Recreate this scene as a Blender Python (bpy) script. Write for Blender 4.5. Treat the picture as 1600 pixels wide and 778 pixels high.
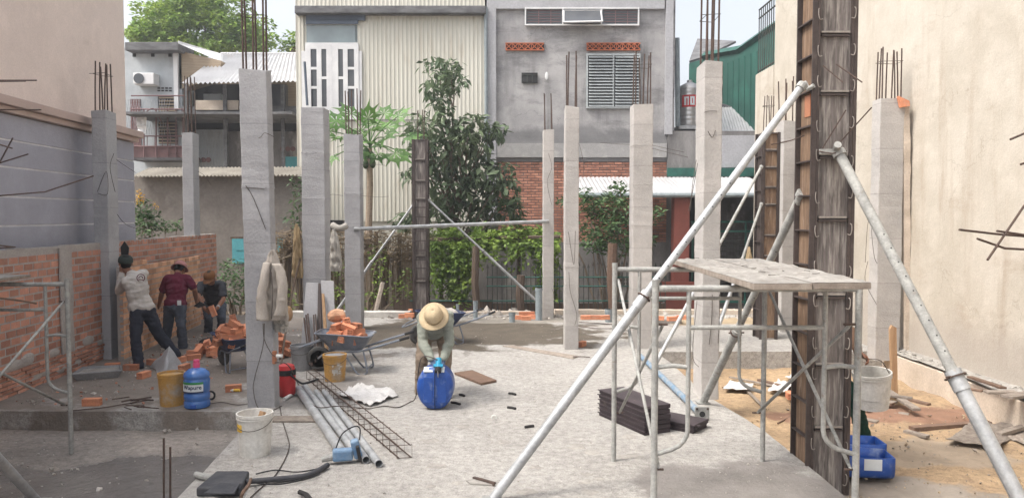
import bpy, bmesh, math, random
from mathutils import Vector, Matrix, noise
random.seed(7)
R = math.radians
for o in list(bpy.data.objects): bpy.data.objects.remove(o)
SC = bpy.context.scene
COL = SC.collection
# ------------------------------------------------------------------ camera
CAMH, F, PITCH = 2.1, 1180.0, R(2.52)
cd = bpy.data.cameras.new('camera'); cam = bpy.data.objects.new('camera', cd); COL.objects.link(cam)
cam.location = (0, 0, CAMH); cam.rotation_euler = (R(90) - PITCH, 0, 0)
cd.sensor_width = 36; cd.lens = F / 1600 * 36; cd.clip_end = 2000; cd.clip_start = .05
SC.camera = cam
# ------------------------------------------------------------------ light
SUN_EL, SUN_AZ = R(56), R(-112)      # azimuth measured from +Y (view direction) clockwise; the sun stands to the left
w = bpy.data.worlds.new('World'); SC.world = w; w.use_nodes = True
nt = w.node_tree; nt.nodes.clear()
sky = nt.nodes.new('ShaderNodeTexSky'); sky.sky_type = 'NISHITA'; sky.sun_disc = False
sky.sun_elevation = SUN_EL; sky.sun_rotation = SUN_AZ
sky.air_density = 1.0; sky.dust_density = 6.0; sky.ozone_density = 1.0; sky.altitude = 0
bg = nt.nodes.new('ShaderNodeBackground'); bg.inputs['Strength'].default_value = .15
ow = nt.nodes.new('ShaderNodeOutputWorld')
hs = nt.nodes.new('ShaderNodeHueSaturation'); hs.inputs['Saturation'].default_value = .32
nt.links.new(sky.outputs[0], hs.inputs['Color']); nt.links.new(hs.outputs[0], bg.inputs['Color']); nt.links.new(bg.outputs[0], ow.inputs[0])
sd = bpy.data.lights.new('sun', 'SUN'); sun = bpy.data.objects.new('sun', sd); COL.objects.link(sun)
sd.energy = 1.15; sd.angle = R(15); sd.color = (1, .925, .82)
sv = Vector((math.sin(SUN_AZ) * math.cos(SUN_EL), math.cos(SUN_AZ) * math.cos(SUN_EL), math.sin(SUN_EL)))
sun.rotation_euler = sv.to_track_quat('Z', 'Y').to_euler(); sun.location = sv * 30
SC.view_settings.view_transform = 'Standard'; SC.view_settings.look = 'None'
SC.view_settings.exposure = 1.2; SC.view_settings.gamma = 1
SC.render.engine = 'CYCLES'
try: SC.cycles.max_bounces = 8
except Exception: pass

# ------------------------------------------------------------------ placing
def at(px, py, Y):
    """point of the photograph's ray through (px, py) at depth Y"""
    u = (px - 800) / F; v = (389 - py) / F
    d = Vector((u, math.cos(PITCH) + v * math.sin(PITCH), -math.sin(PITCH) + v * math.cos(PITCH)))
    t = Y / d.y
    return Vector((d.x * t, Y, CAMH + d.z * t))
def gp(px, py, z=0.0):
    u = (px - 800) / F; v = (389 - py) / F
    d = Vector((u, math.cos(PITCH) + v * math.sin(PITCH), -math.sin(PITCH) + v * math.cos(PITCH)))
    t = (z - CAMH) / d.z
    return Vector((d.x * t, d.y * t, z))
def V(*a): return Vector(a)
def rnd(a, b): return random.uniform(a, b)

# ------------------------------------------------------------------ materials
def mat(name, c1, c2=None, scale=3, rough=.85, metal=0, bump=.25, bscale=60, stretch=(1, 1, 1), lo=.35, hi=.65,
        c3=None, s3=1.0, t3=(.55, .7), island=0, objrnd=0, fine=.12, spec=.3, detail=8, trans=0, st3=None, bands=0):
    m = bpy.data.materials.new(name); m.use_nodes = True
    n = m.node_tree.nodes; L = m.node_tree.links; b = n['Principled BSDF']
    b.inputs['Roughness'].default_value = rough; b.inputs['Metallic'].default_value = metal
    b.inputs['Specular IOR Level'].default_value = spec
    tc = n.new('ShaderNodeTexCoord'); mp = n.new('ShaderNodeMapping'); mp.inputs['Scale'].default_value = stretch
    L.new(tc.outputs['Object'], mp.inputs['Vector'])
    oi = n.new('ShaderNodeObjectInfo'); ad = n.new('ShaderNodeVectorMath'); ad.operation = 'MULTIPLY_ADD'
    cv = n.new('ShaderNodeCombineXYZ')
    for i in range(3): L.new(oi.outputs['Random'], cv.inputs[i])
    L.new(cv.outputs[0], ad.inputs[0]); ad.inputs[1].default_value = (17, 9, 13); L.new(mp.outputs[0], ad.inputs[2])
    vec = ad.outputs[0]
    def noi(s, d=detail, r=.6, v=None):
        t = n.new('ShaderNodeTexNoise'); t.inputs['Scale'].default_value = s; t.inputs['Detail'].default_value = d
        t.inputs['Roughness'].default_value = r; L.new(v or vec, t.inputs['Vector']); return t.outputs['Fac']
    def ramp(f, a, b_):
        t = n.new('ShaderNodeMapRange'); t.inputs[1].default_value = a; t.inputs[2].default_value = b_; L.new(f, t.inputs[0]); return t.outputs[0]
    def mix(f, a, b_, bt='MIX'):
        t = n.new('ShaderNodeMix'); t.data_type = 'RGBA'; t.blend_type = bt
        if isinstance(f, float): t.inputs[0].default_value = f
        else: L.new(f, t.inputs[0])
        for k, x in ((6, a), (7, b_)):
            if hasattr(x, 'links'): L.new(x, t.inputs[k])
            else: t.inputs[k].default_value = (*x, 1)
        return t.outputs[2]
    c2 = c2 or tuple(x * .75 for x in c1)
    col = mix(ramp(noi(scale), lo, hi), c1, c2)
    if c3:
        v3 = None
        if st3:
            mp3 = n.new('ShaderNodeMapping'); mp3.inputs['Scale'].default_value = st3; L.new(tc.outputs['Object'], mp3.inputs['Vector']); v3 = mp3.outputs[0]
        col = mix(ramp(noi(s3, v=v3), *t3), col, c3)
    def vary(fac, amt, col):
        t = n.new('ShaderNodeMapRange'); t.inputs[3].default_value = 1 - amt; t.inputs[4].default_value = 1 + amt
        L.new(fac, t.inputs[0]); h = n.new('ShaderNodeHueSaturation'); L.new(t.outputs[0], h.inputs['Value']); L.new(col, h.inputs['Color']); return h.outputs[0]
    if fine: col = vary(ramp(noi(bscale * .7, 4), .3, .7), fine, col)
    if island:
        g = n.new('ShaderNodeNewGeometry'); col = vary(g.outputs['Random Per Island'], island, col)
    if bands:
        sz = n.new('ShaderNodeSeparateXYZ'); L.new(tc.outputs['Object'], sz.inputs[0]); ml = n.new('ShaderNodeMath'); ml.operation = 'MULTIPLY'; ml.inputs[1].default_value = 1.55; L.new(sz.outputs[2], ml.inputs[0])
        ad2 = n.new('ShaderNodeMath'); ad2.operation = 'MULTIPLY_ADD'; ad2.inputs[1].default_value = 7.0; L.new(oi.outputs['Random'], ad2.inputs[0]); L.new(ml.outputs[0], ad2.inputs[2])
        fl = n.new('ShaderNodeMath'); fl.operation = 'FLOOR'; L.new(ad2.outputs[0], fl.inputs[0]); wn = n.new('ShaderNodeTexWhiteNoise'); wn.noise_dimensions = '1D'; L.new(fl.outputs[0], wn.inputs['W']); col = vary(wn.outputs[0], bands, col)
        fr_ = n.new('ShaderNodeMath'); fr_.operation = 'FRACT'; L.new(ad2.outputs[0], fr_.inputs[0]); nn = n.new('ShaderNodeMath'); nn.operation = 'MULTIPLY_ADD'; nn.inputs[1].default_value = .05; L.new(noi(14, 3), nn.inputs[0]); L.new(fr_.outputs[0], nn.inputs[2])
        ln = ramp(nn.outputs[0], .046, .03); l2 = n.new('ShaderNodeMath'); l2.operation = 'MULTIPLY'; l2.inputs[1].default_value = .5; L.new(ln, l2.inputs[0]); col = mix(l2.outputs[0], col, tuple(x * .45 for x in c1))
    if objrnd: col = vary(oi.outputs['Random'], objrnd, col)
    L.new(col, b.inputs['Base Color'])
    if bump:
        bp = n.new('ShaderNodeBump'); bp.inputs['Strength'].default_value = bump; bp.inputs['Distance'].default_value = .02
        L.new(noi(bscale, 6), bp.inputs['Height']); L.new(bp.outputs[0], b.inputs['Normal'])
    if trans:
        tr = n.new('ShaderNodeBsdfTranslucent'); L.new(col, tr.inputs[0]); ms = n.new('ShaderNodeMixShader'); ms.inputs[0].default_value = trans
        L.new(b.outputs[0], ms.inputs[1]); L.new(tr.outputs[0], ms.inputs[2]); L.new(ms.outputs[0], n['Material Output'].inputs[0])
    return m
K = {}
K['column'] = mat('column concrete', (.37, .37, .382), (.29, .29, .302), bands=.06, scale=1.6, c3=(.2, .195, .195), s3=14, t3=(.66, .76), fine=.07, objrnd=.06, bscale=45, bump=.35)
K['column_light'] = mat('light column concrete', (.43, .405, .385), (.34, .325, .31), bands=.07, scale=1.6, c3=(.24, .22, .2), s3=14, t3=(.66, .78), fine=.07, objrnd=.06, bscale=45, bump=.35)
K['pale'] = mat('pale cement', (.55, .53, .5), (.4, .385, .36), scale=3)
K['oldbrick'] = mat('old red brick', (.5, .25, .175), (.4, .19, .135), scale=6, island=.3, bscale=90, bump=.4, c3=(.36, .29, .25), s3=5, t3=(.6, .75))
K['newbrick'] = mat('fresh orange brick', (.6, .36, .23), (.5, .28, .175), scale=6, island=.28, bscale=90, bump=.4, c3=(.4, .33, .28), s3=7, t3=(.62, .8))
K['loosebrick'] = mat('loose brick clay', (.58, .25, .14), (.47, .19, .11), scale=8, island=.1, objrnd=.25, bscale=90, bump=.3, c3=(.45, .32, .25), s3=9, t3=(.6, .8))
K['hole'] = mat('brick hollow', (.06, .025, .018), bump=0, fine=0)
K['mortar'] = mat('mortar', (.42, .385, .36), (.33, .3, .28), scale=5, bump=.6, bscale=50)
K['beigetrim'] = mat('beige trim paint', (.5, .385, .345), (.45, .35, .31), scale=1.5, bump=.08, fine=.04)
K['groove'] = mat('white groove', (.75, .75, .77), bump=0, fine=.05)
def wall_mat(name, base, alt, stain, zband=None, streak=.5, crack=.35, rough=.88, sc=1.0, blot=(.6, .7, .45)):
    m = bpy.data.materials.new(name); m.use_nodes = True; n = m.node_tree.nodes; L = m.node_tree.links; b = n['Principled BSDF']; b.inputs['Roughness'].default_value = rough; b.inputs['Specular IOR Level'].default_value = .25
    tc = n.new('ShaderNodeTexCoord')
    def noi(s, d=9, r=.62, st=(1, 1, 1), off=0):
        mp = n.new('ShaderNodeMapping'); mp.inputs['Scale'].default_value = st; mp.inputs['Location'].default_value = (off, off, off); L.new(tc.outputs['Object'], mp.inputs[0])
        t = n.new('ShaderNodeTexNoise'); t.inputs['Scale'].default_value = s * sc; t.inputs['Detail'].default_value = d; t.inputs['Roughness'].default_value = r; L.new(mp.outputs[0], t.inputs['Vector']); return t.outputs['Fac']
    def mr(f, a, c, lo=0., hi=1.):
        t = n.new('ShaderNodeMapRange'); t.inputs[1].default_value = a; t.inputs[2].default_value = c; t.inputs[3].default_value = lo; t.inputs[4].default_value = hi; L.new(f, t.inputs[0]); return t.outputs[0]
    def mix(f, a, c):
        t = n.new('ShaderNodeMix'); t.data_type = 'RGBA'; L.new(f, t.inputs[0])
        for k, x in ((6, a), (7, c)):
            if hasattr(x, 'links'): L.new(x, t.inputs[k])
            else: t.inputs[k].default_value = (*x, 1)
        return t.outputs[2]
    def mul(a, c):
        t = n.new('ShaderNodeMath'); t.operation = 'MULTIPLY'
        for k, x in ((0, a), (1, c)):
            if hasattr(x, 'links'): L.new(x, t.inputs[k])
            else: t.inputs[k].default_value = x
        return t.outputs[0]
    col = mix(mr(noi(.8), .38, .62), base, alt)
    col = mix(mr(noi(2.6, off=4), .5, .7, 0, .6), col, tuple(x * 1.12 for x in base))
    col = mix(mul(mr(noi(3.2, 6, st=(1, 1, .12), off=9), .5, .72), mul(mr(noi(.7, off=14), .4, .6), streak)), col, stain)
    col = mix(mr(noi(1.3, 12, .7, st=(.6, .6, 1.6), off=21), blot[0], blot[1], 0, blot[2]), col, stain)
    vo = n.new('ShaderNodeTexVoronoi'); vo.feature = 'DISTANCE_TO_EDGE'; vo.inputs['Scale'].default_value = .55 * sc
    wv = n.new('ShaderNodeVectorMath'); wv.operation = 'MULTIPLY_ADD'; nc = n.new('ShaderNodeTexNoise'); nc.inputs['Scale'].default_value = 1.6; nc.inputs['Detail'].default_value = 8; L.new(tc.outputs['Object'], nc.inputs['Vector'])
    L.new(nc.outputs['Color'], wv.inputs[0]); wv.inputs[1].default_value = (1.4, 1.4, 1.4); L.new(tc.outputs['Object'], wv.inputs[2]); L.new(wv.outputs[0], vo.inputs['Vector'])
    col = mix(mul(mr(vo.outputs['Distance'], .006, .0), mul(mr(noi(.9, off=31), .45, .55), crack)), col, tuple(x * .5 for x in stain))
    if zband:
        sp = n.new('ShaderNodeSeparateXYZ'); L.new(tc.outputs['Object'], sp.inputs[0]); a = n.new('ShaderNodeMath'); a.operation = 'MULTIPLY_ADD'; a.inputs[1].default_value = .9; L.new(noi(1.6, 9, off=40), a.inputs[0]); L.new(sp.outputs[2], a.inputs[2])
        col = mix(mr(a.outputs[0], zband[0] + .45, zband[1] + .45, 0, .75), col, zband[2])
    h = n.new('ShaderNodeHueSaturation'); L.new(mr(noi(45, 4), .3, .7, .93, 1.07), h.inputs['Value']); L.new(col, h.inputs['Color']); L.new(h.outputs[0], b.inputs['Base Color'])
    ad = n.new('ShaderNodeMath'); ad.operation = 'ADD'; L.new(noi(7, 8), ad.inputs[0]); L.new(mul(noi(60, 3), .35), ad.inputs[1]); bp = n.new('ShaderNodeBump'); bp.inputs['Strength'].default_value = .35; bp.inputs['Distance'].default_value = .03; L.new(ad.outputs[0], bp.inputs['Height']); L.new(bp.outputs[0], b.inputs['Normal']); return m
K['rightwall'] = wall_mat('cream render wall', (.485, .445, .385), (.415, .375, .315), (.32, .26, .2), streak=.9, crack=.3, blot=(.56, .7, .55), zband=(.95, .55, (.36, .32, .28)))
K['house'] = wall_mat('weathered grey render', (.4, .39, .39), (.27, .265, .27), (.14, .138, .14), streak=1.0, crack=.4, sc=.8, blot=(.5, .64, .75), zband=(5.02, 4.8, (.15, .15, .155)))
K['beige'] = wall_mat('beige paint', (.74, .63, .57), (.7, .595, .54), (.52, .43, .38), streak=.25, crack=.1)
K['greypaint'] = wall_mat('grey wall paint', (.36, .36, .41), (.32, .32, .365), (.24, .24, .27), streak=.35, crack=.1)
K['cream'] = mat('cream metal sheet', (.57, .555, .49), (.5, .485, .42), scale=1.2, rough=.5, bump=.05, fine=.03, stretch=(1, 1, .15), c3=(.4, .35, .28), s3=2.2, t3=(.54, .78), st3=(2.2, 1, .35))
K['houseframe'] = mat('grey painted frame', (.4, .4, .42), (.34, .34, .355), scale=2, bump=.15, bscale=25)
K['houseframe2'] = mat('stained ledge', (.33, .325, .32), (.23, .225, .225), scale=2, bump=.2, c3=(.42, .41, .4), s3=2, t3=(.5, .7))
K['housedark'] = mat('stained and shaded render', (.25, .24, .235), (.12, .115, .115), scale=1.6, stretch=(1, 1, .35), bump=.2, c3=(.42, .4, .38), s3=2.4, t3=(.55, .7))
K['plinth'] = mat('plinth concrete', (.56, .48, .4), (.44, .37, .3), scale=3, bump=.3)
K['galv'] = mat('galvanised steel', (.44, .45, .46), (.29, .3, .31), scale=7, rough=.5, metal=.35, bump=.12, spec=.5, c3=(.3, .25, .21), s3=10, t3=(.62, .78))
K['galvpale'] = mat('cement spattered steel', (.38, .38, .36), (.25, .25, .24), scale=12, rough=.75, metal=.1, bump=.4, bscale=80, c3=(.22, .17, .14), s3=9, t3=(.63, .75))
K['rust'] = mat('rusty bar', (.11, .075, .06), (.07, .05, .045), scale=20, rough=.8, metal=.2, bump=.4, bscale=150)
K['wire'] = mat('dark wire', (.09, .075, .065), bump=0, fine=0)
K['stackdark'] = mat('stacked form steel', (.065, .05, .055), (.04, .032, .036), scale=5, rough=.6, bump=.2, c3=(.16, .13, .11), s3=7, t3=(.6, .8))
K['formdark'] = mat('dark form steel', (.085, .066, .06), (.05, .04, .038), scale=4, rough=.55, metal=.2, bump=.15, c3=(.12, .1, .09), s3=6, t3=(.6, .8))
K['formply'] = mat('cement streaked form panel', (.19, .165, .155), (.09, .078, .072), scale=6, stretch=(6, 6, .5), rough=.75, bump=.4, c3=(.36, .33, .3), s3=4, t3=(.47, .72), st3=(9, 9, .9))
K['formbrown'] = mat('brown form panel', (.25, .165, .105), (.12, .075, .05), scale=5, stretch=(5, 5, .6), rough=.75, bump=.3, c3=(.36, .27, .2), s3=4, t3=(.55, .75), st3=(8, 8, 1))
K['clip'] = mat('steel clip', (.34, .31, .28), (.24, .21, .19), scale=20, metal=.3, rough=.6)
K['zinc'] = mat('zinc roofing', (.52, .52, .53), (.42, .42, .43), scale=1.5, rough=.5, metal=.2, bump=.05, fine=.04, c3=(.4, .33, .27), s3=1.4, t3=(.62, .85))
K['zincold'] = mat('old zinc sheet', (.4, .37, .32), (.26, .235, .2), scale=2, rough=.7, bump=.15)
K['white'] = mat('white paint', (.7, .7, .7), (.6, .6, .61), scale=3, rough=.5, bump=.05, fine=.03)
K['whitewall'] = mat('white house wall', (.45, .48, .5), (.34, .365, .385), scale=1.2, c3=(.25, .24, .23), s3=2.5, t3=(.56, .8), st3=(1, 1, .3), bump=.1, fine=.05)
K['glass'] = mat('dark window glass', (.06, .065, .075), (.09, .095, .1), scale=1.5, rough=.12, spec=.6, bump=0, fine=0)
K['glasslight'] = mat('transom glass', (.24, .3, .31), (.17, .2, .215), scale=.8, rough=.15, spec=.6, bump=0, fine=0)
K['bluetrim'] = mat('blue grey flashing', (.1, .125, .165), (.08, .1, .13), scale=2, rough=.6, bump=.05)
K['eave'] = mat('weathered eave', (.17, .17, .175), (.09, .09, .095), scale=3, stretch=(1, 1, 3), bump=.3)
K['terracotta'] = mat('terracotta vent block', (.5, .16, .08), (.4, .12, .06), scale=8)
K['louver'] = mat('grey louver paint', (.4, .43, .44), (.33, .355, .365), scale=3, rough=.6, bump=.05)
K['green'] = mat('green metal sheet', (.04, .13, .105), (.032, .105, .085), scale=1.2, rough=.5, bump=.05, fine=.03, c3=(.05, .18, .14), s3=1, t3=(.5, .7))
K['greenpaint'] = mat('green painted iron', (.03, .12, .095), (.02, .07, .06), scale=4, rough=.6, bump=.05)
K['iron'] = mat('dark fence iron', (.04, .055, .055), (.07, .06, .05), scale=8, rough=.6, bump=.05)
K['redpaint'] = mat('red brown paint', (.21, .065, .05), (.16, .05, .04), scale=2, rough=.6, bump=.05)
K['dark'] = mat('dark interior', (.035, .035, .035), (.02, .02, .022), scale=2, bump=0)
K['darkwood'] = mat('dark old timber', (.13, .095, .07), (.07, .05, .04), scale=5, stretch=(6, 6, .6), bump=.4)
K['wood'] = mat('raw timber', (.44, .29, .17), (.33, .2, .11), scale=4, stretch=(8, 8, .6), bump=.3)
K['greywood'] = mat('cement grey timber', (.3, .26, .22), (.2, .165, .14), scale=4, stretch=(4, 4, 4), bump=.4, objrnd=.18)
K['redwood'] = mat('reddish plank', (.19, .12, .085), (.12, .08, .06), scale=4, stretch=(2, 8, 8), bump=.3, objrnd=.12)
K['boardtop'] = mat('cement caked board', (.33, .315, .29), (.22, .205, .19), scale=5, bump=.8, bscale=35, c3=(.2, .18, .16), s3=12, t3=(.55, .7))
K['steeltank'] = mat('stainless tank', (.5, .49, .48), (.4, .39, .38), scale=3, stretch=(1, 1, 6), rough=.35, metal=.75, bump=.05)
K['redlabel'] = mat('red label', (.5, .05, .05), bump=0)
K['blueplastic'] = mat('blue drum plastic', (.018, .075, .32), (.015, .06, .26), scale=4, rough=.35, bump=.06, bscale=30, spec=.4, c3=(.17, .22, .36), s3=9, t3=(.54, .74))
K['cyanplastic'] = mat('cyan plastic', (.03, .3, .5), rough=.4, bump=0)
K['waterblue'] = mat('clear blue bottle plastic', (.05, .16, .44), (.04, .12, .36), scale=4, rough=.2, bump=.03, spec=.7, fine=.05, c3=(.2, .28, .42), s3=9, t3=(.62, .82))
K['pink'] = mat('pink cap', (.65, .08, .2), rough=.4, bump=0)
K['labelwhite'] = mat('white label', (.68, .72, .74), rough=.5, bump=0, fine=.02)
K['labelgreen'] = mat('green label band', (.04, .25, .09), rough=.5, bump=0)
K['labeldark'] = mat('dark lettering', (.015, .03, .09), rough=.6, bump=0, fine=0)
K['yellowlabel'] = mat('yellow label', (.7, .42, .03), (.6, .4, .1), scale=20, bump=0)
K['bucketwhite'] = mat('dirty white bucket', (.62, .61, .58), (.5, .485, .45), scale=6, rough=.5, bump=.1, c3=(.34, .32, .29), s3=7, t3=(.57, .75))
K['bucketinner'] = mat('bucket inside crust', (.5, .44, .38), (.35, .28, .22), scale=10, bump=.5)
K['bucketyellow'] = mat('dirty ochre bucket', (.46, .25, .06), (.36, .22, .09), scale=5, rough=.6, bump=.15, c3=(.38, .33, .27), s3=5, t3=(.5, .68))
K['bucketgrey'] = mat('cement grey bucket', (.26, .26, .265), (.2, .2, .205), scale=5, rough=.7, bump=.2)
K['barrow'] = mat('barrow tray steel', (.2, .22, .26), (.12, .14, .18), scale=6, rough=.6, metal=.2, bump=.2, c3=(.32, .31, .3), s3=6, t3=(.5, .7))
K['barrowblue'] = mat('navy barrow tray', (.04, .055, .12), (.03, .04, .08), scale=6, rough=.6, bump=.2, c3=(.2, .2, .2), s3=6, t3=(.58, .75))
K['dustrubber'] = mat('dusty tyre', (.12, .115, .11), (.07, .07, .07), scale=8, rough=.9, bump=.2)
K['rubber'] = mat('black rubber', (.025, .025, .027), rough=.8, bump=.1)
K['red'] = mat('red plastic', (.45, .03, .035), (.36, .03, .03), rough=.5, bump=.05, fine=.06, c3=(.35, .2, .18), s3=8, t3=(.6, .8))
K['orange'] = mat('orange plastic', (.42, .18, .1), rough=.5, bump=.03)
K['drillblue'] = mat('dusty blue tool case', (.09, .19, .34), (.2, .27, .35), scale=6, rough=.6, bump=.1)
K['blackcase'] = mat('dusty black case', (.035, .037, .045), (.07, .07, .075), scale=5, rough=.7, bump=.2)
K['sack'] = mat('pale sack cloth', (.58, .57, .56), (.46, .45, .44), scale=4, bump=.3, bscale=80)
K['greysack'] = mat('grey plastic sack', (.38, .38, .39), (.29, .29, .3), scale=4, rough=.6, bump=.3)
K['jacket'] = mat('beige jacket cloth', (.42, .38, .34), (.34, .305, .27), scale=4, bump=.3, bscale=150)
K['towel'] = mat('grey towel cloth', (.36, .34, .31), (.27, .255, .23), scale=4, bump=.3, bscale=150)
K['tansack'] = mat('tan hanging sack', (.36, .27, .16), (.24, .17, .09), scale=9, stretch=(5, 5, 1), bump=.4)
K['pvc'] = mat('grey pvc', (.26, .3, .32), (.2, .23, .245), scale=6, rough=.5, bump=.05)
K['bluepipe'] = mat('worn blue pipe', (.1, .2, .32), (.27, .29, .3), scale=12, rough=.6, bump=.1)
K['whitepvc'] = mat('white plastic', (.7, .7, .68), rough=.4, bump=0)
K['skin'] = mat('tanned skin', (.24, .115, .07), (.2, .095, .06), scale=8, rough=.55, bump=.08, fine=.04)
K['shirtwhite'] = mat('off white work shirt', (.5, .47, .44), (.4, .375, .35), scale=4, bump=.3, bscale=120)
K['shirtmaroon'] = mat('maroon polo', (.12, .014, .035), (.09, .01, .028), scale=4, bump=.2, bscale=120)
K['shirtgrey'] = mat('dark grey shirt', (.05, .054, .065), (.035, .038, .045), scale=4, bump=.2, bscale=120)
K['shirtgreen'] = mat('faded green work shirt', (.27, .29, .25), (.2, .215, .185), scale=5, bump=.3, bscale=120)
K['shirtbrown'] = mat('brown shirt', (.12, .07, .045), bump=.2)
K['jeans'] = mat('dark navy trousers', (.028, .032, .048), (.02, .023, .035), scale=4, bump=.2, bscale=120)
K['jeansfaded'] = mat('faded jeans', (.07, .085, .115), (.05, .06, .08), scale=4, bump=.2, bscale=120)
K['khaki'] = mat('dusty khaki trousers', (.25, .195, .145), (.18, .14, .11), scale=4, bump=.3, bscale=120)
K['darkgreen'] = mat('dark green trousers', (.012, .06, .042), (.01, .042, .03), scale=4, bump=.2, bscale=120)
K['capdark'] = mat('dark green cap', (.03, .04, .035), bump=.2)
K['hatpink'] = mat('dusty pink hat', (.38, .19, .18), (.32, .155, .15), scale=5, bump=.2)
K['capbrown'] = mat('brown cap', (.2, .09, .035), (.16, .07, .03), scale=5, bump=.2)
K['hattan'] = mat('tan sun hat', (.5, .4, .26), (.42, .33, .21), scale=6, bump=.25, bscale=120)
K['hair'] = mat('black hair', (.012, .011, .012), bump=.2)
K['glove'] = mat('blue grey glove', (.12, .17, .27), bump=.2)
K['shoe'] = mat('dark sandal', (.03, .028, .028), bump=.1)
K['bark'] = mat('tree bark', (.2, .16, .12), (.13, .1, .075), scale=8, stretch=(1, 1, .3), bump=.5)
K['papayabark'] = mat('papaya trunk', (.36, .29, .22), (.26, .2, .15), scale=9, stretch=(1, 1, 3), bump=.4)
def leafm(name, c1, c2, isl=.45): return mat(name, c1, c2, scale=1.6, rough=.55, bump=0, fine=0, island=isl, trans=.28, spec=.35)
K['leafbig'] = leafm('broad dark leaf', (.085, .13, .075), (.14, .185, .1))
K['leafpap'] = leafm('papaya leaf', (.07, .16, .045), (.12, .22, .06), .4)
K['leafvine'] = leafm('vine leaf', (.23, .32, .06), (.11, .19, .04))
K['leafdark'] = leafm('dark shrub leaf', (.05, .1, .04), (.09, .15, .055))
K['leaftree'] = leafm('yellow green tree leaf', (.3, .4, .075), (.15, .26, .06), .4)
K['leafdry'] = leafm('dry twig leaf', (.25, .18, .11), (.16, .12, .07), .4)
K['yellow'] = mat('yellow flower', (.7, .4, .02), bump=0)
K['teal'] = mat('teal door paint', (.09, .33, .37), (.075, .27, .31), scale=4, rough=.6, bump=.1)
K['yard'] = mat('stained yard render', (.21, .19, .17), (.165, .145, .13), scale=1.5, bump=.25, bscale=20, c3=(.15, .13, .115), s3=1.3, t3=(.55, .62))
K['siding'] = mat('wood siding', (.36, .29, .21), (.28, .22, .16), scale=3, stretch=(.6, .6, 10), bump=.1)
K['pinkwall'] = mat('mauve balcony wall', (.2, .12, .12), (.14, .085, .085), scale=3, bump=.1)
K['rubble'] = mat('rubble', (.45, .42, .385), (.33, .3, .27), scale=5, island=.25, bump=.3)
K['soilstone'] = mat('sandy stone', (.42, .33, .22), (.33, .25, .17), scale=5, island=.25, bump=.3)
K['blackbit'] = mat('black scrap', (.03, .028, .028), bump=.1)
K['drum'] = mat('crumbled concrete', (.36, .34, .31), (.25, .235, .215), scale=9, bump=.7, bscale=40)

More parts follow.
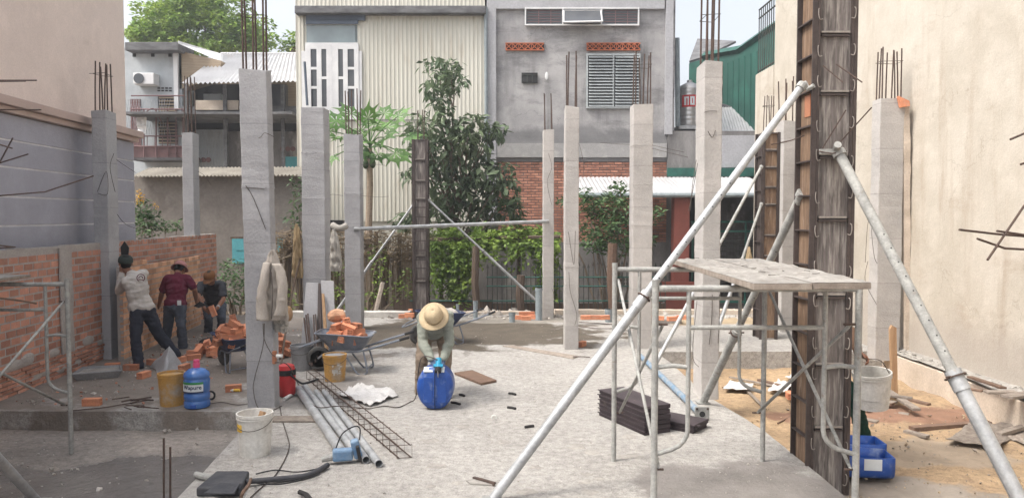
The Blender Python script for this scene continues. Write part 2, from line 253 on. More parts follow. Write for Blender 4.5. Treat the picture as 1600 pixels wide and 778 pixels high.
# ------------------------------------------------------------------ mesh builder
class MB:
    def __init__(s): s.v = []; s.f = []
    def add(s, vs, fs):
        k = len(s.v); s.v += [Vector(p) for p in vs]; s.f += [tuple(i + k for i in f) for f in fs]; return s
    def box(s, c, size, rot=None):
        c = Vector(c); h = Vector(size) / 2; q = rot if rot is not None else Matrix.Identity(3)
        vs = [c + q @ Vector((x * h.x, y * h.y, z * h.z)) for x in (-1, 1) for y in (-1, 1) for z in (-1, 1)]
        return s.add(vs, [(0, 1, 3, 2), (4, 6, 7, 5), (0, 4, 5, 1), (2, 3, 7, 6), (0, 2, 6, 4), (1, 5, 7, 3)])
    def bb(s, x0, x1, y0, y1, z0, z1): return s.box(((x0 + x1) / 2, (y0 + y1) / 2, (z0 + z1) / 2), (x1 - x0, y1 - y0, z1 - z0))
    def tube(s, pts, r, n=10, cap=True, r1=None, twist=0):
        pts = [Vector(p) for p in pts]; m = len(pts); rings = []
        up = None
        for i, p in enumerate(pts):
            t = (pts[min(i + 1, m - 1)] - pts[max(i - 1, 0)]).normalized()
            if up is None:
                a = Vector((0, 0, 1)) if abs(t.z) < .9 else Vector((1, 0, 0)); up = (a - a.dot(t) * t).normalized()
            else: up = (up - up.dot(t) * t).normalized()
            sd = t.cross(up); rr = r if r1 is None else r + (r1 - r) * i / (m - 1)
            rings.append([p + (up * math.cos(2 * math.pi * k / n + twist) + sd * math.sin(2 * math.pi * k / n + twist)) * rr for k in range(n)])
        vs = [q for ring in rings for q in ring]
        fs = [(i * n + k, i * n + (k + 1) % n, (i + 1) * n + (k + 1) % n, (i + 1) * n + k) for i in range(m - 1) for k in range(n)]
        if cap: fs += [tuple(range(n))[::-1], tuple((m - 1) * n + k for k in range(n))]
        return s.add(vs, fs)
    def lathe(s, prof, c=(0, 0, 0), n=28, sx=1, sy=1, mtx=None):
        c = Vector(c); vs = []; fs = []; m = len(prof)
        for (r, z) in prof:
            for k in range(n):
                a = 2 * math.pi * k / n; p = Vector((r * math.cos(a) * sx, r * math.sin(a) * sy, z))
                if mtx is not None: p = mtx @ p
                vs.append(c + p)
        for i in range(m - 1):
            for k in range(n): fs.append((i * n + k, i * n + (k + 1) % n, (i + 1) * n + (k + 1) % n, (i + 1) * n + k))
        if prof[0][0] > 1e-4: fs.append(tuple(range(n))[::-1])
        if prof[-1][0] > 1e-4: fs.append(tuple((m - 1) * n + k for k in range(n)))
        return s.add(vs, fs)
    def prism(s, poly, d):
        """polygon of 3-D points pushed along d"""
        d = Vector(d); n = len(poly); vs = [Vector(p) for p in poly] + [Vector(p) + d for p in poly]
        return s.add(vs, [tuple(range(n)), tuple(range(2 * n - 1, n - 1, -1))] + [(i, i + n, (i + 1) % n + n, (i + 1) % n) for i in range(n)])
    def grid(s, o, ux, uy, nx, ny, fn=None):
        o = Vector(o); ux = Vector(ux); uy = Vector(uy); vs = []
        for j in range(ny + 1):
            for i in range(nx + 1):
                p = o + ux * (i / nx) + uy * (j / ny)
                if fn: p = fn(p, i / nx, j / ny)
                vs.append(p)
        return s.add(vs, [(j * (nx + 1) + i, j * (nx + 1) + i + 1, (j + 1) * (nx + 1) + i + 1, (j + 1) * (nx + 1) + i) for j in range(ny) for i in range(nx)])
    def sphere(s, c, r, n=10, sc=(1, 1, 1)):
        prof = [(math.sin(math.pi * i / n) * 1.0, -math.cos(math.pi * i / n)) for i in range(n + 1)]
        prof[0] = (1e-5, -1); prof[-1] = (1e-5, 1)
        mt = Matrix.Diagonal((r * sc[0], r * sc[1], r * sc[2]))
        return s.lathe(prof, c, n + 4, mtx=mt)
    def build(s, name, m, parent=None, world=True, smooth=False, bevel=0, solid=0, fix=True):
        me = bpy.data.meshes.new(name)
        off = Vector((0, 0, 0))
        if parent is not None and world:
            r_ = parent
            while r_.parent: r_ = r_.parent
            off = r_.location
        me.from_pydata([tuple(p - off) for p in s.v], [], s.f)
        if fix:
            b = bmesh.new(); b.from_mesh(me); bmesh.ops.recalc_face_normals(b, faces=b.faces); b.to_mesh(me); b.free()
        if m is not None: me.materials.append(K[m] if isinstance(m, str) else m)
        if smooth:
            for p in me.polygons: p.use_smooth = True
            if smooth == 'a': me.set_sharp_from_angle(angle=R(40))
        o = bpy.data.objects.new(name, me); COL.objects.link(o)
        if parent is not None: o.parent = parent
        if solid:
            k = o.modifiers.new('thick', 'SOLIDIFY'); k.thickness = solid; k.offset = 0
        if bevel:
            k = o.modifiers.new('edge', 'BEVEL'); k.width = bevel; k.segments = 2; k.limit_method = 'ANGLE'; k.angle_limit = R(35)
        return o
def tag(o, label, cat, group=None, kind=None):
    if label: o['label'] = label
    if cat: o['category'] = cat
    if group: o['group'] = group
    if kind: o['kind'] = kind
    return o
def thing(name, label, cat, loc=(0, 0, 0), rz=0, group=None):
    o = bpy.data.objects.new(name, None); COL.objects.link(o); o.location = loc; o.rotation_euler = (0, 0, rz); o.empty_display_size = .1
    return tag(o, label, cat, group)
def struct(name, mb, m, **kw):
    o = mb.build(name, m, **kw); o['kind'] = 'structure'; return o
def copy_tree(o, parent=None):
    c = o.copy(); COL.objects.link(c); c.parent = parent
    for ch in list(o.children): copy_tree(ch, c)
    return c
def again(o, label, loc=None, rz=None, rot=None):
    c = copy_tree(o); c['label'] = label
    if loc is not None: c.location = loc
    if rz is not None: c.rotation_euler = (0, 0, rz)
    if rot is not None: c.rotation_euler = rot
    return c
def aim(d, up=(0, 0, 1)):
    """matrix whose X runs along d"""
    x = Vector(d).normalized(); z = Vector(up); z = (z - z.dot(x) * x).normalized(); y = z.cross(x)
    return Matrix((x, y, z)).transposed()
def curve(pts, n=6):
    """Catmull-Rom through pts"""
    P = [Vector(p) for p in pts]; out = []
    for i in range(len(P) - 1):
        a, b, c, d = P[max(i - 1, 0)], P[i], P[i + 1], P[min(i + 2, len(P) - 1)]
        for k in range(n):
            t = k / n; out.append(.5 * ((2 * b) + (c - a) * t + (2 * a - 5 * b + 4 * c - d) * t * t + (3 * b - a - 3 * c + d) * t ** 3))
    return out + [P[-1]]
# ================================================================== ground
def nz(p, s=1.0, a=1.0): return noise.noise(Vector(p) * s) * a
def fbm(p, s=1.0):
    return noise.noise(Vector(p) * s) * .6 + noise.noise(Vector(p) * s * 2.3) * .3 + noise.noise(Vector(p) * s * 5) * .12
def ground_mat(name, base, alt, patches=(), rough=.9, wet=None, bump=.6, bscale=22, c3=None):
    """patches: (cx, cy, rx, ry, colour) worn or damp areas with ragged edges at fixed places"""
    m = bpy.data.materials.new(name); m.use_nodes = True; n = m.node_tree.nodes; L = m.node_tree.links; b = n['Principled BSDF']
    tc = n.new('ShaderNodeTexCoord'); P = tc.outputs['Object']
    def noi(s, d=9, r=.62):
        t = n.new('ShaderNodeTexNoise'); t.inputs['Scale'].default_value = s; t.inputs['Detail'].default_value = d; t.inputs['Roughness'].default_value = r
        L.new(P, t.inputs['Vector']); return t.outputs['Fac']
    def mr(f, a, c, lo=0., hi=1.):
        t = n.new('ShaderNodeMapRange'); t.inputs[1].default_value = a; t.inputs[2].default_value = c; t.inputs[3].default_value = lo; t.inputs[4].default_value = hi
        L.new(f, t.inputs[0]); return t.outputs[0]
    def mix(f, a, c):
        t = n.new('ShaderNodeMix'); t.data_type = 'RGBA'; L.new(f, t.inputs[0])
        for k, x in ((6, a), (7, c)):
            if hasattr(x, 'links'): L.new(x, t.inputs[k])
            else: t.inputs[k].default_value = (*x, 1)
        return t.outputs[2]
    def ma(op, a, c=None):
        t = n.new('ShaderNodeMath'); t.operation = op
        for k, x in ((0, a), (1, c)):
            if x is None: continue
            if hasattr(x, 'links'): L.new(x, t.inputs[k])
            else: t.inputs[k].default_value = x
        return t.outputs[0]
    big = noi(.9); col = mix(mr(big, .38, .62), base, alt)
    if c3: col = mix(mr(noi(2.6), .56, .7), col, c3)
    f = ma('ADD', ma('MULTIPLY', noi(15, 5), .5), ma('MULTIPLY', noi(75, 4), .5)); t = n.new('ShaderNodeHueSaturation'); L.new(mr(f, .38, .62, .66, 1.28), t.inputs['Value']); L.new(col, t.inputs['Color']); col = t.outputs[0]
    col = mix(mr(noi(11, 5), .6, .7, 0, .5), col, tuple(x * .55 for x in base)); col = mix(mr(noi(5.5, 10, .72), .55, .64, 0, .35), col, tuple(min(1, x * 1.22) for x in base))
    sp = n.new('ShaderNodeSeparateXYZ'); L.new(P, sp.inputs[0]); X, Y = sp.outputs[0], sp.outputs[1]
    roughv = None; ns = noi(1.3, 10, .6)
    for (cx, cy, rx, ry, pc, pr) in patches:
        dx = ma('DIVIDE', ma('SUBTRACT', X, cx), rx); dy = ma('DIVIDE', ma('SUBTRACT', Y, cy), ry)
        d = ma('SQRT', ma('ADD', ma('MULTIPLY', dx, dx), ma('MULTIPLY', dy, dy)))
        d = ma('ADD', d, mr(ns, .25, .75, -.55, .55)); k = mr(d, 1.05, .85)
        pcol = mix(mr(noi(3.1), .35, .65), pc, tuple(x * .72 for x in pc)); col = mix(k, col, pcol)
        rv = ma('MULTIPLY', k, rough - pr); roughv = rv if roughv is None else ma('MAXIMUM', roughv, rv)
    L.new(col, b.inputs['Base Color'])
    if roughv is not None: L.new(ma('SUBTRACT', rough, roughv), b.inputs['Roughness'])
    else: b.inputs['Roughness'].default_value = rough
    b.inputs['Specular IOR Level'].default_value = .35
    bp = n.new('ShaderNodeBump'); bp.inputs['Strength'].default_value = bump; bp.inputs['Distance'].default_value = .03
    L.new(noi(bscale, 8, .68), bp.inputs['Height']); L.new(bp.outputs[0], b.inputs['Normal'])
    return m
M_slab = ground_mat('raw slab concrete', (.385, .368, .345), (.33, .314, .294), c3=(.42, .405, .385), bump=1.0, bscale=24, patches=[
    (-1.2, 13.4, 3.0, 1.8, (.12, .1, .077), .75), (-4.6, 10.8, 2.3, 3.2, (.25, .215, .185), .7), (-5.2, 14, 2.0, 2.5, (.2, .175, .155), .7), (1.9, 5.6, .9, .8, (.27, .25, .235), .9), (-.3, 5.0, .8, .5, (.3, .28, .26), .9),
    (3.9, 15.1, 1.9, .6, (.42, .33, .22), .85), (-2.3, 8.9, .8, .8, (.3, .28, .26), .7), (.5, 15.3, 1.6, .6, (.3, .275, .24), .8)])
M_pit = ground_mat('damp mortar floor', (.31, .275, .245), (.22, .2, .18), rough=.75, c3=(.33, .29, .25), bump=.7, bscale=12, patches=[
    (-3.4, 6.4, .9, .8, (.17, .155, .145), .12), (-4.6, 6.3, 1.3, .5, (.2, .185, .17), .35), (-3.0, 4.8, .8, .9, (.22, .15, .11), .5)])
M_soil = ground_mat('sandy soil', (.37, .265, .16), (.3, .21, .13), c3=(.27, .19, .125), bump=.8, bscale=14, patches=[
    (3.2, 5.9, .8, 1.1, (.3, .26, .22), .9), (4.5, 8.9, 1.2, .5, (.26, .15, .1), .9), (4.3, 7.4, .9, .45, (.34, .27, .2), .9)])
M_dirt = ground_mat('yard dirt', (.24, .19, .14), (.16, .13, .1), bump=.6)
g = MB().grid((-400, -100, -.42), (800, 0, 0), (0, 900, 0), 8, 8); struct('ground', g, M_dirt)
# main slab: one raised sheet with real edges, its outline slightly uneven
def wob(pts, step=.25, amp=.02, z=0):
    out = []
    for i, p in enumerate(pts):
        q = pts[(i + 1) % len(pts)]; a = Vector((p[0], p[1], 0)); b = Vector((q[0], q[1], 0)); n = max(1, int((b - a).length / step))
        d = (b - a).normalized(); nn = Vector((-d.y, d.x, 0))
        for k in range(n):
            c = a + (b - a) * k / n + nn * (fbm((a + (b - a) * k / n) * 1.0, 2.2) * amp * (0 if k == 0 else 1.6)); out.append((c.x, c.y))
    return out
outline = [(-7.2, 8.07), (-2.72, 8.02), (-2.66, 7.5), (-2.5, 5.6), (-2.35, 3.0), (-2.3, -1.5), (2.55, -1.5), (2.5, 5.5), (2.47, 7.3), (2.3, 8.6), (2.25, 11.6), (5.8, 11.65), (5.8, 15.95), (-7.4, 15.95)]
outl = wob(outline)
bm = bmesh.new()
vt = [bm.verts.new((x, y, 0)) for x, y in outl]; f = bm.faces.new(vt)
r_ = bmesh.ops.extrude_face_region(bm, geom=[f]); 
for e in r_['geom']:
    if isinstance(e, bmesh.types.BMVert): e.co.z = -.4
bmesh.ops.recalc_face_normals(bm, faces=bm.faces)
me = bpy.data.meshes.new('concrete_slab'); bm.to_mesh(me); bm.free(); me.materials.append(M_slab)
o = bpy.data.objects.new('concrete_slab', me); COL.objects.link(o); o['kind'] = 'structure'
mb = MB().grid((-9.5, -3, -.2), (7.2, 0, 0), (0, 11.1, 0), 60, 90, lambda p, u, v: p + Vector((0, 0, fbm(p, 1.1) * .045 - .0)))
struct('pit_floor', mb, M_pit, smooth=True)
mb = MB().grid((2.2, -3, -.25), (3.6, 0, 0), (0, 14.7, 0), 60, 200, lambda p, u, v: p + Vector((0, 0, fbm(p, 1.4) * .07 + fbm(p, 6) * .02)))
struct('soil', mb, M_soil, smooth=True)

# low kerb at the back of the slab
def kerb(x0, x1, y, z0, z1, d, m, label, name='kerb'):
    n = max(4, int((x1 - x0) / .15)); b = MB()
    top = [Vector((x0 + (x1 - x0) * i / n, y, z1 + nz((i, y, 3), .7, .02))) for i in range(n + 1)]
    vs = []
    for t in top: vs += [t, t + Vector((0, d, 0)), Vector((t.x, y, z0)), Vector((t.x, y + d, z0))]
    fs = []
    for i in range(n):
        a, c = i * 4, i * 4 + 4; fs += [(a, c, c + 1, a + 1), (a, a + 2, c + 2, c), (a + 1, c + 1, c + 3, a + 3)]
    fs += [(0, 1, 3, 2), (n * 4, n * 4 + 2, n * 4 + 3, n * 4 + 1)]
    b.add(vs, fs); o = b.build(name, m, bevel=.01); tag(o, label, 'kerb'); return o
kerb(-4.6, -2.1, 15.5, -.3, .12, .25, 'pale', 'pale concrete kerb behind the two brick-filled wheelbarrows')
kerb(-2.05, .4, 15.97, -.3, .06, .2, 'plinth', 'low grey kerb running behind the man in the tan sun hat')
kerb(.9, 5.5, 15.97, -.3, .1, .2, 'plinth', 'low kerb behind the scaffold in front of the red brown door')
kerb(2.3, 3.3, 14.6, -.02, .1, .35, 'drum', 'short raised concrete strip behind the scaffold legs', 'concrete_strip')

# ================================================================== oriented walls and brickwork
def owall(p0, p1, th, z0, z1, b=None, z1b=None):
    """wall body along p0->p1 (front face on that line, thickness to the left of the direction)"""
    b = b or MB(); p0 = Vector((*p0, 0)); p1 = Vector((*p1, 0)); d = (p1 - p0).normalized(); n = Vector((-d.y, d.x, 0)) * th
    z1b = z1 if z1b is None else z1b
    vs = [p0 + V(0, 0, z0), p1 + V(0, 0, z0), p1 + n + V(0, 0, z0), p0 + n + V(0, 0, z0), p0 + V(0, 0, z1), p1 + V(0, 0, z1b), p1 + n + V(0, 0, z1b), p0 + n + V(0, 0, z1)]
    return b.add(vs, [(0, 1, 2, 3), (4, 5, 6, 7), (0, 1, 5, 4), (1, 2, 6, 5), (2, 3, 7, 6), (3, 0, 4, 7)])
def bricks(p0, p1, z0, z1, L=.2, H=.095, J=.022, proud=.003, depth=.05, z1b=None, seed=1, skip=None, jit=.003):
    rr = random.Random(seed); b = MB(); p0 = Vector((*p0, 0)); p1 = Vector((*p1, 0)); d = (p1 - p0); ln = d.length; d.normalize(); n = Vector((-d.y, d.x, 0))
    rot = Matrix((d, n, V(0, 0, 1))).transposed(); k = 0; z = z0
    zt = max(z1, z1b if z1b is not None else z1)
    while z + H * .5 < zt:
        s = -(L / 2 if k % 2 else 0) - rr.uniform(0, .02)
        while s < ln:
            a = max(s, 0); c = min(s + L - J, ln); top = z1 + ((z1b - z1) * (a / ln) if z1b is not None else 0)
            if c - a > .03 and z + H * .6 < top and not (skip and skip((a + c) / 2, z)):
                mid = p0 + d * ((a + c) / 2) + V(0, 0, z + (H - J) / 2) + n * (depth / 2 - proud + rr.uniform(-jit, jit))
                q = rot @ Matrix.Rotation(rr.uniform(-.012, .012), 3, 'Y'); b.box(mid, (c - a, depth, H - J), q)
            s += L
        z += H; k += 1
    return b

# ================================================================== left side
# old red brick wall
A0, A1 = (-5.3, 0.5), (-6.35, 16.2)
W = thing('brick_wall', 'old red brick boundary wall with grey tie column along the left of the site', 'wall', (-5.9, 8, 0))
owall(A0, A1, .1, -.35, 1.66, z1b=1.7).build('wall_body', 'mortar', W)
bricks(A0, A1, .3, 1.66, z1b=1.7, seed=3).build('brickwork', 'oldbrick', W)
bricks(A0, A1, -.2, .3, L=.19, H=.05, J=.016, proud=.02, depth=.06, seed=4, jit=.015).build('footing_brickwork', 'oldbrick', W)
def along(Y, off=0):  # front face of the old wall at depth Y
    t = (Y - A0[1]) / (A1[1] - A0[1]); return A0[0] + (A1[0] - A0[0]) * t + off
b = MB()
x = along(10.0); b.grid((x + .012, 9.83, .28), (-.02, .3, 0), (0, 0, 1.4), 6, 16, lambda p, u, v: p + V(.02 + abs(fbm(p, 3)) * .03, nz(p, 4, .03), 0))
b.build('tie_column', 'mortar', W, solid=.02)
b = MB()
for i in range(46):   # cement droppings at the foot
    y = rnd(6.5, 13.5); b.sphere((along(y) + rnd(.0, .012), y, rnd(.08, .4)), rnd(.03, .1), 7, (.22, 1.7, .7))
b.build('mortar_smear', 'mortar', W)
b = MB(); n_ = 80
top = [Vector((along(.5 + 15.6 * i / n_) - .05, .5 + 15.6 * i / n_, 1.67 + .03 * i / n_)) for i in range(n_ + 1)]
for i in range(n_): b.box((top[i] + top[i + 1]) / 2 + V(0, 0, nz((i, 0, 0), .5, .018)), (.1, .2, .03), aim(V(0, 1, 0)).to_3x3() if 0 else None)
b.build('mortar_cap', 'mortar', W)

# new lighter brick wall the men are laying
B0, B1 = (-5.64, 10.9), (-6.0, 14.5)
W = thing('brick_wall', 'newly laid orange brick wall the three men are working on', 'wall', (-5.8, 12, 0))
owall(B0, B1, .08, 0, 1.36, z1b=1.28).build('wall_body', 'mortar', W)
bricks(B0, B1, .02, 1.42, L=.19, H=.083, J=.016, proud=.008, z1b=1.33, seed=8, jit=.005).build('brickwork', 'newbrick', W)

# grey wall with white grooves and beige coping; beige tall house above
G0, G1 = (-5.5, .5), (-6.53, 13.1)
dG = Vector((G1[0] - G0[0], G1[1] - G0[1], 0)).normalized(); nG = Vector((-dG.y, dG.x, 0))
W = thing('neighbour_house', 'tall beige house with grey lower wall, white grooves and coping, left of the site', 'house', (-6.6, 6, 0))
b = MB(); zs = [-.4]
zl = []
for py in (241, 275.5, 313, 350): zl.append(at(145, py, 11.55).z)
edges = [-.4] + sorted(zl) + [3.36]
for i in range(len(edges) - 1):
    owall(G0, G1, 3.0, edges[i] + (.012 if i else 0), edges[i + 1] - .012, b)
b.build('wall', 'greypaint', W, bevel=.0)
b = MB()
for z in sorted(zl): 
    q0 = (G0[0] - .012, G0[1]); q1 = (G1[0] - .012, G1[1] - .003); owall(q0, q1, .05, z - .0125, z + .0125, b)
b.build('groove', 'groove', W)
b = MB(); owall((G0[0] + .13, G0[1]), (G1[0] + .13, G1[1] + .1), 3.1, 3.44, 3.55, b); owall((G0[0] + .07, G0[1]), (G1[0] + .07, G1[1] + .05), 3.0, 3.362, 3.438, b)
b.build('coping', 'beigetrim', W, bevel=.01)
b = MB(); owall((G0[0] - .0, G0[1] - 1), (G1[0] - .06, G1[1] - .12), 6, 3.55, 6.4, b); b.build('upper_wall', 'beige', W)

# ================================================================== concrete columns
def rods(parent, cx, cy, z0, z1, w, d, n=6, r=.011, tie=None, lean=.012, m='rust'):
    pts = [(-1, -1), (1, -1), (-1, 1), (1, 1), (0, -1), (0, 1), (-1, 0), (1, 0)][:n]
    for (a, c) in pts:
        x, y = cx + a * (w / 2 - .04), cy + c * (d / 2 - .04); lx, ly = rnd(-lean, lean) * 2, rnd(-lean, lean) * 2; zt = z1 + rnd(-.03, .03)
        MB().tube([(x, y, z0 - .05), (x + lx * .4, y + ly * .4, (z0 + zt) / 2), (x + lx, y + ly, zt)], r, 6).build('starter_bar', m, parent)
    for zz in (tie or []):
        a, c = w / 2 - .025, d / 2 - .025
        MB().tube([(cx - a - .05, cy - c, zz), (cx + a, cy - c, zz + .01), (cx + a, cy + c, zz), (cx - a, cy + c, zz + .01), (cx - a, cy - c, zz)], .004, 5).build('tie_ring', 'wire', parent)
def column(cx, cy, w, d, top, label, m='column', base=0, nrod=6, rod=.55, tie=None, wires=(), seed=0, joints=(), lean=0, extra=None, grp='cast concrete columns'):
    T = thing('concrete_column', label, 'column', (cx, cy, base), group=grp)
    b = bmesh.new(); bmesh.ops.create_cube(b, size=1); 
    for v in b.verts: v.co = Vector((v.co.x * w, v.co.y * d, (v.co.z + .5) * (top - base)))
    bmesh.ops.subdivide_edges(b, edges=[e for e in b.edges if abs(e.verts[0].co.z - e.verts[1].co.z) > .1], cuts=60, use_grid_fill=True)
    bmesh.ops.bevel(b, geom=[e for e in b.edges if abs(e.verts[0].co.x - e.verts[1].co.x) < 1e-4 and abs(e.verts[0].co.y - e.verts[1].co.y) < 1e-4 ], offset=.008, segments=1, affect='EDGES')
    for v in b.verts:
        p = v.co + Vector((seed * 3.1, 0, 0)); s = 1 if v.co.z < top - base - .01 else .3
        v.co.x += nz(p, 2.0, .006) + nz(p + V(5, 5, 5), 11, .006) + lean * v.co.z / 3.8; v.co.y += nz(p + V(9, 0, 0), 2.0, .006) + nz(p, 12, .004)
        for j in joints:
            if abs(v.co.z - j) < .035:
                v.co.x += .002 * (1 if v.co.x > 0 else -1) ; v.co.y += .002 * (1 if v.co.y > 0 else -1)
        if v.co.z > top - base - .02: v.co.z += nz(p, 9, .05) - .01
    me = bpy.data.meshes.new('shaft'); b.to_mesh(me); b.free(); me.materials.append(K[m]); o = bpy.data.objects.new('shaft', me); COL.objects.link(o); o.parent = T
    for j in joints:
        q = MB(); k = 22; per = [(-w / 2, -d / 2), (w / 2, -d / 2), (w / 2, d / 2), (-w / 2, d / 2)]; lx = lean * j / 3.8; vs = []
        for e in range(4):
            for i in range(k):
                a_ = Vector(per[e]).lerp(Vector(per[(e + 1) % 4]), i / k); o_ = 1 + (.02 + max(0, nz((i * .7 + e * 9, j * 7, seed), 1, .05))); zz = j + nz((i * .4 + e * 5, j, seed), 1, .02); hh = .004 + max(0, nz((i * .9, e, j), 1, .012))
                vs += [V(cx + a_[0] * o_ + lx, cy + a_[1] * o_, base + zz - hh), V(cx + a_[0] * (o_ + .012) + lx, cy + a_[1] * (o_ + .012), base + zz), V(cx + a_[0] * o_ + lx, cy + a_[1] * o_, base + zz + hh)]
        N = 4 * k; q.add(vs, [(3 * i + c_, 3 * ((i + 1) % N) + c_, 3 * ((i + 1) % N) + c_ + 1, 3 * i + c_ + 1) for i in range(N) for c_ in (0, 1)]); q.build('joint_fin', m, T, fix=False)
    if nrod: rods(T, cx + lean, cy, top, top + rod, w, d, nrod, tie=tie, lean=.012)
    for pts in wires:
        MB().tube(curve(pts, 5), .0035, 5).build('tie_wire', 'wire', T)
    return T
def onf(Y, *pts):   # points on a column's front face, pixel -> world
    return [at(px, py, Y) for px, py in pts]
Tp = lambda px, py, Y: at(px, py, Y).z
CL = {}
CL['c1'] = column(-5.98, 11.0 + .14, .215, .29, Tp(168, 172, 11), 'grey column at left where the man in the off-white shirt is working', nrod=6, rod=.68, tie=[3.8 + .35], seed=1,
    wires=[onf(10.98, (178, 240), (172, 262), (180, 300)), [at(182, 250, 11), at(200, 262, 10.8), at(212, 270, 10.6)], onf(10.985, (152, 300), (166, 268), (168, 303), (153, 302)), [at(183, 335, 11.0), at(196, 350, 10.8), at(215, 358, 10.6)]])
CL['c300'] = column(-6.42, 15.15, .22, .28, Tp(298, 207, 15), 'grey column at the far end of the newly laid orange brick wall', nrod=6, rod=1.1, tie=[4.7], seed=2,
    wires=[[at(286, 250, 15), at(270, 240, 14.8), at(262, 246, 14.6)], [at(309, 268, 14.9), at(320, 275, 14.7), at(330, 290, 14.7)]])
CL['c403'] = column(-2.75, 8.29, .3, .18, Tp(398, 105, 8.2), 'big grey column with a jacket hung on it, left of centre', nrod=6, rod=1.35, tie=[4.25], seed=3, lean=-.045, joints=(2.4,),
    wires=[onf(8.19, (384, 290), (396, 310), (415, 358)), onf(8.19, (384, 293), (400, 294), (413, 296)), [at(428, 214, 8.15), at(414, 208, 8.1), at(408, 214, 8.08), at(404, 216, 8.08)]])
CL['c492'] = column(at(492, 500, 10.9).x, 11.05, .33, .32, Tp(492, 168, 10.9), 'grey column with boards leaning on its foot behind the brick-filled wheelbarrow', nrod=0, seed=4, joints=(1.2, 2.35, 3.0))
CL['c550'] = column(at(551, 400, 13.8).x, 13.95, .29, .3, Tp(550, 208, 13.8), 'jointed grey column carrying the left end of the level pipe', nrod=5, rod=.78, seed=5, joints=(1.0, 1.9, 2.5, 3.1),
    wires=[[at(536, 306, 13.7), at(520, 304, 13.6), at(505, 308, 13.5)], [at(565, 306, 13.8), at(590, 308, 13.6), at(607, 307, 13.5)], [at(565, 258, 13.8), at(585, 257, 13.6), at(603, 259, 13.5)]])
CL['c857'] = column(at(857, 400, 15.4).x, 15.6, .22, .35, Tp(857, 202, 15.4), 'thin pale column holding the right end of the level pipe', m='column_light', nrod=4, rod=.75, seed=6,
    wires=[onf(15.4, (857, 240), (862, 262), (855, 285), (862, 320)), onf(15.4, (862, 450), (868, 470), (868, 500))])
CL['c893'] = column(at(893.5, 400, 11.8).x, 11.97, .215, .36, Tp(893, 165, 11.8), 'slim pale column standing free on the slab, centre right', m='column_light', nrod=4, rod=.82, seed=7, joints=(1.3,),
    wires=[onf(11.77, (888, 362), (893, 395), (897, 412), (899, 361)), onf(11.77, (889, 425), (891, 455), (901, 490), (898, 508)), [at(905, 225, 11.8), at(911, 250, 11.7), at(912, 270, 11.65)]])
CL['c1003'] = column(at(1004, 400, 11.85).x, 12.05, .31, .36, Tp(1003, 162, 11.85), 'pale column behind the scaffold with cast joint lines', m='column_light', nrod=6, rod=.8, tie=[4.45], seed=8, joints=(1.25, 1.95, 2.6, 3.2),
    wires=[[at(984, 226, 11.8), at(960, 225, 11.6), at(938, 223, 11.5)], [at(1019, 227, 11.8), at(1045, 233, 11.5), at(1069, 238, 11.4)], [at(1019, 232, 11.8), at(1050, 240, 11.5), at(1075, 246, 11.4)]])
CL['c1108'] = column(at(1112, 400, 8.55).x, 8.75, .205, .38, Tp(1108, 95, 8.55), 'tall pale column crossed by the big diagonal prop', m='column_light', nrod=6, rod=1.3, tie=[4.35], seed=9, joints=(),
    wires=[onf(8.55, (1100, 176), (1108, 174), (1120, 174)), onf(8.55, (1106, 205), (1113, 215), (1118, 204)), [at(1090, 255, 8.5), at(1084, 290, 8.4), at(1076, 330, 8.3)], [at(1088, 250, 8.5), at(1082, 290, 8.3), at(1079, 330, 8.3)],
           [at(1089, 470, 8.5), at(1084, 520, 8.4), at(1083, 560, 8.4), at(1092, 573, 8.4)], onf(8.55, (1113, 460), (1112, 500), (1108, 538)), onf(8.55, (1124, 460), (1124, 500), (1122, 536))])
CL['c1240'] = column(at(1236, 400, 13.6).x, 13.8, .33, .4, Tp(1236, 188, 13.6), 'pale column against the cream wall behind the main form, with orange cloth', m='column_light', nrod=6, rod=.75, seed=10)
CL['c1385'] = column(at(1391, 400, 10.85).x, 11.0, .35, .25, Tp(1390, 152, 10.85), 'grey column standing tight against the cream wall at right', m='column_light', nrod=8, rod=.7, tie=[4.3], seed=11,
    wires=[[at(1365, 330, 10.8), at(1362, 360, 10.7), at(1366, 400, 10.7), at(1371, 412, 10.7)], [at(1363, 340, 10.7), at(1356, 350, 10.6), at(1352, 410, 10.6)], [at(1356, 408, 10.7), at(1352, 440, 10.6), at(1370, 476, 10.7)]])
T = CL['c1385']
b = MB().grid(at(1405, 165, 11.0), V(.09, 0, 0), at(1407, 548, 11.0) - at(1405, 165, 11.0), 3, 60, lambda p, u, v: p + V(nz((0, 0, v * 9), 2, .03) * (u > .5), -.1 + nz(p, 4, .02), 0))
b.build('mortar_ridge', 'plinth', T, solid=.05)
b = MB().prism([at(1404, 150, 10.8), at(1421, 158, 10.8), at(1422, 166, 10.8), at(1408, 168, 10.8)], V(0, .06, 0)); b.build('brick_shim', 'loosebrick', T)
# orange cloth on column 1240
b = MB().grid(at(1248, 228, 13.5), V(.1, 0, 0), V(0, 0, -.6), 5, 12, lambda p, u, v: p + V(nz(p, 5, .05), nz(p, 7, .04), 0)); o = b.build('orange_strip', 'orange', solid=.006)
tag(o, 'orange plastic strip caught between the pale column and the main form', 'strip')

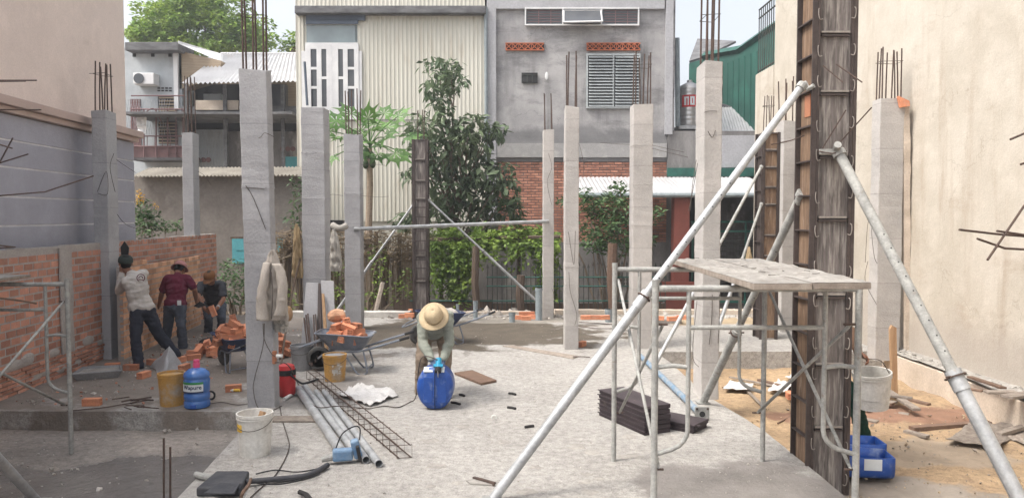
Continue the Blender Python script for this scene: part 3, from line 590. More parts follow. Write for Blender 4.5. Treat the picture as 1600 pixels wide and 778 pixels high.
# ================================================================== right side
W = thing('neighbour_house', 'big cream rendered wall of the house along the right of the site', 'house', (6, 8, 0))
b = MB().bb(5.75, 12, -3, 16.7, -.5, 9.0); b.build('wall', 'rightwall', W)
zL = at(1180, 115, 17.7).z
b = MB().bb(5.72, 12, 16.703, 17.9, -.5, zL); b.build('lower_wing', 'rightwall', W, bevel=.01)
r = MB()
for i in range(9):
    y = 16.75 + i * .14; r.tube([(5.78, y, zL), (5.78, y, zL + 1.5)], .012, 6)
for z in (.08, 1.3, 1.5): r.tube([(5.78, 16.7, zL + z), (5.78, 17.88, zL + z)], .02, 6)
r.build('balcony_railing', 'iron', W)
b = MB().grid((5.5, -2, .1), (0, 13.1, 0), (.26, 0, 0), 80, 4, lambda p, u, v: p + V(0, 0, .03 + fbm(p, 4) * .04 + .03 * v))
b2 = MB().bb(5.5, 5.75, -2, 11.1, -.5, .1)
T = thing('plinth', 'low pale concrete plinth along the foot of the cream right wall', 'plinth', (5.6, 6, -.3))
b2.build('plinth_body', 'plinth', T, bevel=.01); b.build('plinth_rubble', 'drum', T)
# ================================================================== buildings behind
def rect(b, px0, px1, py0, py1, Y, d=.05):
    """box whose front face covers the pixel rectangle at depth Y"""
    a = at(px0, py1, Y); c = at(px1, py0, Y); return b.bb(a.x, c.x, Y, Y + d, a.z, c.z)
def corrug(o, ux, uz, n, amp, per=4, prof='sin', nrm=(0, -1, 0), nz_=1, warp=0):
    """corrugated sheet: origin o, across ux with n waves, along uz"""
    N = n * per; nrm = Vector(nrm)
    def fn(p, u, v):
        k = (u * n) % 1.0
        if prof == 'sin': h = math.sin(k * 2 * math.pi)
        else: h = 1 if k < .22 else 0
        return p + nrm * (amp * h) + nrm * (nz(p, 1.2, warp) if warp else 0)
    return MB().grid(o, ux, uz, N, nz_, fn)
YB = 21.0
X = lambda px, Y=YB: at(px, 337, Y).x
Z = lambda py, Y=YB, px=800: at(px, py, Y).z
# ---- cream corrugated building
T = thing('metal_clad_house', 'tall house clad in cream corrugated sheet with a white glazed double door upstairs', 'house', (X(610), YB, -.4))
x0, x1 = X(465), X(758)
b = MB().bb(x0 + .02, x1 - .02, YB + .06, YB + 6, -.4, 9.3); b.build('wall', 'cream', T)
b = MB(); n = 46
def sheet(px0, px1, py0, py1, name='cladding', Yo=0.0):
    a, c = X(px0), X(px1); nn = max(2, round((c - a) / .1136))
    corrug(V(a, YB + .03 + Yo, Z(py1)), V(c - a, 0, 0), V(0, 0, Z(py0) - Z(py1)), nn, .01, 5, 'trap', warp=0).build(name, 'cream', T)
sheet(465, 477, 20, 345); sheet(558, 758, 20, 190); sheet(558, 758, 187, 346, Yo=-.012); rect(MB(), 558, 758, 187, 187.8, YB - .012, .02).build('sheet_lap', 'eave', T); sheet(477, 558, 190, 346); 
a = X(465); MB().grid(V(a, YB + .0, Z(10)), V(x1 - a, 0, 0), V(0, 0, 1.6), 1, 1)
corrug(V(a, YB + .03, Z(9)), V(x1 - a, 0, 0), V(0, 0, 1.5), 46, .01, 5, 'trap').build('cladding', 'cream', T)
rect(MB(), 460, 759, 9, 21, YB - .25, .45).build('eave_beam', 'eave', T, bevel=.02)
b = MB(); rect(b, 478, 570, 22, 32, YB - .06, .1); rect(b, 478, 559, 31, 38, YB - .06, .1); b.build('flashing', 'bluetrim', T)
fr = MB()
for q in ((477, 560, 36.5, 38.5), (477, 559, 67, 70)): rect(fr, *q, YB - .03, .1)
fr.build('transom_frame', 'white', T); rect(MB(), 479, 558, 38, 67, YB + .02, .03).build('transom_glass', 'glasslight', T)
def leaf(px0, px1, wide_first):
    D = MB(); G = MB(); W_ = px1 - px0; rect(G, px0 + 1, px1 - 1, 72, 186, YB + .0, .02)
    cols = ((.17, .43, 3), (.58, .8, 2)) if wide_first else ((.2, .42, 2), (.57, .85, 3))
    xs = [px0] + [px0 + W_ * f for c_ in cols for f in c_[:2]] + [px1]
    for i in (0, 2, 4): rect(D, xs[i], xs[i + 1], 70, 187, YB - .04, .06)
    for (f0, f1, k) in cols:
        a, c = px0 + W_ * f0, px0 + W_ * f1; rect(D, a, c, 70, 77, YB - .038, .055); rect(D, a, c, 167, 187, YB - .038, .055)
        for j in range(1, k): yy = 77 + 90 * j / k; rect(D, a, c, yy - 2, yy + 2, YB - .036, .05)
    d = D.build('door', 'white', T); G.build('pane', 'glass', d)
leaf(478, 519, True); leaf(520, 560, False)
rect(MB(), 558, 565, 80, 175, YB - .02, .04).build('door_jamb', 'white', T); rect(MB(), 472, 478, 80, 185, YB - .02, .04).build('door_jamb', 'white', T)
MB().tube([at(476, 97, YB - .3), at(480, 165, YB - .3)], .035, 6).build('shutter_edge', 'bluetrim', T)
rect(MB(), 513, 542, 344, 362, YB - .02, .1).build('vent_gap', 'dark', T)

# ---- grey rendered house
T = thing('rendered_house', 'grey cement-rendered house with louvred window and red vent blocks', 'house', (X(905), YB, -.4))
a, c = X(761), X(1053)
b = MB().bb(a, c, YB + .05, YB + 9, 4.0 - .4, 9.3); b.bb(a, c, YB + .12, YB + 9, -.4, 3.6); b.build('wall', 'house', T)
fr = MB(); rect(fr, 761, 775, -40, 345, YB - .06, .1); rect(fr, 1039, 1053, -40, 210, YB - .06, .1); rect(fr, 775, 1039, -40, 14, YB - .06, .1); fr.build('render_frame', 'houseframe', T); fr = MB(); rect(fr, 775.5, 1042, 224, 246, YB - .04, .1); fr.build('ledge', 'houseframe2', T)
fr = MB(); rect(fr, 820, 999, 12, 14.2, YB - .08, .1); rect(fr, 820, 999, 38, 40, YB - .08, .1)
for px in (820, 878.5, 939, 997): rect(fr, px, px + 2, 12, 40, YB - .081, .1)
w_ = fr.build('window', 'white', T); rect(MB(), 822, 997, 14, 38, YB - .0, .03).build('pane', 'glass', w_)
q = MB()
for i in range(3):
    for k in range(5): rect(q, 824 + i * 60 + 0, 876 + i * 60, 17 + k * 4.2, 17.8 + k * 4.2, YB - .02, .02)
    for k in range(1, 3): rect(q, 822 + i * 60 + k * 19, 823.4 + i * 60 + k * 19, 14, 38, YB - .022, .02)
q.build('window_bars', 'pinkwall', w_)
fr = MB(); p0 = at(881, 17, YB - .05); p1 = at(939, 17, YB - .05); p2 = at(941, 34, YB - .4); p3 = at(881, 35, YB - .4)
for (s, e) in ((p0, p1), (p1, p2), (p2, p3), (p3, p0)): fr.tube([s, e], .025, 4)
s_ = fr.build('open_sash', 'white', T); MB().add([p0, p1, p2, p3], [(0, 1, 2, 3)]).build('pane', 'glass', s_, solid=.01)
for (px0, px1, n_) in ((790, 850, 6), (917, 1000, 9)):
    q = MB(); hgt = (67, 79)
    rect(MB(), px0, px1, *hgt, YB + .01, .03).build('vent_recess', 'hole', T)
    rect(q, px0, px1, 67, 68.3, YB - .03, .06); rect(q, px0, px1, 77.8, 79, YB - .03, .06)
    st = (px1 - px0) / n_
    for i in range(n_):
        x = px0 + st * i; ctr = at(x + st / 2, 73, YB - .0)
        rect(q, x, x + .9, 67, 79, YB - .031, .06)
        for (sx, sz) in ((-1, -1), (1, -1), (-1, 1), (1, 1)):
            q.box(ctr + V(sx * .045, 0, sz * .045), (.02, .06, .13), Matrix.Rotation(R(45) * sx * sz, 3, 'Y'))
    q.build('vent_block', 'terracotta', T)
q = MB(); rect(q, 916, 1001, 84, 87, YB - .05, .08); rect(q, 916, 1001, 167, 169.5, YB - .05, .08); rect(q, 916, 919, 84, 169, YB - .051, .08); rect(q, 957, 960, 84, 169, YB - .051, .08); rect(q, 998, 1001, 84, 169, YB - .051, .08)
lw = q.build('louvre_window', 'louver', T)
q = MB()
for i in range(17):
    z = Z(89.5 + i * 4.75)
    for (u, v_) in ((919, 957), (960, 998)): q.box(((X(u) + X(v_)) / 2, YB - .03, z), (X(v_) - X(u), .1, .008), Matrix.Rotation(R(38), 3, 'X'))
q.build('slat', 'louver', lw); rect(MB(), 918, 999, 86, 168, YB + .03, .015).build('recess', 'dark', lw)
q = MB(); rect(q, 815, 840, 114, 130, YB - .02, .05); q.build('small_opening', 'dark', T); 
q = MB(); [rect(q, 815 + 8 * i, 816.5 + 8 * i, 117, 129, YB - .035, .02) for i in range(1, 3)]; rect(q, 815, 840, 117, 118, YB - .034, .02); q.build('opening_bars', 'iron', T)
MB().sphere(at(854, 119, YB - .02), .07, 5, (.7, .2, 1.6)).build('plaster_patch', 'white', T)
bricks((X(778), YB + .1), (X(1042), YB + .1), -.3, Z(247), L=.21, H=.075, J=.018, seed=12, proud=.02).build('brickwork', 'oldbrick', T)
MB().tube([at(759, 12, YB - .1), at(760, 250, YB - .1)], .05, 8).build('downpipe', 'pvc', T)
MB().tube([at(1058, 60, YB + .4), at(1059, 198, YB + .4)], .07, 8).build('downpipe', 'pvc', T)

# ---- stained link wall, awning and dark shop front on the right
T = thing('link_building', 'stained low building with green fascia, pale awning and dark open front beside the pink-red pillar', 'building', (X(1120), YB, -.4))
a, c = X(1041), X(1205)
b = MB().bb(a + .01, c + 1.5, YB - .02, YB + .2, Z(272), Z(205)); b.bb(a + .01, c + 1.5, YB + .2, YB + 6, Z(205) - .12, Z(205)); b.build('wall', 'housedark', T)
MB().bb(X(1126), c + 1.4, YB - .05, YB - .021, Z(262), Z(212)).build('render_patch', 'houseframe', T)
MB().bb(a, c + 1.4, YB - .15, YB - .05, Z(276), Z(263)).build('green_fascia', 'greenpaint', T)
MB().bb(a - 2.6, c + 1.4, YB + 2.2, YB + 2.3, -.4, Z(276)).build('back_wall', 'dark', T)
MB().bb(a - 2.5, c + 1.4, 18.2, YB + 2.2, -.41, -.36).build('porch_floor', 'yard', T)
aw = corrug(V(X(905, 18.6), 18.6, at(905, 303, 18.6).z), V(X(1215, 18.6) - X(905, 18.6), 0, 0), V(0, 2.3, at(905, 277, 20.9).z - at(905, 303, 18.6).z), 44, .012, 4, 'sin', nrm=(0, 0, 1))
aw.build('awning', 'zinc', T, solid=.01)
MB().tube([at(905, 305, 18.55), at(1220, 305, 18.55)], .06, 8).build('gutter', 'pvc', T)
rect(MB(), 1052, 1078, 306, 480, 18.7, .35).build('pillar', 'redpaint', T, bevel=.01)
q = MB(); rect(q, 1030, 1102, 440, 486, 18.45, .05); q.build('low_door', 'redpaint', T)
MB().tube([at(1034, 474, 18.4), at(1037, 471, 18.35), at(1037, 480, 18.35)], .02, 6).build('door_latch', 'galv', T)
gt = MB(); YG = 19.0
for px in (1080, 1122, 1163, 1204): rect(gt, px, px + 4, 345, 480, YG, .05)
for py in (345, 360, 470): rect(gt, 1080, 1208, py, py + 3, YG + .002, .045)
gr = gt.build('security_grille', 'greenpaint', T); q = MB()
for px in range(1085, 1204, 5): rect(q, px, px + 1.1, 362, 470, YG + .02, .012)
for py in range(368, 470, 8): rect(q, 1084, 1204, py, py + 1.1, YG + .022, .012)
q.build('grille_bar', 'iron', gr)
# props & clutter seen inside the porch
o = MB().prism([at(1163, 430, 18.2), at(1183, 432, 18.2), at(1172, 385, 18.4)], V(0, .2, 0)).build('leaning_sack', 'tansack', bevel=.02); o.location.z += 0
tag(o, 'small tan cone-shaped sack standing in the dark porch behind the platform', 'sack')

# ---- green sheet building, tank, small zinc roof
T = thing('green_shed', 'dark green sheet-clad building rising behind the water tank', 'building', (X(1130, 27), 27, -.4)); Y2 = 27.0
pr = [at(1075, 330, Y2), at(1220, 330, Y2 - 4), at(1220, 40, Y2 - 4), at(1150, 66, Y2 - 1.5), at(1075, 74, Y2)]
w0 = at(1098, 300, Y2); zt0 = at(1098, 88, Y2).z; w1 = at(1225, 300, Y2 - 6); zt1 = at(1225, 28, Y2 - 6).z
b = MB().add([V(w0.x, w0.y, -.4), V(w1.x, w1.y, -.4), V(w1.x, w1.y, zt1), V((w0.x + w1.x) / 2, (w0.y + w1.y) / 2, (zt0 + zt1) / 2 - .35), V(w0.x, w0.y, zt0)], [(0, 1, 2, 3, 4)])
b.build('side_wall', 'green', T, solid=.06)
v0 = at(1075, 300, Y2 + .3); b = MB().add([V(v0.x, v0.y, -.4), V(w0.x, w0.y + .02, -.4), V(w0.x, w0.y + .02, zt0 - .1), V(v0.x, v0.y, zt0 - .2)], [(0, 1, 2, 3)]); b.build('front_wall', 'green', T, solid=.06)
dd = (Vector((w1.x, w1.y, 0)) - Vector((w0.x, w0.y, 0))); b = MB()
for i in range(1, 14):
    p = Vector((w0.x, w0.y, 0)) + dd * (i / 14); zt = (zt0 + (zt1 - zt0) * i / 14) - .6; b.tube([p + V(-.04, -.01, -.4), p + V(-.04, -.01, zt)], .014, 4)
b.build('sheet_rib', 'green', T)
b = MB().tube([V(w0.x, w0.y, zt0), V((w0.x + w1.x) / 2, (w0.y + w1.y) / 2, (zt0 + zt1) / 2 - .33), V(w1.x, w1.y, zt1)], .14, 4); b.build('roof_edge', 'greenpaint', T)
b = MB().add([V(v0.x, v0.y, zt0 - .15), V(w0.x, w0.y, zt0 - .05), at(1150, 66, Y2 + 2), at(1090, 62, Y2 + 4)], [(0, 1, 2, 3)]); b.build('roof_underside', 'eave', T, solid=.08)
b = corrug(at(1110, 212, 22.5), at(1200, 212, 22.5) - at(1110, 212, 22.5), at(1100, 168, 24.5) - at(1110, 212, 22.5), 20, .014, 4, 'sin', nrm=(0, 0, 1))
T = thing('small_roof', 'small grey corrugated roof below the green building', 'roof', at(1150, 212, 22.5)); b.build('sheet', 'zinc', T, solid=.01)
MB().tube([at(1108, 160, 24.6), at(1135, 168, 24.6), at(1200, 190, 24.6)], .08, 6).build('ridge_cap', 'eave', T)
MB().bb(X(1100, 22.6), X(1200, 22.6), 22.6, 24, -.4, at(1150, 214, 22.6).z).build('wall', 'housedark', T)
tx = at(1077, 200, 22.0); T = thing('water_tank', 'stainless steel water tank with red label on the stained roof', 'tank', tx)
rt = (at(1095, 200, 22).x - at(1058, 200, 22).x) / 2; h = at(1077, 134, 22).z - tx.z
pf = [(rt * .96, 0)]
for i in range(8):
    z = .05 + (h * .86) * i / 8; pf += [(rt, z + .01), (rt, z + h * .08), (rt * .985, z + h * .095)]
pf += [(rt, h * .9), (rt * .8, h * .99), (rt * .25, h * 1.07), (rt * .22, h * 1.12), (1e-4, h * 1.12)]
MB().lathe(pf, tx, 32).build('tank_body', 'steeltank', T, smooth='a')
def patch(b, c, r, a0, a1, z0, z1, n=10, th=.004):
    vs = []; 
    for i in range(n + 1):
        a = R(a0 + (a1 - a0) * i / n)
        for z in (z0, z1): vs.append(Vector(c) + V(math.cos(a) * r, math.sin(a) * r, z))
    return b.add(vs, [(2 * i, 2 * i + 2, 2 * i + 3, 2 * i + 1) for i in range(n)])
lb = patch(MB(), tx, rt + .012, -140, -35, h * .46, h * .74, 14).build('label', 'redlabel', T)
def text(s, size, m, loc, rot, parent, name='lettering', ext=.002, bold=0, cyl=None):
    cu = bpy.data.curves.new(name, 'FONT'); cu.body = s; cu.size = size; cu.extrude = ext; cu.align_x = 'CENTER'; cu.align_y = 'CENTER'; cu.offset = bold
    o = bpy.data.objects.new(name, cu); COL.objects.link(o); dg = bpy.context.evaluated_depsgraph_get(); me = bpy.data.meshes.new_from_object(o.evaluated_get(dg))
    bpy.data.objects.remove(o); me.name = name
    if cyl:  # wrap round a vertical cylinder of radius cyl facing -Y
        for v in me.vertices:
            a = v.co.x / cyl; v.co = Vector((math.sin(a) * (cyl + v.co.z), -math.cos(a) * (cyl + v.co.z), v.co.y))
    else:
        for v in me.vertices: v.co = rot @ v.co
    r_ = parent
    while r_.parent: r_ = r_.parent
    for v in me.vertices: v.co += Vector(loc) - r_.location
    me.materials.append(K[m]); o = bpy.data.objects.new(name, me); COL.objects.link(o); o.parent = parent; return o
b = MB()
for (a0, a1, z0, z1) in ((-128, -118, .5, .7), (-128, -108, .66, .7), (-112, -106, .5, .7), (-100, -92, .5, .7), (-100, -80, .5, .54), (-88, -80, .5, .7), (-100, -80, .66, .7), (-74, -68, .5, .7), (-74, -58, .58, .62), (-62, -56, .5, .7)):
    patch(b, tx, rt + .016, a0, a1, h * z0, h * z1, 4)
b.build('lettering', 'labelwhite', lb)
MB().bb(tx.x - rt - .1, tx.x + rt + .1, 21.4, 22.7, tx.z - .1, tx.z).build('tank_stand', 'galv', T)

# ---- left: white house with balcony, brown siding, zinc roof, veranda, yard wall
YL = 24.0; XL_ = lambda px, Y=YL: at(px, 337, Y).x; ZL = lambda py, Y=YL, px=300: at(px, py, Y).z
T = thing('white_house', 'old white two-storey house with air conditioner and rusty balcony grille', 'house', (XL_(245), YL, -.4))
b = MB(); rect(b, 195, 283, 75, 345, YL, 5); b.build('wall', 'whitewall', T)
b = MB(); rect(b, 195, 278, 66, 79, YL - .5, 1.2); b.build('roof_slab', 'eave', T, bevel=.02)
q = MB().prism([at(278, 68, YL - .5), at(345, 97, YL + .2), at(345, 84, YL + 1), at(278, 64, YL - .5)], V(0, .2, 0)); q.build('fascia', 'white', T)
q = MB().prism([at(280, 140, YL), at(345, 120, YL), at(345, 95, YL), at(280, 80, YL)], V(0, .6, 0)); q.build('siding', 'siding', T)
q = MB(); rect(q, 272, 277, 78, 170, YL - .1, .12); q.build('corner_post', 'white', T)
q = MB(); [rect(q, px, px + 5, 84, 89, YL - .02, .04) for px in (207, 236, 263)]; [rect(q, 246 + 6 * i, 250 + 6 * i, 137 + k * 4, 139 + k * 4, YL - .02, .04) for i in range(4) for k in range(2)]; q.build('vent_hole', 'dark', T)
ac = MB(); rect(ac, 208, 240, 114, 132, YL - .4, .4); acu = ac.build('air_conditioner', 'white', T, bevel=.02)
c = at(217, 123, YL - .41); MB().lathe([(.001, 0), (.16, 0), (.16, .02)], c, 20, mtx=Matrix.Rotation(R(90), 3, 'X')).build('fan_grille', 'glass', acu)
q = MB(); rect(q, 248, 276, 150, 225, YL - .02, .05); q.build('shutter', 'dark', T); q = MB(); [rect(q, 248, 276, 152 + 5 * k, 154 + 5 * k, YL - .06, .04) for k in range(15)]; q.build('shutter_slat', 'siding', T)
rect(MB(), 205, 219, 155, 230, YL - .03, .04).build('door', 'pinkwall', T)
rect(MB(), 205, 288, 229, 246, YL - 1.0, .1).build('balcony_wall', 'pinkwall', T); rect(MB(), 200, 292, 246, 250, YL - 1.0, 1.1).build('balcony_floor', 'eave', T)
q = MB()
for px in (206, 225, 244, 262, 275, 286): q.tube([at(px, 246, YL - 1.05), at(px, 170, YL - 1.05)], .022, 5)
for py in (150, 171, 213, 229): q.tube([at(205, py, YL - 1.06), at(288, py, YL - 1.06)], .022, 5)
for k in range(7): q.tube([at(206 + k * 12, 213, YL - 1.04), at(206 + k * 12, 229, YL - 1.04)], .012, 4)
q.tube(curve([at(225, 178, YL - 1.1), at(240, 170, YL - 1.1), at(252, 190, YL - 1.1)], 4), .02, 5)
q.build('balcony_grille', 'pinkwall', T)
q = MB()
for k in range(-5, 12): 
    a = at(210 + k * 6, 170, YL - .2); c = at(210 + k * 6 + 22, 150, YL - .2); 
    q.tube([at(212 + k * 4, 212, YL - .3), at(222 + k * 4, 155, YL - .3)], .006, 3); q.tube([at(222 + k * 4, 212, YL - .3), at(212 + k * 4, 155, YL - .3)], .006, 3)
q.build('wire_mesh', 'galv', T)
o = MB().grid(at(214, 183, YL - 1.2), V(.28, 0, 0), V(0, 0, -.5), 4, 8, lambda p, u, v: p + V(nz(p, 5, .06), nz(p, 8, .05), 0)).build('hung_cloth', 'white', solid=.01)
tag(o, 'pale blue-white cloth drying on the rusty balcony grille', 'cloth')
T = thing('zinc_roof_house', 'long low house under a shiny corrugated zinc roof with a dark veranda', 'house', (XL_(380), YL, -.4))
p0, p1 = at(283, 131, 22.3), at(470, 127, 22.3); q0, q1 = at(345, 85, 25.5), at(470, 85, 25.5)
n = 26; per = 4; vs = []; fs = []
for i in range(n * per + 1):
    t = i / (n * per); h = math.sin(i / per * 2 * math.pi) * .03
    vs += [p0.lerp(p1, t) + V(0, 0, h), q0.lerp(q1, t) + V(0, 0, h)]
MB().add(vs, [(2 * i, 2 * i + 2, 2 * i + 3, 2 * i + 1) for i in range(n * per)]).build('roof', 'zinc', T, solid=.01)
MB().tube([q0, q1], .06, 6).build('ridge_cap', 'zinc', T)
rect(MB(), 283, 470, 126, 345, 25.2, .2).build('back_wall', 'siding', T)
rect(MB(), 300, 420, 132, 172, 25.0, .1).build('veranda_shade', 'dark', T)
q = MB(); rect(q, 425, 446, 132, 166, 24.9, .25); q.build('window', 'glass', T)
rect(MB(), 283, 470, 166, 178, 23.4, .15).build('veranda_beam', 'eave', T); rect(MB(), 305, 372, 157, 172, 23.3, .08).build('mottled_parapet', 'plinth', T)
rect(MB(), 283, 470, 176, 272, 24.6, .2).build('porch_wall', 'housedark', T); rect(MB(), 286, 470, 175, 205, 24.4, .1).build('porch_shade', 'dark', T)  # porch wall takes the dark render, its shade put into the colour
MB().bb(XL_(215, 23), XL_(470, 23), 22.2, 24.6, at(300, 176, 22.6).z - .1, at(300, 176, 22.6).z - .03).build('awning_sheet', 'eave', T)
q = MB(); rect(q, 306, 350, 203, 262, 24.3, .1); q.build('light_panel', 'whitewall', T)
q = MB()
for k in range(9): q.tube([at(306 + 5 * k, 262, 24.25), at(312 + 5 * k, 205, 24.25)], .008, 3); q.tube([at(312 + 5 * k, 262, 24.25), at(306 + 5 * k, 205, 24.25)], .008, 3)
q.build('wire_mesh', 'galv', T)
q = MB()
for (px, s) in ((310, 5), (318, 5), (326, 5), (442, 5), (450, 5), (458, 5)):
    c = at(px, 250 if px < 400 else 233, 24.2); q.lathe([(.05, 0), (.08, 0), (.08, .03), (.05, .03)], c, 10, mtx=Matrix.Rotation(R(90), 3, 'X'))
q.build('vent_block', 'pinkwall', T)
rect(MB(), 446, 470, 245, 262, 24.2, .1).build('teal_panel', 'teal', T)
q = MB()
for px in (290, 350, 377, 410, 440): rect(q, px, px + 3, 132, 265, 23.2, .08)
q.build('veranda_post', 'eave', T)
rect(MB(), 318, 345, 147, 157, 24.8, .3).build('bright_opening', 'whitewall', T)
# yard wall
YW = 19.8
T = thing('yard_wall', 'stained grey-brown yard wall with teal door and old zinc coping behind the hedge', 'wall', (at(340, 337, YW).x, YW, -.4))
rect(MB(), 208, 474, 276, 500, YW, .15).build('wall', 'yard', T)
p0, p1 = at(206, 276, YW - .35), at(474, 274, YW - .35); up = at(300, 263, YW + .6) - at(300, 276, YW - .35)
corrug(p0, p1 - p0, V(0, up.y, up.z), 46, .022, 4, 'sin', nrm=(0, 0, 1)).build('coping_sheet', 'zincold', T, solid=.012)
q = MB(); rect(q, 363, 385, 373, 412, YW - .05, .06); rect(q, 434, 441, 373, 395, YW - .05, .06); dr = q.build('teal_door', 'teal', T)
q = MB(); [rect(q, 369, 383, a_, a_ + 14, YW - .065, .02) for a_ in (377, 396)]; q.build('door_panel', 'teal', dr)
rect(MB(), 360, 386, 370, 373, YW - .04, .05).build('door_frame', 'darkwood', T)

# ================================================================== vegetation
def leaves(b, spots, size, up=.2, droop=.4, aspect=.42, rr=random):
    for p in spots:
        s = size * rr.uniform(.6, 1.25); a = rr.uniform(0, 2 * math.pi); e = rr.uniform(-1, 1) * .7 - droop
        d = Vector((math.cos(a) * math.cos(e), math.sin(a) * math.cos(e), math.sin(e))); n = Vector((rr.gauss(0, .45), rr.gauss(0, .45), 1)); sd = d.cross(n).normalized(); n = sd.cross(d)
        w_ = s * aspect; b.add([p, p + d * s * .5 + sd * w_ / 2 + n * s * .07, p + d * s, p + d * s * .5 - sd * w_ / 2 + n * s * .07, p + d * s * .5], [(0, 1, 4), (1, 2, 4), (2, 3, 4), (3, 0, 4)])
def blobpts(c, r, n, rr=random, inner=.55):
    out = []
    for _ in range(n):
        d = Vector((rr.gauss(0, 1), rr.gauss(0, 1), rr.gauss(0, 1))).normalized(); q = rr.uniform(inner, 1.05) ** .8; out.append(Vector(c) + Vector((d.x * r[0], d.y * r[1], d.z * r[2])) * q)
    return out
def limb(b, a, c, r0, r1, n=5, wig=.12):
    a, c = Vector(a), Vector(c); L_ = (c - a).length; pts = [a]
    for i in range(1, n): pts.append(a.lerp(c, i / n) + Vector((rnd(-1, 1), rnd(-1, 1), rnd(-.5, .5))) * wig * L_ * .3)
    b.tube(pts + [c], r0, 7, r1=r1)
# big leafed tree in front of the cream building
T = thing('broadleaf_tree', 'tall broad-leaved tree with dark drooping leaves before the cream corrugated house', 'tree', (at(715, 337, 18.6).x, 18.6, -.4))
tb = MB(); base = Vector(T.location); lb = MB()
cl = [(690, 105, 38, 22), (705, 125, 26, 20), (680, 140, 22, 20), (690, 170, 20, 24), (655, 190, 20, 22), (650, 215, 24, 20), (668, 215, 22, 24), (700, 200, 22, 24), (738, 195, 24, 22), (722, 215, 28, 26), (765, 205, 22, 18), (780, 200, 16, 16), (752, 225, 24, 20),
      (690, 245, 34, 30), (725, 255, 38, 32), (668, 262, 26, 24), (640, 272, 14, 12), (755, 270, 30, 24), (700, 290, 44, 26), (745, 300, 44, 28), (785, 275, 24, 24), (790, 300, 28, 26), (775, 325, 40, 22), (720, 330, 46, 24), (680, 325, 32, 20), (655, 340, 26, 16), (632, 345, 20, 14), (805, 328, 16, 20)]
for (px, py, rx, rz) in cl:
    Y = 18.4 + rnd(-.45, .45); c = at(px, py, Y); k = Y / F; lim = at(700, 240, 18.6)
    rx *= rnd(.75, 1.1); rz *= rnd(.75, 1.1); px += rnd(-5, 5); py += rnd(-4, 4); n_ = int(rx * rz / 5.0); leaves(lb, blobpts(c, (rx * k, .32 + rx * k * .55, rz * k), n_), .26, droop=.65)
    limb(tb, (base.x + nz((px, 0, 0), .3, .1), 18.6, max(.3, c.z - 1.6 - rnd(0, .4))), c, .035, .01)
limb(tb, base, at(700, 300, 18.6), .1, .06, wig=.05); limb(tb, at(700, 300, 18.6), at(688, 120, 18.5), .06, .015, wig=.08); limb(tb, at(702, 290, 18.6), at(735, 200, 18.5), .05, .012)
tb.build('trunk', 'bark', T); lb.build('crown', 'leafbig', T, fix=False)
# papaya
pb = Vector((at(577, 400, 17.3).x, 17.3, -.4)); T = thing('papaya_tree', 'papaya tree with lobed bright green leaves left of the dark narrow form', 'tree', pb)
top = at(577, 232, 17.3); MB().tube([pb, at(576, 350, 17.3), at(578, 290, 17.3), top], .085, 10, r1=.07).build('trunk', 'papayabark', T)
lb = MB(); sb = MB(); rr = random.Random(5)
def palmate(c, d, s):
    d = d.normalized(); n = Vector((rr.gauss(0, .2), rr.gauss(0, .2) - .5, 1)).normalized(); sd = d.cross(n).normalized(); n = sd.cross(d)
    for k in range(7):
        a = R(-125 + k * 41.6); v = d * math.cos(a) + sd * math.sin(a); w_ = sd * math.cos(a) - d * math.sin(a); L_ = s * (1 - .3 * abs(k - 3) / 3) ; dr = -n * s * .12
        pts = [c, c + v * L_ * .35 + w_ * L_ * .1, c + v * L_ * .5 + w_ * L_ * .28 + dr * .4, c + v * L_ * .62 + w_ * L_ * .09 + dr * .5, c + v * L_ + dr * 1.6, c + v * L_ * .62 - w_ * L_ * .09 + dr * .5, c + v * L_ * .5 - w_ * L_ * .22 + dr * .4, c + v * L_ * .35 - w_ * L_ * .1]
        lb.add(pts, [(0, 1, 7), (1, 2, 3), (7, 5, 6), (1, 3, 5, 7), (3, 4, 5)])
for (px, py, dy) in ((525, 190, 0), (548, 178, .4), (515, 205, -.2), (522, 245, .2), (533, 215, -.6), (600, 178, .5), (622, 182, 0), (640, 212, 0), (618, 240, -.3), (600, 215, -.7), (632, 240, .4), (590, 242, -.6), (560, 240, -.7), (575, 185, -.2), (560, 205, .6), (545, 200, -.3), (605, 200, .2), (585, 195, .7), (568, 222, -.9), (590, 225, .3), (555, 225, .4), (578, 205, -.8)):
    c = at(px, py, 17.3 + dy); d = (c - top); mid = top.lerp(c, .5) + V(0, 0, .1); sb.tube(curve([top + V(0, 0, rr.uniform(-.05, .15)), mid, c], 4), .013, 5); palmate(c, d + V(0, 0, -.15), rr.uniform(.4, .54))
lb.build('crown', 'leafpap', T, fix=False); sb.build('leaf_stalk', 'leafpap', T)
fr = MB(); [fr.sphere(top + V(rnd(-.12, .12), rnd(-.14, -.02), -.1 - rnd(0, .28)), .085, 7, (.8, .8, 1.25)) for _ in range(7)]; fr.build('fruit', 'leafdark', T, smooth=True)
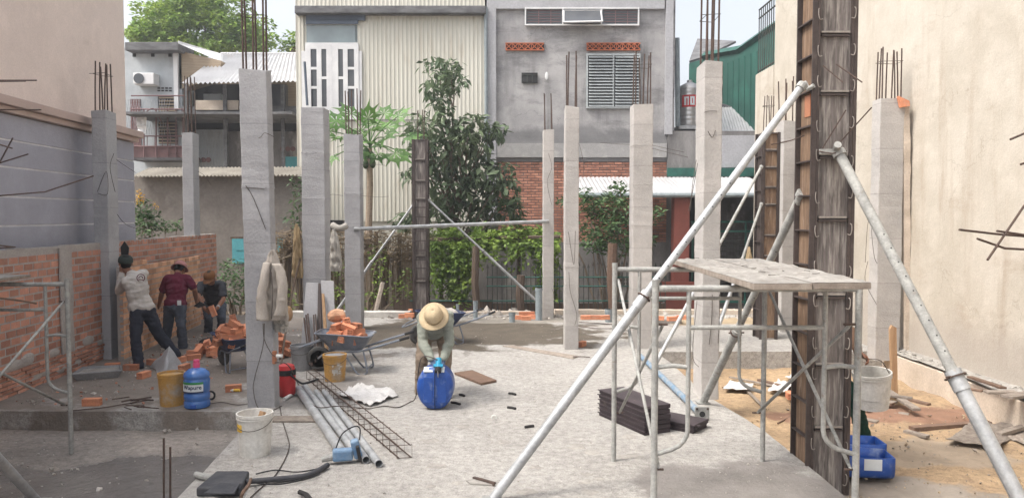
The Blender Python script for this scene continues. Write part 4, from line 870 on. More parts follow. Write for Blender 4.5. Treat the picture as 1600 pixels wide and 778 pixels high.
# shrub right of centre under the awning
def shrub(name, label, cl, Y, leaf, m, cat='shrub', dens=5.0, droop=.1, group=None, dy=.4, asp=.5):
    px = sum(c[0] for c in cl) / len(cl); T = thing(name, label, cat, (at(px, 337, Y).x, Y, -.4), group=group); lb = MB(); tb = MB()
    for (px, py, rx, rz) in cl:
        yy = Y + rnd(-dy, dy); c = at(px, py, yy); k = Y / F; leaves(lb, blobpts(c, (rx * k, .25 + .4 * rx * k, rz * k), int(rx * rz / dens)), leaf, droop=droop, aspect=asp)
        limb(tb, (T.location.x + (c.x - T.location.x) * .3, Y, -.4 + rnd(0, .4)), c, .03, .008)
    tb.build('stem', 'bark', T); lb.build('foliage', m, T, fix=False); return T
shrub('citrus_tree', 'dark green citrus shrub growing under the pale awning, between two pale columns', [(925, 320, 24, 16), (915, 305, 12, 12), (962, 300, 16, 14), (970, 295, 12, 10), (950, 325, 34, 22), (985, 330, 30, 22), (1018, 340, 18, 14), (1030, 330, 10, 10), (940, 355, 34, 22), (975, 360, 36, 22), (1000, 375, 28, 16), (925, 375, 24, 20), (960, 385, 34, 16), (880, 312, 10, 8)], 17.2, .14, 'leafdark', dens=2.5, cat='tree')
shrub('hedge', 'dense green hedge below the teal door, between two grey columns', [(345, 425, 22, 18), (365, 420, 20, 18), (385, 430, 22, 18), (355, 455, 28, 22), (380, 460, 24, 22), (340, 465, 20, 20), (400, 450, 20, 26)], 17.2, .11, 'leafdark', dens=3.0, cat='hedge')
shrub('flowering_shrub', 'ragged shrub beside the end of the grey grooved wall', [(222, 325, 14, 16), (235, 345, 20, 16), (228, 338, 16, 18), (225, 350, 16, 16), (225, 360, 20, 14), (258, 355, 24, 10), (278, 352, 16, 8)], 18.3, .12, 'leafdark', dens=2.2)
T = thing('yellow_flower', 'tall yellow flower spike above the ragged shrub', 'flower', at(222, 325, 18.4)); q = MB(); leaves(q, blobpts(at(219, 310, 18.4), (.08, .08, .2), 90), .08, droop=0); leaves(q, blobpts(at(243, 322, 18.4), (.06, .06, .1), 25), .06); q.build('petals', 'yellow', T, fix=False); MB().tube([at(220, 340, 18.4), at(219, 305, 18.4)], .01, 5).build('stem', 'leafdark', T)
shrub('creeper', 'dark creeper climbing beside the big grey column with the jacket', [(462, 290, 8, 16), (466, 320, 10, 20), (455, 345, 12, 14), (468, 360, 10, 14)], 18.9, .14, 'leafdark', dens=3.5, dy=.1)
# big tree far behind, left
T = thing('shade_tree', 'large yellow-green tree crown rising behind the white house', 'tree', (at(312, 337, 34).x, 34, -.4)); lb = MB(); tb = MB()
rr2 = random.Random(3)
cc = [(255, 25, 40, 28), (240, 50, 34, 26), (285, 5, 44, 28), (320, 15, 44, 34), (355, 30, 42, 32), (385, 55, 34, 26), (300, 50, 55, 32), (345, 70, 50, 24), (400, 75, 24, 20), (225, 60, 24, 18), (265, 65, 40, 20), (290, 30, 50, 30)]
for (px, py, rx, rz) in cc:
    for _ in range(26):
        c0 = at(px + rr2.gauss(0, .5) * rx, py + rr2.gauss(0, .5) * rz, 34 + rr2.uniform(-1.6, 1.6)); leaves(lb, blobpts(c0, (.42, .45, .3), 66), .22, droop=.2, aspect=.55)
    limb(tb, (T.location.x, 34, 3), at(px, py, 34), .14, .03)
tb.tube([T.location, (T.location.x, 34, 5)], .3, 10); tb.build('trunk', 'bark', T); lb.build('crown', 'leaftree', T, fix=False)
T = thing('shade_tree', 'small patch of tree crown seen beside the left edge of the cream house', 'tree', (at(458, 337, 33).x, 33, -.4)); lb = MB()
for (px, py) in ((455, 62), (460, 75), (450, 72), (466, 60), (452, 80), (470, 75)): leaves(lb, blobpts(at(px, py, 33 + rnd(-.5, .5)), (.4, .4, .35), 90), .2, droop=.2, aspect=.55)
MB().tube([T.location, at(458, 75, 33)], .15, 8).build('trunk', 'bark', T); lb.build('crown', 'leaftree', T, fix=False)
# vine-covered trellis
T = thing('vine_trellis', 'bright green vine covering a timber trellis behind the man in the tan hat', 'vine', (at(770, 337, 17.6).x, 17.6, -.4)); lb = MB()
rr3 = random.Random(9)
for _ in range(5200):     # the flat top
    px = rr3.uniform(672, 872); yy = rr3.uniform(17.0, 19.6); z = at(px, 377 + rr3.gauss(0, 5), 17.1).z + nz((px * .035, yy, 0), 1.2, .42) + (yy - 17) * .03; leaves(lb, [V(at(px, 337, yy).x, yy, z)], .13, droop=.1, aspect=.7, rr=rr3)
for s in range(75):       # hanging strands
    px = rr3.uniform(672, 872) if s % 3 else rr3.choice((rr3.uniform(672, 735), rr3.uniform(845, 872))); L_ = rr3.uniform(10, 50) if 735 < px < 840 else rr3.uniform(40, 115); yy = 17.0 + rr3.uniform(-.15, .25)
    for k in range(int(L_ * 1.1)):
        leaves(lb, [at(px + rr3.gauss(0, 4), 378 + rr3.uniform(0, L_), yy + rr3.gauss(0, .1))], .11, droop=.5, aspect=.65, rr=rr3)
lb.build('foliage', 'leafvine', T, fix=False); q = MB()
for px in (690, 745, 812, 862): q.tube([at(px, 498, 17.5), at(px - 2, 372, 17.6)], .05, 7)
for py in (370,): q.tube([at(668, py + 4, 17.2), at(875, py, 17.2)], .04, 6)
q.build('trellis_timber', 'darkwood', T)
shrub('creeper', 'light creeper and weeds on the dry twig fence behind the second grey column', [(590, 405, 14, 30), (600, 440, 20, 24), (520, 440, 16, 24), (505, 460, 14, 22), (640, 440, 22, 22), (660, 460, 20, 16), (450, 470, 14, 20), (535, 470, 14, 20), (625, 465, 22, 16), (580, 470, 16, 20), (530, 415, 12, 14)], 16.9, .1, 'leafvine', dens=5.5, dy=.2)
# dry twig fence
T = thing('twig_fence', 'old twig fence of grey posts and dry stems under the cream corrugated wall', 'fence', (at(550, 337, 17.4).x, 17.4, -.4)); q = MB(); rr4 = random.Random(4)
for px in (452, 470, 500, 528, 590, 600, 622, 648): q.tube([at(px, 500, 17.3), at(px + rr4.uniform(-4, 4), 366 + rr4.uniform(-5, 14), 17.3)], rr4.uniform(.04, .08), 7)
q.build('post', 'darkwood', T); q = MB()
for _ in range(420):
    px = rr4.uniform(432, 668); py = rr4.uniform(360, 400); q.tube([at(px, py, 17.2 + rr4.uniform(-.2, .2)), at(px + rr4.uniform(-26, 26), py + rr4.uniform(-5, 8), 17.2 + rr4.uniform(-.2, .2)), at(px + rr4.uniform(-40, 40), py + rr4.uniform(0, 22), 17.2 + rr4.uniform(-.2, .2))], .007, 3, cap=False)
for _ in range(260):
    px = rr4.uniform(436, 668); q.tube([at(px, rr4.uniform(370, 400), 17.25 + rr4.uniform(-.1, .2)), at(px + rr4.uniform(-6, 6), rr4.uniform(430, 490), 17.25 + rr4.uniform(-.1, .2))], .008, 3, cap=False)
q.build('dry_stem', 'leafdry', T); q = MB(); leaves(q, [at(rr4.uniform(432, 668), rr4.gauss(385, 14), 17.1 + rr4.uniform(-.2, .3)) for _ in range(1500)], .09, droop=.3); q.build('dry_leaf', 'leafdry', T, fix=False)
q = MB(); rect(q, 432, 668, 395, 500, 17.9, .08); q.build('board_panel', 'greywood', T)
# dark back wall and iron fence behind the vine
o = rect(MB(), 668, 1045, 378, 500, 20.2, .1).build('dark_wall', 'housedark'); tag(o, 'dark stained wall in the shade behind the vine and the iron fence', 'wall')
T = thing('iron_fence', 'dark green iron fence with pointed pickets along the back of the site', 'fence', (at(830, 337, 16.8).x, 16.8, -.4)); q = MB(); YF = 16.8
for py in (433, 447, 470): q.tube([at(640 if py == 470 else 760, py, YF), at(1040, py, YF)], .016, 4)
q.build('rail', 'greenpaint', T); q = MB()
px = 762
while px < 1040:
    a = at(px, 416 + 3 * math.sin(px), YF); q.tube([at(px, 486, YF), a], .01, 4); q.add([a + V(-.03, 0, 0), a + V(.03, 0, 0), a + V(0, 0, .1), a + V(0, .01, 0)], [(0, 1, 2), (0, 3, 2), (1, 2, 3)]); px += 7.5
q.build('picket', 'iron', T); q = MB()
px = 945
while px < 1036:
    for py in (437, 443): c = at(px, py, YF); q.lathe([(.035, -.006), (.045, -.006), (.045, .006), (.035, .006)], c, 8, mtx=Matrix.Rotation(R(90), 3, 'X'))
    px += 7.2
q.build('scrollwork', 'iron', T)
q = MB(); rect(q, 615, 770, 468, 486, YF + .02, .06); rect(q, 770, 1040, 474, 486, YF + .02, .06); q.build('base_board', 'darkwood', T)
for (px, p1, lab, m, r) in ((742, 385, 'brown timber post leaning against the iron fence under the vine', 'darkwood', .08), (812, 430, 'short brown stump post in front of the iron fence', 'darkwood', .09), (955, 380, 'reddish timber post behind the slim pale column', 'redwood', .1), (599, 440, None, 'greywood', .05)):
    if lab is None: continue
    o = MB().tube([at(px + 4, 495, 16.6), at(px, (495 + p1) / 2, 16.6), at(px + 2, p1, 16.6)], r, 8).build('timber_post', m); tag(o, lab, 'post', 'timber posts by the iron fence')
o = MB().tube([at(586, 492, 15.9), at(598, 442, 16.3)], .05, 5).build('timber_stake', 'greywood'); tag(o, 'pale timber stake leaning on the twig fence behind the brick-filled barrow', 'stake')
# ================================================================== scaffold
FW, FH = 1.275, 1.7
def end_frame(label, loc, h=FH):
    T = thing('scaffold_frame', label, 'scaffold frame', loc, group='steel scaffold end frames')
    for x in (0, FW):
        MB().tube([(x, 0, 0), (x, 0, h)], .0215, 14).build('leg', 'galvpale', T, world=False, smooth='a')
        MB().tube([(x, 0, h - .04), (x, 0, h + .0)], .024, 14).build('collar', 'galvpale', T, world=False, smooth='a')
    MB().tube([(.02, 0, h - .055), (FW - .02, 0, h - .055)], .021, 14).build('top_rail', 'galvpale', T, world=False, smooth='a')
    MB().tube([(.21, 0, h - .3), (FW - .21, 0, h - .3)], .015, 10).build('mid_rail', 'galvpale', T, world=False, smooth='a')
    for s in (1, -1):
        x = lambda q: q if s == 1 else FW - q
        MB().tube([(x(.21), 0, h - .06), (x(.21), 0, h - .95)] + [(x(.21 - .19 * (1 - math.cos(R(a)))), 0, h - .95 - .14 * math.sin(R(a))) for a in (15, 30, 45, 60, 75)] + [(x(.02), 0, h - 1.1)], .0155, 10).build('bow', 'galvpale', T, world=False, smooth='a')
        MB().tube([(x(.02), 0, h - .55), (x(.115), 0, h - .54), (x(.2), 0, h - .55)], .0145, 10).build('spreader', 'galvpale', T, world=False, smooth='a')
    return T
def brace(label, a, c, r=.0125):
    T = thing('cross_brace', label, 'brace', a, group='scaffold cross braces'); a, c = Vector(a), Vector(c); d = (c - a).normalized()
    MB().tube([a, a + d * .04], r * .8, 6).build('flat_end', 'galvpale', T); MB().tube([a + d * .04, c - d * .04], r, 8).build('tube', 'galvpale', T, smooth=True); MB().tube([c - d * .04, c], r * .8, 6).build('flat_end', 'galvpale', T)
    q = MB(); [q.tube([p - V(.045, 0, 0), p + V(.03, 0, 0)], .008, 6) for p in (a, c)]; q.build('pin', 'rust', T); return T
XA, YN, YFR = .885, 4.71, 6.39
f1 = end_frame('scaffold end frame nearest the camera, under the near end of the platform', (.898, YN, 0))
again(f1, 'scaffold end frame at the back of the platform, beside the black stacked forms', (.872, YFR, 0))
b_ = .03
brace('scaffold cross brace falling to the near left leg before the black forms', (.872 + b_, YFR, 1.56), (.898 + b_, YN, .5))
brace('scaffold cross brace rising towards the near left leg from the back left leg', (.872 + b_ * 1.6, YFR, .42), (.898 + b_ * 1.6, YN, 1.42))
brace('scaffold cross brace falling to the near right leg across the main form', (2.147 - b_, YFR, 1.6), (2.173 - b_, YN, .5))
brace('scaffold cross brace rising to the near right leg from the back right leg', (2.147 - b_ * 1.6, YFR, .42), (2.173 - b_ * 1.6, YN, 1.42))
# platform of two planks
def plank(label, poly, z, th, m='greywood', name='platform_board', cat='board', lumps=0, grp=None):
    T = thing(name, label, cat, (poly[0][0], poly[0][1], z), group=grp)
    b = MB().prism([V(x, y, z) for x, y in poly], V(0, 0, th)); b.build('board', m, T, bevel=.004)
    a, bq, c, d = [V(x, y, z + th + .002) for x, y in poly]
    def fn(p, u, v):
        p = (a.lerp(bq, u)).lerp(d.lerp(c, u), v); e = min(u, 1 - u, v, 1 - v); return p + V(0, 0, min(1, e * 14) * (max(0, fbm(p, 9)) * .03 + .003))
    MB().grid((0, 0, 0), (1, 0, 0), (0, 1, 0), 26, 130, fn).build('cement_crust', 'boardtop', T, smooth=True)
    return T
plank('left platform board caked with dried cement on the scaffold', [(1.33, 4.15), (1.66, 4.16), (1.72, 6.5), (1.36, 6.46)], 1.69, .036)
plank('right platform board caked with dried cement on the scaffold', [(1.665, 4.17), (2.0, 4.19), (2.14, 6.52), (1.725, 6.5)], 1.692, .036)
o = MB(); rr = random.Random(2)
for _ in range(16): 
    x, y = rr.uniform(1.36, 1.98), rr.uniform(4.3, 6.4); o.tube([(x, y, 1.735 + rr.random() * .01), (x + rr.uniform(-.05, .05), y + rr.uniform(-.05, .05), 1.737 + rr.random() * .012)], .0035, 4)
o = o.build('wood_chips', 'boardtop'); tag(o, 'chips and shavings strewn over the two platform boards', 'chips', kind='stuff')
# left scaffold, mostly out of frame
XLf = -4.255 - FW
f2 = end_frame('scaffold end frame at the left edge in front of the red brick wall', (XLf, 7.2, -.2)); 
again(f2, 'scaffold end frame just outside the left edge of the picture', (XLf, 5.55, -.2))
brace('scaffold cross brace running up to the right at the left edge', (-4.29, 7.2, 1.28), (-4.29, 5.55, .36))
brace('scaffold cross brace running down to the right at the left edge', (-4.3, 7.2, .28), (-4.3, 5.55, 1.2))
plank('cement caked board end on the left scaffold', [(-5.1, 5.3), (-4.62, 5.3), (-4.66, 7.3), (-5.1, 7.3)], 1.504, .025)

# ================================================================== props
def prop(label, a, c, r0=.03, r1=.038, split=.5, m0='galv', m1='galv', top=True, foot=True):
    a, c = Vector(a), Vector(c); T = thing('steel_prop', label, 'prop', c, group='galvanised steel props'); d = (a - c).normalized(); j = c.lerp(a, split)
    MB().tube([c + d * .02, j], r1, 16).build('outer_tube', m1, T, smooth='a')
    MB().tube([j, a], r0, 16).build('inner_tube', m0, T, smooth='a')
    MB().tube([j - d * .13, j + d * .02], r1 * 1.14, 16).build('collar', m1, T, smooth='a')
    q = MB(); q.tube([j - d * .03, j - d * .02], r1 * 1.5, 12); s = d.cross(V(0, 0, 1)).normalized(); q.tube([j - d * .02 - s * r1 * 2.1, j - d * .02 + s * r1 * 1.9], .008, 6); q.build('adjusting_pin', 'rust', T)
    q = MB()
    for k in range(9):
        p = j + d * (.16 + k * .12)
        if (p - a).dot(d) < -.05: q.tube([p - s * 0 + (V(0, -1, 0) - d * V(0, -1, 0).dot(d)).normalized() * (r0 * .9), p + (V(0, -1, 0) - d * V(0, -1, 0).dot(d)).normalized() * (r0 + .001)], .006, 8)
    q.build('pin_hole', 'rubber', T)
    if foot: MB().box(c + V(0, 0, .01), (.14, .14, .012)).build('foot_plate', 'galvpale', T)
    if top: MB().tube([a - d * .05, a], r0 * 1.35, 12).build('head_clamp', 'galvpale', T)
    return T
prop('long shiny steel prop leaning from the main form down to the slab at bottom centre', at(1255, 132, 6.22), gp(768, 782, 0), .031, .038, .47)
prop('thick steel prop slanting down to the right edge from the main form', at(1309, 236, 6.2), (3.52, 4.75, -.22), .04, .051, .42, m0='galvpale')
prop('grey steel prop behind the scaffold running down to the foot of the tall pale column', at(1254, 300, 6.55), gp(1092, 626, 0) + V(.02, -.1, 0), .036, .042, .4, m0='galvpale', m1='galvpale')
prop('thin steel prop leaning on the upper part of the narrow form near the cream wall', at(1190, 260, 12.7), gp(1010, 560, 0) + V(.0, -.6, 0), .024, .03, .5, m0='galvpale')
prop('thin steel prop leaning on the middle of the narrow form near the cream wall', at(1190, 318, 12.7), gp(1095, 552, 0) + V(0, -.4, 0), .022, .03, .5, m0='galvpale')
prop('thin steel prop on the left of the dark narrow form at the back', at(647, 318, 15.3), (at(525, 470, 15.6).x, 15.0, 0), .022, .028, .5)
prop('thin steel prop on the right of the dark narrow form at the back', at(669, 312, 15.3), at(838, 470, 15.45), .022, .028, .5, foot=False)
prop('short steel prop foot at the bottom left corner of the picture', at(-110, 600, 4.6), gp(60, 785, -.2), .03, .036, .7)
# level pipe
T = thing('level_pipe', 'long level galvanised pipe spanning between two columns in front of the dark form', 'pipe', at(700, 352, 14)); 
MB().tube([at(553, 358, 13.78), at(857, 346, 15.38)], .036, 12).build('tube', 'galv', T, smooth='a'); MB().tube([at(600, 356, 14), at(610, 355.7, 14.05)], .043, 12).build('joint', 'galv', T); MB().tube([at(690, 353, 14.5), at(698, 352.6, 14.55)], .043, 12).build('joint', 'galv', T)

# ================================================================== column forms
def form(label, x0, x1, y0, y1, z0, z1, seams, msf='formply', side='formbrown', frame='formdark', clips=True, name='column_form', seed=1, fr=.016):
    T = thing(name, label, 'column form', ((x0 + x1) / 2, (y0 + y1) / 2, z0), group='steel column forms'); rr = random.Random(seed)
    e = fr; q = MB()
    MB().bb(x0 + e, x1 - e, y0 + .012, y1 - .012, z0, z1).build('core', 'column', T)
    prev = z0
    fronts = sorted(seams) + [z1]
    for z in fronts:      # front and back panels with their end ribs
        for (ya, yb, nm) in ((y0 - .004, y0 + .011, 'front_panel'), (y1 - .011, y1 + .004, 'back_panel')):
            o = MB().bb(x0 + e, x1 - e, ya, yb, prev + .003, z - .003).build(nm, msf, T); 
        MB().bb(x0 + .03, x1 - .03, y0 - .03, y0 - .005, z - .022, z - .006).build('panel_rib', 'formdark', T); MB().bb(x0 + .03, x1 - .03, y0 - .03, y0 - .005, prev + .006, prev + .022).build('panel_rib', 'clip', T); prev = z
    for x in (x0, x1 - e):
        b = MB(); b.bb(x - .001, x + e + .001, y0 - .038, y0 - .004, z0, z1); b.bb(x - .001, x + e + .001, y1 + .004, y1 + .035, z0, z1); b.build('corner_flange', frame, T)
    for s, x in ((-1, x0), (1, x1)):
        b = MB(); xa, xb = (x - .006, x + .004) if s < 0 else (x - .004, x + .006); b.bb(xa, xb, y0 + .01, y1 - .01, z0, z1); b.build('side_panel', side, T)
        b = MB(); xo = (x - .045, x - .004) if s < 0 else (x + .004, x + .03)
        for (ya, yb) in ((y0 - .039, y0 - .02), (y1 - .0, y1 + .02)): b.bb(xo[0], xo[1], ya, yb, z0 + .001, z1 - .001)
        z = z0 + .2
        while z < z1: b.bb(xo[0] + .002, xo[1] - .002, y0 - .02, y1, z, z + .012); z += (.29 if s < 0 else .29)
        b.build('side_frame', frame, T)
    if clips:
        z = z0 + .12; k = 0
        while z < z1 - .1:
            for x in (x0 + .012, x1 - .012):
                zz = z + rr.uniform(-.03, .03); w = .016 if x < (x0 + x1) / 2 else -.016
                MB().tube(curve([(x + w * .2, y0 - .02, zz + .05), (x - w * .9, y0 - .045, zz + .045), (x - w * 1.1, y0 - .05, zz), (x - w * .4, y0 - .05, zz - .04), (x + w * 1.1, y0 - .046, zz - .035)], 4), .0042, 5).build('clip', 'clip', T)
            z += .29 if k % 2 else .31; k += 1
    return T
x0, x1, Y0 = at(1270, 400, 6.3).x, at(1325, 400, 6.3).x, 6.3
seams = [at(1300, py, Y0).z for py in (92, 144, 246, 340, 466, 566, 656)]
seams = [at(1300, py, Y0).z for py in (54, 146, 244, 342, 462, 570, 668)]
FT = form('tall main column form of streaked steel panels with clips, right of centre', x0, x1, 6.3, 6.6, -.26, 4.6, seams)
for pts in ([at(1286, 103, 6.24), at(1317, 129, 6.1)], [at(1307, 101, 6.24), at(1347, 129, 6.05)], [at(1285, 232, 6.2), at(1322, 172, 6.1)], [at(1313, 222, 6.2), at(1362, 168, 6.0)], [at(1278, 236, 6.2), at(1300, 240, 6.15), at(1323, 236, 6.2)], [at(1256, 212, 6.5), at(1235, 220, 6.4), at(1205, 226, 6.3)]):
    MB().tube(curve(pts, 3), .0055, 5).build('form_wire', 'rust', FT)
q = MB(); q.box(at(1300, 237, 6.2), (.2, .03, .04)); q.tube([at(1306, 236, 6.2), at(1309, 226, 6.1)], .03, 8); q.build('prop_bracket', 'galvpale', FT)
q = MB(); q.tube([at(1258, 130, 6.4), at(1262, 140, 6.28), at(1272, 134, 6.24)], .02, 8); q.build('prop_bracket', 'galvpale', FT)
MB().bb(x0 - .012, x0 - .006, 6.38, 6.5, at(1260, 182, 6.4).z, at(1260, 148, 6.4).z).build('orange_patch', 'orange', FT)
xa, xb = at(648, 400, 15.3).x, at(667, 400, 15.3).x
F2 = form('dark narrow column form standing at the back between two thin props', xa, xb, 15.3, 15.55, 0, at(657, 218, 15.3).z, [at(657, p, 15.3).z for p in (250, 283, 311, 355, 400, 440)], side='formply', clips=False, seed=2)
q = MB(); rods(F2, (xa + xb) / 2, 15.42, at(657, 218, 15.3).z, at(657, 170, 15.3).z, .2, .22, 4, r=.008)
q = MB()
for py in (325, 340, 362, 377, 392, 407, 420, 436): a = at(657, py, 15.2); q.bb(xa - .03, xb + .03, 15.22, 15.24, a.z, a.z + .02)
q.build('yoke', 'formdark', F2)
xa, xb = at(1191, 400, 12.8).x, at(1213, 400, 12.8).x
F3 = form('narrow brown column form standing against the cream wall', xa, xb, 12.8, 13.1, 0, at(1200, 207, 12.8).z, [at(1200, p, 12.8).z for p in (235, 262, 293, 320, 368, 400)], msf='formbrown', side='formdark', clips=False, seed=3)
rods(F3, (xa + xb) / 2, 12.95, at(1200, 207, 12.8).z, at(1200, 148, 12.8).z, .2, .22, 5, r=.008, tie=[at(1200, 165, 12.8).z])

# column outside each edge whose bars reach into the picture
def bars(label, name, lst, r=.008, grp=None, m='rust'):
    T = thing(name, label, 'bars', lst[0][0], group=grp)
    for pts in lst: MB().tube(curve(pts, 3) if len(pts) > 2 else pts, r, 6).build('bar', m, T)
    return T
CR = column(4.95, 6.35, .3, .3, 3.3, 'grey column just outside the right edge with bent bars reaching into view', nrod=0, seed=14)
for pts in ([at(1499, 359, 5.6), at(1560, 366, 5.9), (4.82, 6.3, at(1700, 378, 6.2).z)], [at(1558, 361, 5.7), at(1600, 367, 5.9), (4.82, 6.35, at(1700, 384, 6.2).z)], [at(1527, 373, 5.7), at(1570, 388, 5.8), at(1605, 390, 5.9), (4.82, 6.4, at(1700, 388, 6.2).z)], [at(1543, 406, 5.6), at(1600, 322, 5.9), (4.82, 6.4, at(1680, 205, 6.2).z)], [at(1579, 218, 5.7), (4.82, 6.3, at(1700, 160, 6.2).z)], [at(1595, 257, 5.7), (4.82, 6.3, at(1700, 215, 6.2).z)]):
    MB().tube(pts, .009, 6).build('bent_bar', 'rust', CR)
CLm = column(-5.15, 6.3, .3, .3, 3.6, 'grey column just outside the left edge with thin bars reaching into view', nrod=0, seed=15)
for pts in ([at(57, 126, 5.9), (-5.0, 6.3, at(-130, 126, 6.3).z)], [at(40, 127, 5.8), (-5.0, 6.3, at(-130, 130, 6.3).z)], [at(0, 253, 6), at(20, 216, 5.9)], [at(-60, 208, 6.1), at(19, 232, 5.9)], [(-5.0, 6.25, at(-130, 300, 6.2).z), at(44, 241, 5.9)], [(-5.0, 6.25, at(-130, 326, 6.2).z), at(0, 306, 6), at(70, 300, 5.95), at(146, 275, 5.9)], [(-5.0, 6.25, at(-130, 170, 6.2).z), at(64, 172, 5.9)], [at(-100, 394, 6), at(24, 386, 5.9)], [at(-50, 378, 6), at(22, 386, 5.9)]):
    MB().tube(pts, .006, 5).build('bent_bar', 'rust', CLm)
o = MB().tube(curve([at(-40, 462, 6.8), at(20, 468, 6.8), at(57, 474, 6.8)], 3), .009, 6).build('rusty_bar', 'redwood'); tag(o, 'reddish rusty bar lying across the left scaffold frame', 'bar')
o = MB(); [o.tube([gp(px, 700, -.22), at(px, py, gp(px, 700, -.2).y)], .011, 6) for px, py in ((256, 684), (265, 697))]; 
T = thing('starter_bars', 'pair of rusty starter bars standing up from the damp left floor', 'bars', gp(260, 795, -.2))
for px, py in ((256, 684), (266, 698)): pz = gp(px, 800, -.2); MB().tube([pz, at(px, py, pz.y)], .009, 6).build('bar', 'rust', T)

# ================================================================== masonry bits
def brick_proto(label, loc, rz=0, m='loosebrick', tilt=(0, 0), L=.185, W=.08, H=.08, name='hollow_brick', cat='brick', grp='loose hollow bricks'):
    """hollow brick with four real tubes through it"""
    T = thing(name, label, cat, loc, rz, grp); b = MB(); hx = W / 2; t = .011; c = (W - 3 * t) / 2
    # walls along x-length: outer shell and cross web
    for z0, z1 in ((0, t), (t + c, 2 * t + c), (H - t, H)): b.bb(-L / 2, L / 2, -hx, hx, z0, z1)
    for y0 in (-hx, -hx + (W - t) / 3, -hx + (W - t) * 2 / 3, hx - t):
        for z0, z1 in ((t, t + c), (2 * t + c, H - t)): b.bb(-L / 2, L / 2, y0, y0 + t, z0, z1)
    b.build('body', m, T, world=False, bevel=0); return T
BR = None
def put_brick(label, loc, rot, grp='loose hollow bricks'):
    global BR
    if BR is None: BR = brick_proto(label, loc); BR.rotation_euler = rot; BR['group'] = grp; return BR
    o = again(BR, label, loc, rot=rot); o['group'] = grp; return o
def px_brick(px, py, label, rot=(0, 0, 0), z=0, grp='loose hollow bricks'):
    p = gp(px, py, z); return put_brick(label, p, rot, grp)
for (px, py, rz, lab) in ((144, 633, 5, 'single orange brick alone on the slab edge at left, by the steel offcuts'), (154, 0, 0, None)):
    if lab: px_brick(px, py, lab, (0, 0, R(rz)))
px_brick(225, 590, 'brick with dark square holes beside the grey plastic sack', (0, 0, R(80)))
px_brick(365, 611, 'orange brick beside the white and yellow plastic tube', (0, 0, R(20)))
px_brick(281, 566, 'brick standing behind the grey plastic sack, nearest the new wall', (0, 0, R(70)))
px_brick(303, 562, 'half-buried brick right of the man in maroon shirt', (0, 0, R(30)))
px_brick(288, 578, 'brick just behind the right end of the grey plastic sack', (0, 0, R(85)))
px_brick(176, 576, 'yellowish brick at the foot of the left column', (0, 0, R(15))); px_brick(205, 578, 'brick between the left column and the boot of the man in white', (0, 0, R(0)))
px_brick(240, 570, 'brick behind the boot of the man in white', (0, 0, R(-20))); px_brick(262, 560, 'brick lying against the foot of the new orange wall', (0, 0, R(40)))
px_brick(1234, 622, 'grey hollow brick on the soil left of the main form', (0, 0, R(80)), z=-.23)
rr = random.Random(21)
def side(a):
    return ('right side', 'back right', 'back', 'back left', 'left side', 'front left', 'front', 'front right')[int(((math.degrees(a) % 360) + 22.5) // 45) % 8]
def pile(cx, cy, z0, rx, ry, ns, where, grp, tall=.085):
    used = {}
    for l, m in enumerate(ns):
        s = 1 - l / (len(ns) + .6); row = 'topmost' if l == len(ns) - 1 else ('bottom layer', 'second layer', 'third layer', 'fourth layer', 'fifth layer')[l]
        for i in range(m):
            a = 2 * math.pi * (i + .5 * l + .13) / m; r = 0 if m == 1 else 1
            x, y = cx + math.cos(a) * rx * s * r * .62, cy + math.sin(a) * ry * s * r * .62
            lab = ('topmost orange brick ' + where) if m == 1 else 'orange brick %s, %s, %s' % (where, row, side(a))
            put_brick(lab, (x, y, z0 + l * tall * .88), (R(rr.uniform(-18, 18)), R(rr.uniform(-28, 28)), R(rr.uniform(50, 130)) if rr.random() < .55 else rr.uniform(0, 3.14)), grp)
